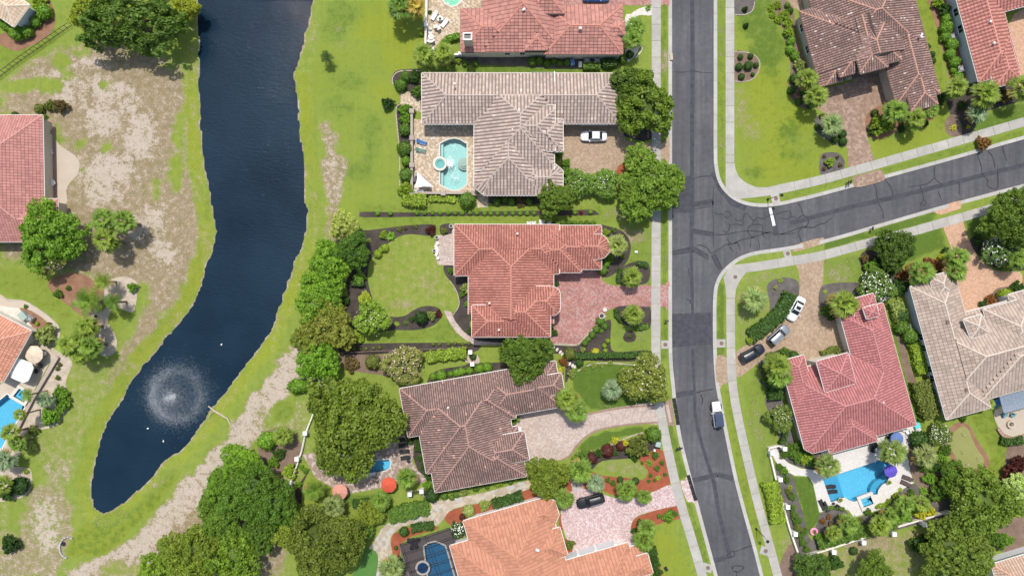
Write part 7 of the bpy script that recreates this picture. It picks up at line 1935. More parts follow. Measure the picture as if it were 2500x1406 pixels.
def car(px, py, heading, kind, paint, label, L=4.8, roofmat=None, sunroof=False, rack=False):
    """heading: direction of the front in the photo, degrees, 0 = right, 90 = up"""
    W_ = 1.86; P0 = {
     'sedan': dict(zt=[.70,.86,.93,.95,.95,.95,.91,.84,.74,.60], z0=.22, cab=(-1.55, 1.05, -0.98, 0.35), zr=1.44),
     'suv':   dict(zt=[.80,1.0,1.06,1.08,1.08,1.07,1.02,.95,.84,.66], z0=.26, cab=(-2.28, 1.00, -2.02, 0.36), zr=1.74),
     'jeep':  dict(zt=[.95,1.08,1.10,1.10,1.10,1.10,1.10,1.08,1.04,.92], z0=.38, cab=(-2.18, 0.62, -2.10, 0.38), zr=1.82)}[kind]
    xs = [-.5,-.485,-.40,-.2,0,.14,.28,.40,.47,.5]
    ws = [.74,.88,.97,1.0,1.0,1.0,.98,.94,.84,.70] if kind != 'jeep' else [.80,.84,.86,.86,.86,.86,.84,.82,.80,.76]
    x0, y0 = P(px, py, 0.9)
    rt = empty('parked_car', (x0, y0, 0.03 if px < 1640 or px > 1775 else RZ), R(heading), label, 'car')
    xn = [-.5,-.488,-.455,-.39,-.2,0,.14,.29,.395,.452,.486,.5]
    zn = np.interp(xn, xs, P0['zt']); wn_ = [.52,.74,.88,.96,1,1,1,.985,.94,.86,.72,.5] if kind != 'jeep' else np.interp(xn, xs, ws)
    sec = []
    for x, w, zt in zip(xn, wn_, zn):
        w = w * W_ / 2; z0 = P0['z0']; X = x * L
        sec.append([(X, -w * .86, z0), (X, -w, z0 + .14), (X, -w, zt - .20), (X, -w * .95, zt - .06), (X, -w * .72, zt), (X, w * .72, zt), (X, w * .95, zt - .06), (X, w, zt - .20), (X, w, z0 + .14), (X, w * .86, z0)])
    v, f_ = loft(sec)
    body = obj('body', mesh_from('body', v, f_, paint, True), rt)
    # greenhouse
    r0, f0, r1, f1 = P0['cab']; zb = P0['zt'][4] - 0.06; zr = P0['zr']
    wb = W_ / 2 * (0.90 if kind != 'jeep' else 0.82); wt = W_ / 2 * (0.70 if kind != 'jeep' else 0.78)
    g8 = [(r0, -wb * .92, zb), (f0, -wb * .92, zb), (f0, wb * .92, zb), (r0, wb * .92, zb), (r1, -wt, zr), (f1, -wt, zr), (f1, wt, zr), (r1, wt, zr)]
    def pane(name, idx, mat, inset=0.06):
        q = [Vector(g8[i]) for i in idx]; c = sum(q, Vector()) / 4
        q = [c + (p - c) * (1 - inset) for p in q]
        nrm = (q[1] - q[0]).cross(q[2] - q[0]).normalized()
        o_ = nrm * 0.012
        obj(name, mesh_from(name, [p + o_ for p in q] + [p - o_ * 3 for p in q], [(0, 1, 2, 3), (4, 7, 6, 5), (0, 4, 5, 1), (1, 5, 6, 2), (2, 6, 7, 3), (3, 7, 4, 0)], mat), rt)
    cab = obj('cabin', mesh_from('cabin', g8, [(3, 2, 1, 0), (4, 5, 6, 7), (0, 1, 5, 4), (1, 2, 6, 5), (2, 3, 7, 6), (3, 0, 4, 7)], paint), rt)
    pane('windshield', (1, 2, 6, 5), M['cglass']); pane('rear_window', (3, 0, 4, 7), M['cglass'])
    pane('side_window', (0, 1, 5, 4), M['cglass'], 0.10); pane('side_window', (2, 3, 7, 6), M['cglass'], 0.10)
    rw = wt * 1.03
    rs = []
    for t in (0, .12, .5, .88, 1):
        X = r1 + (f1 - r1) * t; dz = 0.06 * math.sin(math.pi * t) - 0.01
        rs.append([(X, -rw, zr - .02), (X, -rw * .9, zr + .03 + dz * .6), (X, 0, zr + .045 + dz), (X, rw * .9, zr + .03 + dz * .6), (X, rw, zr - .02)])
    v, f_ = loft(rs); roof_ = obj('roof', mesh_from('roof', v, f_, roofmat or paint, True), rt)
    if sunroof: obj('sunroof', MB().box((0, 0, 0), (0.62, 0.86, 0.02)).mesh('sunroof', M['cglass']), roof_, loc=(f1 - 0.55, 0, zr + 0.095))
    if rack:
        for s_ in (-1, 1): obj('roof_rail', MB().bar((r1 + .2, s_ * wt * .9, zr + .12), (f1 - .2, s_ * wt * .9, zr + .12), .05).mesh('roof_rail', M['metal']), roof_)
    for sx in (-0.30 * L, 0.305 * L):
        for s_ in (-1, 1):
            wh = obj('wheel', MB().bar((0, -0.11, 0), (0, 0.11, 0), 0.66, 0.66, 16).mesh('wheel', M['rubber']), rt, loc=(sx, s_ * (W_ / 2 - 0.10), 0.33))
            obj('rim', MB().bar((0, -0.125, 0), (0, 0.125, 0), 0.40, 0.40, 12).mesh('rim', M['metal']), wh)
    for s_ in (-1, 1):
        obj('headlight', MB().box((0, 0, 0), (0.16, 0.26, 0.10), 0, .8).mesh('headlight', M['lamp_white']), rt, loc=(L / 2 - 0.20, s_ * 0.58, P0['zt'][8] - 0.10))
        obj('tail_light', MB().box((0, 0, 0), (0.10, 0.28, 0.12)).mesh('tail_light', M['lamp_red']), rt, loc=(-L / 2 + 0.07, s_ * 0.56, P0['zt'][1] - 0.14))
        m = MB().bar((f0 - .25, s_ * .82, zb + .1), (f0 - .25, s_ * 1.0, zb + .13), .06); m.box((f0 - .25, s_ * 1.04, zb + .14), (.14, .18, .13))
        obj('mirror', m.mesh('mirror', paint), rt)
        obj('door_handle', MB().box((0, 0, 0), (.18, .04, .04)).mesh('door_handle', M['metal']), body, loc=(-.1, s_ * (W_ / 2 + .0), zb - .14))
    if kind == 'jeep':
        for sx in (-0.30 * L, 0.305 * L):
            for s_ in (-1, 1): obj('fender_flare', MB().box((0, 0, 0), (.95, .30, .10), 0, .85).mesh('fender_flare', M['black']), rt, loc=(sx, s_ * .84, .82))
        obj('spare_wheel', MB().bar((-.12, 0, 0), (.12, 0, 0), .74, .74, 16).mesh('spare_wheel', M['rubber']), rt, loc=(-L / 2 - .10, 0, .95))
        m = MB()
        for k in range(2): m.box((1.05 + .42 * k, 0, 1.11), (.06, .7, .03))
        obj('bonnet_vent', m.mesh('bonnet_vent', M['black']), body)
        obj('bumper', MB().box((0, 0, 0), (.18, 1.5, .2)).mesh('bumper', M['black']), rt, loc=(L / 2 + .04, 0, .55))
    return rt
WP = m_paint('white_car_paint', (0.72, 0.73, 0.74)); SP = m_paint('silver_car_paint', (0.30, 0.32, 0.35), 0.5, 0.3); BP = m_paint('black_car_paint', (0.012, 0.013, 0.017)); NP = m_paint('dark_blue_car_paint', (0.012, 0.016, 0.030)); UP = m_paint('blue_car_paint', (0.03, 0.12, 0.48))
car(1450,332,180,'sedan',WP,'white sedan parked in the tan drive of the grey-tiled house', 4.8)
car(1945,754,-118,'sedan',WP,'white sedan with sunroof, foremost of the three cars in the tan drive', 4.75, sunroof=True)
car(1902,818,42,'suv',SP,'silver estate car between the white sedan and the dark car', 4.5, rack=True)
car(1837,863,29,'suv',NP,'dark blue-black car nearest the sidewalk in the tan drive', 4.85)
car(1752,1012,97,'jeep',WP,'white off-road car with navy top parked on the street', 4.7, roofmat=m_plain('navy_canvas', (0.045,0.065,0.115), 0.85))
car(1442,1223,195,'suv',BP,'black car with roof rails parked on the pink drive', 5.2, rack=True)
car(1456,-10,0,'sedan',UP,'blue car cut by the top edge', 4.9)

# ------------------------------------------------------------------ furniture
M['red_cloth'] = m_plain('bright_red_canvas', (0.52, 0.085, 0.045), 0.8); M['faded_cloth'] = m_plain('faded_red_canvas', (0.52, 0.24, 0.18), 0.8)
M['purple_cloth'] = m_plain('purple_blue_canvas', (0.10, 0.075, 0.42), 0.8); M['blue_cloth'] = m_plain('blue_canvas', (0.10, 0.16, 0.36), 0.8); M['beige_cloth'] = m_plain('beige_canvas', (0.58, 0.47, 0.36), 0.8)
M['blue_sling'] = m_plain('blue_sling', (0.05, 0.13, 0.30), 0.8); M['green_sling'] = m_plain('green_sling', (0.12, 0.19, 0.14), 0.8); M['black_sling'] = m_plain('black_sling', (0.025, 0.025, 0.028), 0.8); M['brown_sling'] = m_plain('brown_sling', (0.085, 0.06, 0.055), 0.8)
M['white_sling'] = m_plain('white_sling', (0.72, 0.71, 0.68), 0.7); M['teal'] = m_plain('teal_plastic', (0.10, 0.26, 0.30), 0.5); M['turq'] = m_plain('turquoise_plastic', (0.09, 0.52, 0.54), 0.4); M['pink'] = m_plain('pink_vinyl', (0.78, 0.28, 0.42), 0.35)
M['terracotta'] = m_plain('terracotta_pot', (0.42, 0.22, 0.14), 0.8)
def umbrella(px, py, r, h, mat, label, n=8, tilt=0.0):
    x, y = P(px, py, h)
    rt = empty('patio_umbrella', (x, y, 0.03), rng.random(), label, 'umbrella')
    rm = r * S
    m = MB(); vs = [(0, 0, h)]; fs = []
    for k in range(n):
        a = 2 * math.pi * k / n; vs.append((rm * math.cos(a), rm * math.sin(a), h - rm * 0.33))
        vs.append((rm * 0.95 * math.cos(a + math.pi / n), rm * 0.95 * math.sin(a + math.pi / n), h - rm * 0.36))
    for k in range(n):
        a, b, c = 1 + 2 * k, 2 + 2 * k, 1 + 2 * ((k + 1) % n)
        fs += [(0, a, b), (0, b, c)]
    nv = len(vs)
    for k in range(2 * n):          # valance
        i = 1 + k; j = 1 + (k + 1) % (2 * n)
        vs += [(vs[i][0], vs[i][1], vs[i][2] - .14), (vs[j][0], vs[j][1], vs[j][2] - .14)]
        fs.append((i, len(vs) - 2, len(vs) - 1, j))
    obj('canopy', mesh_from('canopy', vs, fs, M[mat]), rt)
    MB().bar((0, 0, 0.05), (0, 0, h + 0.12), 0.06, n=8).build('pole', M['metal'], rt)
    MB().cyl((0, 0, 0), 0.3, 0.09, 14).build('base', M['metal'], rt)
    rb = MB()
    for k in range(n):
        a = 2 * math.pi * k / n; rb.bar((0, 0, h - .03), (rm * math.cos(a), rm * math.sin(a), h - rm * 0.33 - .02), .025)
    rb.build('rib', M['metal'], rt)
    return rt
umbrella(948,1185,19,2.6,'red_cloth','bright red octagonal umbrella beside the oak pool'); umbrella(828,1202,19,2.6,'faded_cloth','faded salmon octagonal umbrella on the oak patio edge')
umbrella(2178,1151,16,2.5,'purple_cloth','purple-blue umbrella standing in the large pool'); umbrella(2193,1072,16,2.5,'blue_cloth','blue umbrella over a table below the crimson eave'); umbrella(78,866,22,2.6,'beige_cloth','beige octagonal umbrella on the left patio')
def lounger(px, py, head, mat, label, z=0.04, up=0.5, frame='metal', L=1.95, cat='lounger'):
    x, y = P(px, py, 0.4 + z)
    rt = empty('sun_lounger', (x, y, z), R(head), label, cat)
    MB().box((-.28, 0, .36), (L * .66, .66, .09)).build('seat', M[mat], rt)
    m = MB(); a = up
    hx = L * .66 / 2 - .28; m.add([(hx, -.33, .32), (hx + .62 * math.cos(a), -.33, .32 + .62 * math.sin(a)), (hx + .62 * math.cos(a), .33, .32 + .62 * math.sin(a)), (hx, .33, .32),
          (hx, -.33, .41), (hx + .62 * math.cos(a), -.33, .41 + .62 * math.sin(a)), (hx + .62 * math.cos(a), .33, .41 + .62 * math.sin(a)), (hx, .33, .41)],
          [(3, 2, 1, 0), (4, 5, 6, 7), (0, 1, 5, 4), (1, 2, 6, 5), (2, 3, 7, 6), (3, 0, 4, 7)])
    m.build('backrest', M[mat], rt)
    fr = MB()
    for s_ in (-1, 1): fr.bar((-.95, s_ * .35, .30), (hx, s_ * .35, .30), .05)
    fr.build('frame', M[frame], rt)
    for sx in (-.85, .3):
        for s_ in (-1, 1): MB().bar((sx, s_ * .33, 0), (sx, s_ * .33, .3), .05).build('leg', M[frame], rt)
lounger(1029,347,162,'blue_sling','blue lounger beside the teal pool'); lounger(1027,367,168,'green_sling','green lounger beside the teal pool')
lounger(1061,38,58,'white_sling','white lounger left of the white planter table', frame='white'); lounger(1086,56,50,'white_sling','white lounger right of the white planter table', frame='white')
for i, (x, y) in enumerate(((984,1073),(985,1087),(988,1102),(990,1117))): lounger(x, y, 10, 'black_sling', f'{ORD[i]} black lounger from the top beside the oak', frame='black')
lounger(2027,1188,10,'black_sling','black chaise on the pool shelf, the upper one', -.34, frame='black'); lounger(2031,1200,10,'black_sling','black chaise on the pool shelf, the lower one', -.34, frame='black')
lounger(2008,1231,-62,'black_sling','black lounger at the white paving corner, the left one', frame='black'); lounger(2017,1236,-62,'black_sling','black lounger at the white paving corner, the right one', frame='black')
lounger(2216,1167,-20,'brown_sling','upper brown lounger at the east side of the large pool', frame='black'); lounger(2212,1180,-24,'brown_sling','lower brown lounger at the east side of the large pool', frame='black')
def chair(px, py, head, mat, label, z=0.04, name='patio_chair', group=None):
    x, y = P(px, py, 0.45 + z)
    rt = empty(name, (x, y, z), R(head), label, 'chair', group)
    MB().box((0, 0, .43), (.62, .62, .10)).build('seat', M[mat], rt)
    MB().box((-.33, 0, .72), (.10, .62, .55)).build('backrest', M[mat], rt)
    for s_ in (-1, 1): MB().box((0, s_ * .33, .6), (.6, .07, .06)).build('armrest', M[mat], rt)
    for sx in (-.27, .27):
        for s_ in (-.27, .27): MB().bar((sx, s_, 0), (sx, s_, .42), .05).build('leg', M[mat], rt)
def table(px, py, r, h, mat, label, z=0.04, plant=False, n=20):
    x, y = P(px, py, h + z)
    rt = empty('patio_table', (x, y, z), 0, label, 'table')
    MB().cyl((0, 0, h - .05), r, .05, n).build('table_top', M[mat], rt)
    MB().cyl((0, 0, .03), .06, h - .06, 8).build('pedestal', M[mat], rt); MB().cyl((0, 0, 0), r * .5, .04, 14).build('base', M[mat], rt)
def planter(px, py, r, h, mat, label, col='mid', z=0.04, plant=True):
    x, y = P(px, py, h + z)
    rt = empty('planter', (x, y, z), 0, label, 'planter')
    MB().lathe((0, 0, 0), [(r * .6, 0), (r * .7, h * .1), (r * .95, h * .8), (r, h), (r * .85, h), (r * .8, h * .85), (0.001, h * .85)], 16).build('pot', M[mat], rt)
    if not plant: MB().cyl((0, 0, 0), r * .86, .02, 14).build('soil', M['mulch'], rt, (0, 0, h * .93))
    if plant:
        o = obj('plant', SHRUB['bush'][0], rt, loc=(0, 0, h * .7), scale=r * .8); o.color = (*GREEN[col], 1)
table(1074,46,.55,.5,'white_sling','round white table between the two white loungers'); planter(1074,46,.28,.4,'white_sling','small potted plant on the round white table', 'bright', .54)
chair(1064,66,100,'white_sling','white patio chair near the loungers, the left one'); chair(1071,70,120,'white_sling','white patio chair near the loungers, the right one')
table(1052,90,.5,.72,'white_sling','small round white table by the white patio wall'); chair(1051,79,-90,'white_sling','white chair above the small round table'); chair(1056,100,120,'white_sling','white chair below the small round table, the right one'); chair(1048,101,70,'white_sling','white chair below the small round table, the left one')
table(1058,122,.4,.6,'white_sling','round white side table at the palm corner')
table(997,1125,.4,.45,'black_sling','small black side table beside the black loungers', n=4)
table(2036,1229,.3,.45,'black_sling','small black side table by the pool corner', n=4); chair(2045,1236,-40,'black_sling','small black folding chair by the pool corner')
table(2134,1086,.7,.72,'black_sling','dark round table under the crimson eave edge'); chair(2130,1098,90,'black_sling','black chair below the dark round table')
table(2193,1074,.6,.72,'black_sling','round table under the blue umbrella'); chair(2176,1058,-60,'black_sling','black chair left of the blue umbrella'); chair(2168,1068,-20,'black_sling','black chair further left of the blue umbrella'); chair(2184,1052,-90,'beige_cloth','beige chair above the blue umbrella')
chair(2206,1048,-120,'white_sling','white chair near the turquoise bin, the left one'); chair(2216,1054,-150,'white_sling','white chair near the turquoise bin, the right one')
table(1010,1322,.75,.72,'black_sling','dark round table inside the screen enclosure')
for i, (x, y, h) in enumerate(((1000,1318,0),(1020,1316,180),(1006,1334,70),(1016,1332,120))): chair(x, y, h, 'black_sling', f'{ORD[i]} dark chair around the table inside the screen enclosure')
planter(2052,1220,.42,.5,'beigewall','round planter at the south pool scallop','lime'); planter(2171,1177,.42,.5,'beigewall','round planter at the east pool scallop','lime'); planter(2156,1122,.42,.5,'beigewall','round planter at the north pool scallop','lime')
planter(1101,552,.36,.6,'white','white urn at the terracotta roof corner','mid', plant=False); planter(1066,580,.33,.6,'white','white urn at the top of the small patio','mid', plant=False); planter(1060,612,.3,.7,'white','white urn behind the curved bench','mid', plant=False)
table(1068,594,.30,.45,'offwhite','upper round stone stool on the small patio', n=14); table(1069,630,.30,.45,'offwhite','lower round stone stool on the small patio', n=14)
x, y = P(1067, 612, .45)
rt = empty('stone_bench', (x, y, .05), 0, 'curved white stone bench on the small patio', 'bench')
m = MB()
for k in range(8):
    a0, a1 = R(-38 + 9.5 * k), R(-38 + 9.5 * (k + 1)); c = 1.5
    q = [(-c + r_ * math.cos(a), r_ * math.sin(a)) for r_, a in ((1.3, a0), (1.75, a0), (1.75, a1), (1.3, a1))]
    m.add([(p[0], p[1], z_) for z_ in (.36, .46) for p in q], [(3, 2, 1, 0), (4, 5, 6, 7), (0, 1, 5, 4), (1, 2, 6, 5), (2, 3, 7, 6), (3, 0, 4, 7)])
m.build('seat', M['white'], rt)
for a in (-.45, .45): MB().box((-1.5 + 1.52 * math.cos(a), 1.52 * math.sin(a), .18), (.28, .22, .36), a).build('support', M['white'], rt)
# lamp pillar at the rose-red drive
def pillar(px, py, w, h, mat, label, cat='pillar', name='gate_pillar', z=0.0):
    x, y = P(px, py, h)
    rt = empty(name, (x, y, z), 0, label, cat)
    MB().box((0, 0, h / 2), (w, w, h)).build('shaft', M[mat], rt)
    MB().box((0, 0, h + .05), (w * 1.25, w * 1.25, .12), 0, .8).build('cap', M['white'], rt)
    return rt
planter(1469,771,.5,.8,'white','square white drive-side planter', plant=False)
table(1477,756,.35,.3,'offwhite','pale stone disc beside the red drive')

# ------------------------------------------------------------------ walls and fences
def garden_wall(label, pts, caps, h, wall_mat, w=.28, cap_w=.62, cap_h=None, rails=False, cap_mat='white', cat='wall', name='garden_wall', step=1.6, zt=None):
    """pts: wall line in pixels (top of wall); caps: pillar tops in pixels"""
    rt = empty(name, (*P(*pts[0], h), 0), 0, label, cat)
    ox, oy = rt.location.x, rt.location.y
    pw_ = [Vector(P(x, y, h)) - Vector((ox, oy)) for x, y in pts]
    for a, b in zip(pw_, pw_[1:]):
        ang = math.atan2(b.y - a.y, b.x - a.x); L = (b - a).length; c = (a + b) / 2
        if not rails:
            obj('panel', MB().box((0, 0, h / 2 - .08), (L, w, h)).mesh('panel', M[wall_mat]), rt, loc=(c.x, c.y, 0), rot=(0, 0, ang))
            obj('coping', MB().box((0, 0, h - .02), (L + .02, w * 1.3, .10)).mesh('coping', M[wall_mat]), rt, loc=(c.x, c.y, .02), rot=(0, 0, ang))
        else:
            for z_ in rails: obj('rail', MB().box((0, 0, 0), (L, .07, .07)).mesh('rail', M[wall_mat]), rt, loc=(c.x, c.y, z_), rot=(0, 0, ang))
            n = max(1, int(L / step)); me_ = None
            for k in range(n + 1):
                p = a.lerp(b, k / n)
                me_ = me_ or MB().box((0, 0, h / 2), (.06, .06, h)).mesh('picket', M[wall_mat])
                obj('picket', me_, rt, loc=(p.x, p.y, 0))
    ch = cap_h or h + .35
    for x, y in caps:
        X, Y = P(x, y, ch); X -= ox; Y -= oy
        pl = obj('pillar', MB().box((0, 0, ch / 2), (cap_w, cap_w, ch)).mesh('pillar', M[cap_mat]), rt, loc=(X, Y, -.02))
        obj('pillar_cap', MB().box((0, 0, 0), (cap_w * 1.3, cap_w * 1.3, .14), 0, .86).mesh('pillar_cap', M[cap_mat]), pl, loc=(0, 0, ch + .03))
    return rt
M['bluff'] = m_concrete('buff_cast_stone', (0.42, 0.35, 0.30), 0.2)
garden_wall('buff patio wall with square pillars round the teal pool', [(1005,270),(1005,471),(1160,471)], [(1005,271),(1005,337),(1005,403),(1005,468),(1082,472),(1158,472)], 1.1, 'bluff', .34, .7, 1.3, cap_mat='bluff')
garden_wall('white patio wall beside the white loungers', [(1042,-30),(1040,60),(1038,116)], [(1040,60)], 1.1, 'offwhite', .3, .6, 1.4)
garden_wall('low wall at the palm corner of the flagstone patio', [(1108,133),(1128,133)], [(1122,130)], 1.2, 'white', .25, .4)
garden_wall('white garden wall with square pillars round the pool garden', [(1877,1094),(1897,1180),(1928,1290),(1953,1362),(2030,1338),(2110,1312),(2200,1283),(2318,1248),(2334,1258)], [(1906,1171),(1924,1238),(1943,1304),(1962,1370),(2037,1348),(2110,1325),(2184,1304),(2259,1281),(2320,1258)], .75, 'offwhite', .24, .62, 1.6)
garden_wall('white gate arch at the top of the curved white path', [(1877,1094),(1902,1088),(1918,1096)], [(1886,1106),(1917,1096)], 1.0, 'offwhite', .22, .6, 1.7, cat='gate')
garden_wall('white-pillared rail fence between the oak and the lake', [(782,930),(765,1005),(744,1058),(735,1100),(722,1140),(706,1184)], [(779,947),(744,1058),(724,1121),(706,1183)], 1.2, 'white', rails=(.35,.75,1.1), cap_w=.62, cat='fence', name='rail_fence')
garden_wall('black iron gate between two white pillars by the bright hedge', [(1148,860),(1153,889)], [(1148,860),(1153,889)], 1.4, 'black', rails=(.3,1.3), cap_w=.6, step=.15, cat='gate', name='iron_gate')
garden_wall('black iron gate between two white pillars south of the brown-tiled house', [(1000,1207),(1029,1200)], [(1000,1207),(1029,1200)], 1.4, 'black', rails=(.3,1.3), cap_w=.6, step=.15, cat='gate', name='iron_gate')
garden_wall('dark wooden rail fence below the southern mulch strip', [(826,862),(900,858),(980,855),(1140,850)], [], 1.2, 'browntrim', rails=(.5,1.1), step=1.8, cat='fence', name='rail_fence')
garden_wall('black iron fence crossing the top left lawn', [(-20,188),(40,142),(100,100),(165,55)], [], 1.3, 'black', rails=(.2,1.25), step=.9, cat='fence', name='iron_fence')
garden_wall('low buff wall between the left pool patio and the gravel', [(140,872),(105,930),(78,975),(60,1010),(40,1050)], [], .6, 'bluff', .4, cat='wall')
garden_wall('grey pale wall at the orange drive garage front', [(1378,1369),(1420,1356),(1460,1345),(1506,1331)], [(1412,1358),(1455,1346),(1503,1332)], 2.7, 'bluewall', .3, .5, 2.9)
pillar(666,1305,.7,1.6,'white','white square pillar standing alone in the lakeside wood')

# ------------------------------------------------------------------ screen enclosure over the dull blue pool
t = NT('insect_screen')
tr = t.new('ShaderNodeBsdfTransparent'); df = t.new('ShaderNodeBsdfDiffuse'); df.inputs[0].default_value = (.03, .03, .035, 1)
mx = t.new('ShaderNodeMixShader'); mx.inputs[0].default_value = 0.30
t.l(tr.outputs[0], mx.inputs[1]); t.l(df.outputs[0], mx.inputs[2]); t.l(mx.outputs[0], t.o.inputs['Surface'])
M['screen'] = t.m
rt = empty('screen_enclosure', (*P(1050, 1370), 0), 0, 'black screen enclosure over the dull blue pool', 'enclosure')
f = rot_frame((976, 1328), -18.5)
ox, oy = rt.location.x, rt.location.y
hz = 2.7
U0, U1 = 0, 128
def Q(u, v, z): 
    x, y = P(*f(u, v), z); return (x - ox, y - oy, z)
cell = [(0, 0), (U1, 0), (U1, 130), (0, 130)]
for k in range(6):
    v = 24 * k
    z2 = hz + .45
    MB().bar(Q(0, v, hz), Q(U1 * .5, v, z2), .09).build('roof_beam', M['black'], rt); MB().bar(Q(U1 * .5, v, z2), Q(U1, v, hz), .09).build('roof_beam', M['black'], rt)
    MB().bar(Q(0, v, 0), Q(0, v, hz), .09).build('post', M['black'], rt)
for u, z_ in ((0, hz), (U1 * .5, hz + .45), (U1, hz)): MB().bar(Q(u, 0, z_), Q(u, 120, z_), .09).build('roof_beam', M['black'], rt)
for k in range(1, 4): MB().bar(Q(U1 * k / 4, 0, 0), Q(U1 * k / 4, 0, hz), .09).build('post', M['black'], rt)
for k in range(5):
    v0, v1 = 24 * k, 24 * (k + 1)
    for ua, za, ub, zb_ in ((0, hz, U1 * .5, hz + .45), (U1 * .5, hz + .45, U1, hz)):
        obj('screen_panel', mesh_from('screen_panel', [Q(ua, v0, za), Q(ub, v0, zb_), Q(ub, v1, zb_), Q(ua, v1, za)], [(0, 1, 2, 3)], M['screen']), rt)
    obj('screen_panel', mesh_from('screen_panel', [Q(0, v0, 0), Q(0, v1, 0), Q(0, v1, hz), Q(0, v0, hz)], [(0, 1, 2, 3)], M['screen']), rt)
obj('screen_panel', mesh_from('screen_panel', [Q(0, 0, 0), Q(U1, 0, 0), Q(U1, 0, hz), Q(0, 0, hz)], [(0, 1, 2, 3)], M['screen']), rt)

# ------------------------------------------------------------------ pergola, fire pit, tent, sail
M['slate'] = m_plain('blue_grey_slat', (0.22, 0.27, 0.34), 0.6)
f = rot_frame((2440, 970), -15.3)
rt = empty('pergola', (*P(2480, 975), 0), 0, 'blue-grey slatted pergola at the right edge', 'pergola'); ox, oy = rt.location.x, rt.location.y
for k in range(16): MB().bar(Q(0, 2.6 * k, 2.7), Q(100, 2.6 * k, 2.7), .14, .05).build('slat', M['slate'], rt)
for u in (4, 34, 64, 94): MB().bar(Q(u, -3, 2.6), Q(u, 43, 2.6), .1, .16).build('beam', M['slate'], rt)
for u, v in ((4, 0), (4, 40), (94, 40), (94, 0)): MB().bar(Q(u, v, 0), Q(u, v, 2.55), .14).build('post', M['slate'], rt)
x, y = P(2470, 1036, .5)
rt = empty('fire_pit', (x, y, .035), 0, 'round buff fire pit on the curved patio', 'fire pit')
MB().lathe((0, 0, 0), [(.72, 0), (.72, .45), (.45, .45), (.42, .1), (.001, .1)], 24).build('ring', M['conc_warm'], rt)
m = MB()
for k in range(4): m.bar((.3 * math.cos(k * .8), .3 * math.sin(k * .8), .2), (-.3 * math.cos(k * .8), -.3 * math.sin(k * .8), .26), .09, n=6)
m.build('log', M['bark'], rt)
chair(2453,1014,-60,'teal','teal chair above the fire pit, the left one'); chair(2472,1013,-110,'teal','teal chair above the fire pit, the right one')
lounger(2430,990,30,'blue_sling','blue lounger under the pergola, the left one'); lounger(2436,978,30,'blue_sling','blue lounger under the pergola, the upper one')
garden_wall('low curved wall round the fire pit patio', smooth_poly([(2438,1046),(2452,1064),(2476,1072),(2510,1060)], 3, False), [], .45, 'conc_rose', .45)
x, y = P(50, 905, 2.6)
rt = empty('canopy_tent', (x, y, .03), R(-22), 'white square canopy tent on the left patio', 'tent')
vs = []
for r_, z_ in ((1.95, 2.3), (1.9, 2.42), (1.0, 2.62), (.12, 2.7)):
    for k in range(16):
        a = 2 * math.pi * k / 16 + math.pi / 16; q = max(abs(math.cos(a)), abs(math.sin(a))) ** .8
        vs.append((r_ * math.cos(a) / q, r_ * math.sin(a) / q, z_))
fs = [(j * 16 + k, j * 16 + (k + 1) % 16, (j + 1) * 16 + (k + 1) % 16, (j + 1) * 16 + k) for j in range(3) for k in range(16)] + [tuple(range(48, 64))]
obj('canopy', mesh_from('canopy', vs, fs, M['white']), rt)
for sx in (-1.7, 1.7):
    for sy in (-1.7, 1.7): MB().bar((sx, sy, 0), (sx, sy, 2.35), .07).build('post', M['metal'], rt)
MB().box((0, 0, 2.72), (1.2, .08, .06)).build('vent', M['metal'], rt)
x, y = P(1034, 444, 2.2)
rt = empty('shade_sail', (x, y, 0), 0, 'white triangular shade sail in the patio corner', 'sail')
A_, B_, C_ = Vector((-1.0, 1.75, 2.6)), Vector((1.75, -.85, 2.2)), Vector((-1.6, -1.1, 2.4))
vs, fs, n = [], [], 8
for i in range(n + 1):
    for j in range(n + 1 - i):
        a, b = i / n, j / n; c = 1 - a - b
        p = A_ * a + B_ * b + C_ * c; k = 27 * a * b * c; e = 4 * (a * b + b * c + c * a) / 1.333
        ctr = (A_ + B_ + C_) / 3; p = p + (ctr - p) * .22 * (1 - max(a, b, c)) * 1.2 * (1 - k * .5); p.z -= .25 * k
        vs.append(p)
idx = lambda i, j: sum(n + 1 - q for q in range(i)) + j
for i in range(n):
    for j in range(n - i):
        fs.append((idx(i, j), idx(i, j + 1), idx(i + 1, j)))
        if j < n - i - 1: fs.append((idx(i, j + 1), idx(i + 1, j + 1), idx(i + 1, j)))
obj('cloth', mesh_from('cloth', vs, fs, M['white'], True), rt)
for p in (A_, B_, C_): MB().bar((p.x * 1.03, p.y * 1.03, 0), (p.x * 1.03, p.y * 1.03, p.z + .15), .08, n=8).build('mast', M['metal'], rt)
# outdoor kitchen in the patio corner
x, y = P(1030, 448)
rt = empty('outdoor_kitchen', (x, y, .04), 0, 'curved outdoor kitchen counter under the shade sail', 'counter')
for k in range(8):
    a = R(80 - 10.5 * k); MB().box((-1.4 + 3.0 * math.cos(a), -1.5 + 3.0 * math.sin(a), .45), (.5, .58, .9), a).build('counter', M['bluff'], rt)
MB().box((-1.3, .6, .5), (.7, .9, 1.0)).build('grill', M['black'], rt); MB().box((-.6, -1.55, .45), (2.0, .5, .9)).build('cabinet', M['white'], rt)

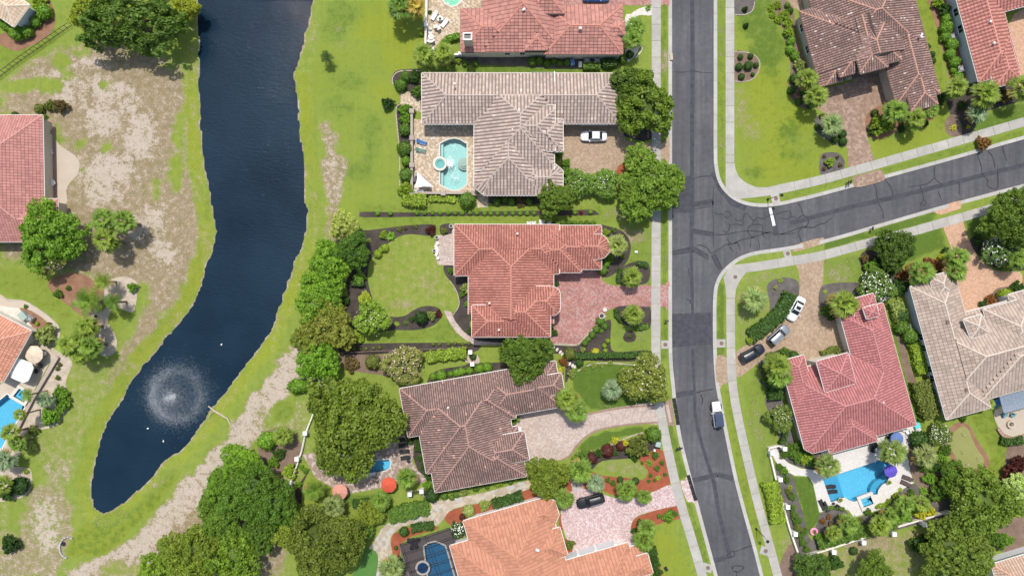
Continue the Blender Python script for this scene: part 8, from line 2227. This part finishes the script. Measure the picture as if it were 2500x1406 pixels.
# ------------------------------------------------------------------ street furniture
def mailbox(px, py, head, label, mat='black'):
    x, y = P(px, py, 1.1)
    rt = empty('mailbox', (x, y, 0), R(head), label, 'mailbox')
    MB().box((0, 0, .5), (.12, .12, 1.0)).build('post', M[mat], rt)
    v, f_ = loft([[(X, -.13, 1.0), (X, .13, 1.0), (X, .13, 1.16), (X, .08, 1.26), (X, -.08, 1.26), (X, -.13, 1.16)] for X in (-.32, .32)])
    bx = obj('box', mesh_from('box', v, f_, M[mat]), rt); MB().box((.1, .15, 1.2), (.16, .02, .1)).build('flag', M['lamp_red'], bx)
    MB().bar((-.3, 0, .85), (.3, 0, .85), .07).build('arm', M[mat], rt)
mailbox(1628,784,0,'dark mailbox beside the street north of the manhole pad'); mailbox(1632,505,0,'dark mailbox under the spreading street tree'); mailbox(1656,1096,10,'dark mailbox beside the bend, the left one'); mailbox(1662,1094,10,'dark mailbox beside the bend, the right one')
mailbox(2072,446,75,'dark mailbox beside the brown paver apron'); mailbox(2078,444,75,'dark mailbox nearest the brown paver apron'); mailbox(2131,558,75,'dark mailbox in the verge south of the side street')
def lamp(px, py, dx, dy, label):
    x, y = P(px, py, 0)
    rt = empty('street_lamp', (x, y, 0), 0, label, 'street lamp')
    MB().lathe((0, 0, 0), [(.2, 0), (.2, .3), (.1, .45), (.07, 1.0), (.055, 4.2)], 10).build('pole', M['black'], rt)
    L = math.hypot(dx, dy); ux, uy = dx / L, -dy / L
    m = MB(); m.bar((0, 0, 4.1), (ux * .5, uy * .5, 4.4), .05, n=6); m.bar((ux * .5, uy * .5, 4.4), (ux * 1.0, uy * 1.0, 4.3), .05, n=6); m.build('arm', M['black'], rt)
    MB().lathe((ux * 1.0, uy * 1.0, 3.85), [(.10, 0), (.24, .12), (.24, .3), (.30, .32), (.06, .5), (.001, .55)], 10).build('lantern', M['black'], rt)
lamp(1874,487,18,-4,'black street lamp at the stop line corner'); lamp(1846,1290,10,14,'black street lamp beside the southern bend')
# kerb ramps, utility boxes, bins, air conditioners
for px, py, ang, L, lab in ((1650,1004,81,5.0,'black rubber kerb ramp at the pale drive'), (1689,1190,73,4.9,'black rubber kerb ramp at the pink drive')):
    x, y = P(px, py)
    rt = empty('kerb_ramp', (x, y, .026), R(-ang), lab, 'ramp')
    n = 5
    for k in range(n):
        w_ = L / n
        obj('ramp_section', mesh_from('ramp_section', [(k * w_ - L / 2 + .02, -.32, 0), ((k + 1) * w_ - L / 2 - .02, -.32, 0), ((k + 1) * w_ - L / 2 - .02, .32, .12), (k * w_ - L / 2 + .02, .32, .12), (k * w_ - L / 2 + .02, .32, 0), ((k + 1) * w_ - L / 2 - .02, .32, 0)],
            [(0, 1, 2, 3), (3, 2, 5, 4), (0, 3, 4), (1, 5, 2), (4, 5, 1, 0)], M['rubber']), rt)
def box_thing(name, px, py, d, mat, label, cat, head=0, lid=None, z=.02):
    x, y = P(px, py, d[2])
    rt = empty(name, (x, y, z), R(head), label, cat)
    MB().box((0, 0, d[2] / 2), d, 0, .96).build('casing', M[mat], rt)
    MB().box((0, 0, d[2] + .03), (d[0] * 1.06, d[1] * 1.06, .07), 0, .92).build('lid', M[lid or mat], rt)
M['utgreen'] = m_plain('utility_green', (0.30, 0.38, 0.34), 0.6); M['binblue'] = m_plain('blue_bin', (0.10, 0.20, 0.42), 0.5)
box_thing('utility_box', 1607, 1085, (.9, .9, .8), 'utgreen', 'pale green utility box beside the sidewalk', 'utility box', -12); box_thing('utility_box', 1598, 1099, (.35, .35, .5), 'white', 'small white utility box beside the pale green one', 'utility box')
box_thing('utility_box', 1550, 537, (.35, .35, .3), 'white', 'small white utility box under the spreading street tree', 'utility box'); box_thing('utility_box', 1553, 615, (.5, .35, .3), 'white', 'small white utility box on the front lawn', 'utility box')
box_thing('recycling_bin', 1398, 152, (.7, .9, 1.1), 'binblue', 'blue wheeled bin beside the air conditioners', 'bin', 10); box_thing('storage_bin', 2240, 1039, (1.0, .9, .6), 'turq', 'turquoise storage bin at the crimson roof corner', 'bin', 20)
box_thing('storage_crate', 1417, 157, (.6, .9, .6), 'white', 'white crate left of the low box hedge', 'crate'); box_thing('cardboard_box', 1639, 139, (.5, 1.2, .25), 'conc_warm', 'tan box lying on the kerb', 'box', 5)
def aircon(px, py, label, w=1.0, h=.9, head=0):
    x, y = P(px, py, h)
    rt = empty('air_conditioner', (x, y, .02), R(head), label, 'air conditioner')
    MB().box((0, 0, h / 2), (w, w, h)).build('casing', M['metal'], rt)
    MB().lathe((0, 0, h), [(w * .46, 0), (w * .46, .06), (w * .38, .06), (w * .36, -.02), (.001, -.02)], 18).build('fan_ring', M['black'], rt)
    m = MB()
    for k in range(4): m.bar((-.4 * w, -.3 * w + .2 * w * k, h + .06), (.4 * w, -.3 * w + .2 * w * k, h + .06), .025)
    m.build('grille', M['metal'], rt)
aircon(1433,147,'grey air conditioner south of the red-roofed house, the left one'); aircon(1458,147,'grey air conditioner south of the red-roofed house, the right one')
aircon(1303,546,'grey air conditioner north of the terracotta roof, the left one', .8); aircon(1323,544,'grey air conditioner north of the terracotta roof, the largest', 1.0); aircon(1341,546,'grey air conditioner north of the terracotta roof, the right one', .7); aircon(1291,546,'white air conditioner at the left of the terracotta row', .7)
aircon(2327,89,'pale air conditioner beside the pale grey wall, the upper one', 1.0, 1.0, 15); aircon(2348,168,'pale air conditioner beside the pale grey wall, the lower one', 1.1, 1.0, 15); aircon(72,778,'air conditioner beside the curved lakeside path', 1.0, .9, -30)
box_thing('generator', 54, 772, (1.2, 1.5, .9), 'utgreen', 'dark green generator beside the curved lakeside path', 'generator', 40); aircon(2221,797,'pale air conditioner beside the large ball shrub', .9)
box_thing('patio_bench', 906, 1157, (1.6, .6, .7), 'metal', 'grey bench at the south edge of the oak pool', 'bench', 10); box_thing('garden_bin', 1627, 1389, (.5, .6, .5), 'black', 'black bin on the bright lawn by the sidewalk', 'bin', 30)
box_thing('garden_bench', 1266, 1047, (.9, .6, .5), 'white', 'white bench in the courtyard notch', 'bench', 10)
# pink ring float
x, y = P(1987, 1297, .2)
rt = empty('ring_float', (x, y, .03), 0, 'pink inflatable ring lying on the narrow lawn', 'float')
MB().lathe((0, 0, .2), [(.35 + .2 + .2 * math.cos(a * math.pi / 6), .2 * math.sin(a * math.pi / 6)) for a in range(13)], 24).build('ring', M['pink'], rt)
MB().lathe((.35, -.75, .12), [(.001, -.12), (.12, -.08), (.16, 0), (.12, .1), (.001, .14)], 10).build('float_tube', M['pink'], rt)
# putting flags
for i, (px, py) in enumerate(((2347,1058),(2346,1101),(2357,1133),(2384,1118))):
    x, y = P(px, py)
    rt = empty('golf_flag', (x, y, .03), rng.random() * 6, f'{ORD[i]} small white flag from the top on the putting green' if i < 3 else 'rightmost small white flag on the putting green', 'flag')
    MB().bar((0, 0, 0), (0, 0, .8), .025, n=6).build('pole', M['white'], rt); MB().box((.2, 0, .68), (.38, .02, .24)).build('cloth', M['white'], rt)
    MB().cyl((0, 0, 0), .08, .01, 10).build('cup', M['black'], rt)
# stepping stones
for i, (px, py, a) in enumerate(((1343,845,10),(1351,849,60),(1360,853,60),(1368,859,50),(1373,864,50),(1384,885,60),(1391,888,60),(1398,892,70),(1404,895,60))):
    x, y = P(px, py)
    vs = [(.34 * (1 + .25 * rng.random()) * math.cos(k * 1.05), .22 * (1 + .25 * rng.random()) * math.sin(k * 1.05)) for k in range(6)]
    o = obj('stepping_stone', sheet_mesh('stepping_stone', vs, .05, .06, M['cope']), loc=(x, y, .01), rot=(0, 0, R(a)))
    tag(o, f'{ORD[i]} pale stepping stone from the drive end', 'stepping stone', 'stepping stones in the dark mulch')
# driftwood, culvert headwall
x, y = P(540, 1015)
rt = MB(); tube(rt, [(*[a - b for a, b in zip(P(*q), (x, y))], z_) for q, z_ in (((506,992),-.45),((520,1002),-.2),((540,1012),.06),((556,1022),.12),((572,1052),.16))], [.10, .16, .18, .13, .07], 7)
tube(rt, [(*[a - b for a, b in zip(P(*q), (x, y))], z_) for q, z_ in (((522,1004),-.15),((512,1012),-.1),((508,1022),-.2))], [.08, .06, .03], 6)
tag(obj('driftwood', rt.mesh('driftwood', m_plain('bleached_wood', (.42, .36, .29), .9)), loc=(x, y, 0)), 'bleached fallen branch reaching into the lake near the fountain', 'branch')
x, y = P(168, 1335)
rt = empty('culvert', (x, y, 0), 0, 'curved concrete culvert mouth south of the lake', 'culvert')
for k in range(10):
    a0 = R(70 + 20 * k); MB().box((1.5 * math.cos(a0), 1.9 * math.sin(a0), .12), (.22, .68, .5), a0).build('block', M['kerbstone'], rt)
MB().cyl((-.9, .6, .002), .4, .1, 12).build('opening', M['black'], rt)
# ducks
for i, (px, py) in enumerate(((540,841),(398,1077),(360,1046))):
    x, y = P(px, py, -.4)
    m = MB(); m.lathe((0, 0, 0), [(.001, 0), (.16, .05), (.2, .12), (.14, .22), (.001, .25)], 10); m.v = [(v[0] * 1.7, v[1], v[2]) for v in m.v]
    rt = empty('water_bird', (x, y, WATER_Z - .04), rng.random() * 6, ['white bird alone in the middle of the lake','white bird just below the fountain spray','white bird left below the fountain spray'][i], 'bird'); rt.scale = (.6, .6, .6)
    m.build('body', M['white'], rt); MB().lathe((.3, 0, .16), [(.001, 0), (.09, .06), (.08, .15), (.001, .2)], 8).build('head', M['white'], rt); MB().box((.42, 0, .25), (.1, .05, .03)).build('beak', M['terracotta'], rt)

# ------------------------------------------------------------------ lake fountain
t = NT('spray'); t.col((.9, .93, .96)).rough(.4, .3)
tr = t.new('ShaderNodeBsdfTransparent'); mx = t.new('ShaderNodeMixShader'); mx.inputs[0].default_value = 0.11
t.l(tr.outputs[0], mx.inputs[1]); t.l(t.b.outputs[0], mx.inputs[2]); t.l(mx.outputs[0], t.o.inputs['Surface'])
M['spray'] = t.m
x, y = P(422, 968)
rt = empty('lake_fountain', (x, y, WATER_Z), 0, 'floating fountain throwing a ring of spray on the lake', 'fountain')
MB().lathe((0, 0, 0), [(.5, -.1), (.5, .12), (.3, .2), (.12, .35), (.06, .5)], 14).build('float', M['black'], rt)
g = np.random.default_rng(3); n = 22000
ang = g.random(n) * 6.283; u = g.random(n) ** .6
reach = (4.5 + .6 * g.normal(size=n)) * (1 + .10 * np.cos(ang - .6)); apex = 2.3 + .25 * g.normal(size=n)
r_ = reach * u; z_ = np.maximum(.02, 4 * apex * u * (1 - u)) * (1 - .12 * g.random(n)) + .03
r_ += g.normal(size=n) * .12
C = np.stack([r_ * np.cos(ang), r_ * np.sin(ang), z_], -1) + g.normal(size=(n, 3)) * .09
# falling ring and splash on the water, jets at the centre
n2 = 16000; a2 = g.random(n2) * 6.283; r2 = (4.3 + .55 * g.normal(size=n2) + .8 * np.abs(g.normal(size=n2)) ** 1.5) * (1 + .10 * np.cos(a2 - .6))
C2 = np.stack([r2 * np.cos(a2), r2 * np.sin(a2), .04 + .25 * g.random(n2)], -1)
n3 = 3800; a3 = g.random(n3) * 6.283; z3 = 3.2 * g.random(n3) ** .8; r3 = .1 + .62 * z3 * g.random(n3)
C3 = np.stack([r3 * np.cos(a3), r3 * np.sin(a3), z3 + .2], -1)
C = np.concatenate([C, C2, C3])
sz = np.concatenate([.04 + .06 * g.random(n), .05 + .08 * g.random(n2), .05 + .07 * g.random(n3)])
V = leaf_quads(C, g.normal(size=C.shape) + np.array([0, 0, .8]), sz, g, 1.2)
o = obj('spray', quads_np('spray', V, 4, M['spray'], np.zeros(len(C))), rt); o['kind'] = 'stuff'
# ------------------------------------------------------------------ small patio items at the pink-roofed house
chair(122,322,0,'wood','wooden bench chair under the pink-roofed eave, the upper one'); chair(124,372,20,'white_sling','white patio chair under the pink-roofed eave'); chair(118,402,0,'black_sling','dark patio chair under the pink-roofed eave'); table(126,446,.6,.7,'white_sling','white round table under the pink-roofed eave')
chair(108,862,180,'white_sling','white patio chair right of the beige umbrella'); chair(72,842,-60,'black_sling','dark patio chair above the beige umbrella'); chair(88,905,150,'black_sling','dark patio chair right of the canopy tent'); chair(98,892,150,'black_sling','dark patio chair between umbrella and tent')
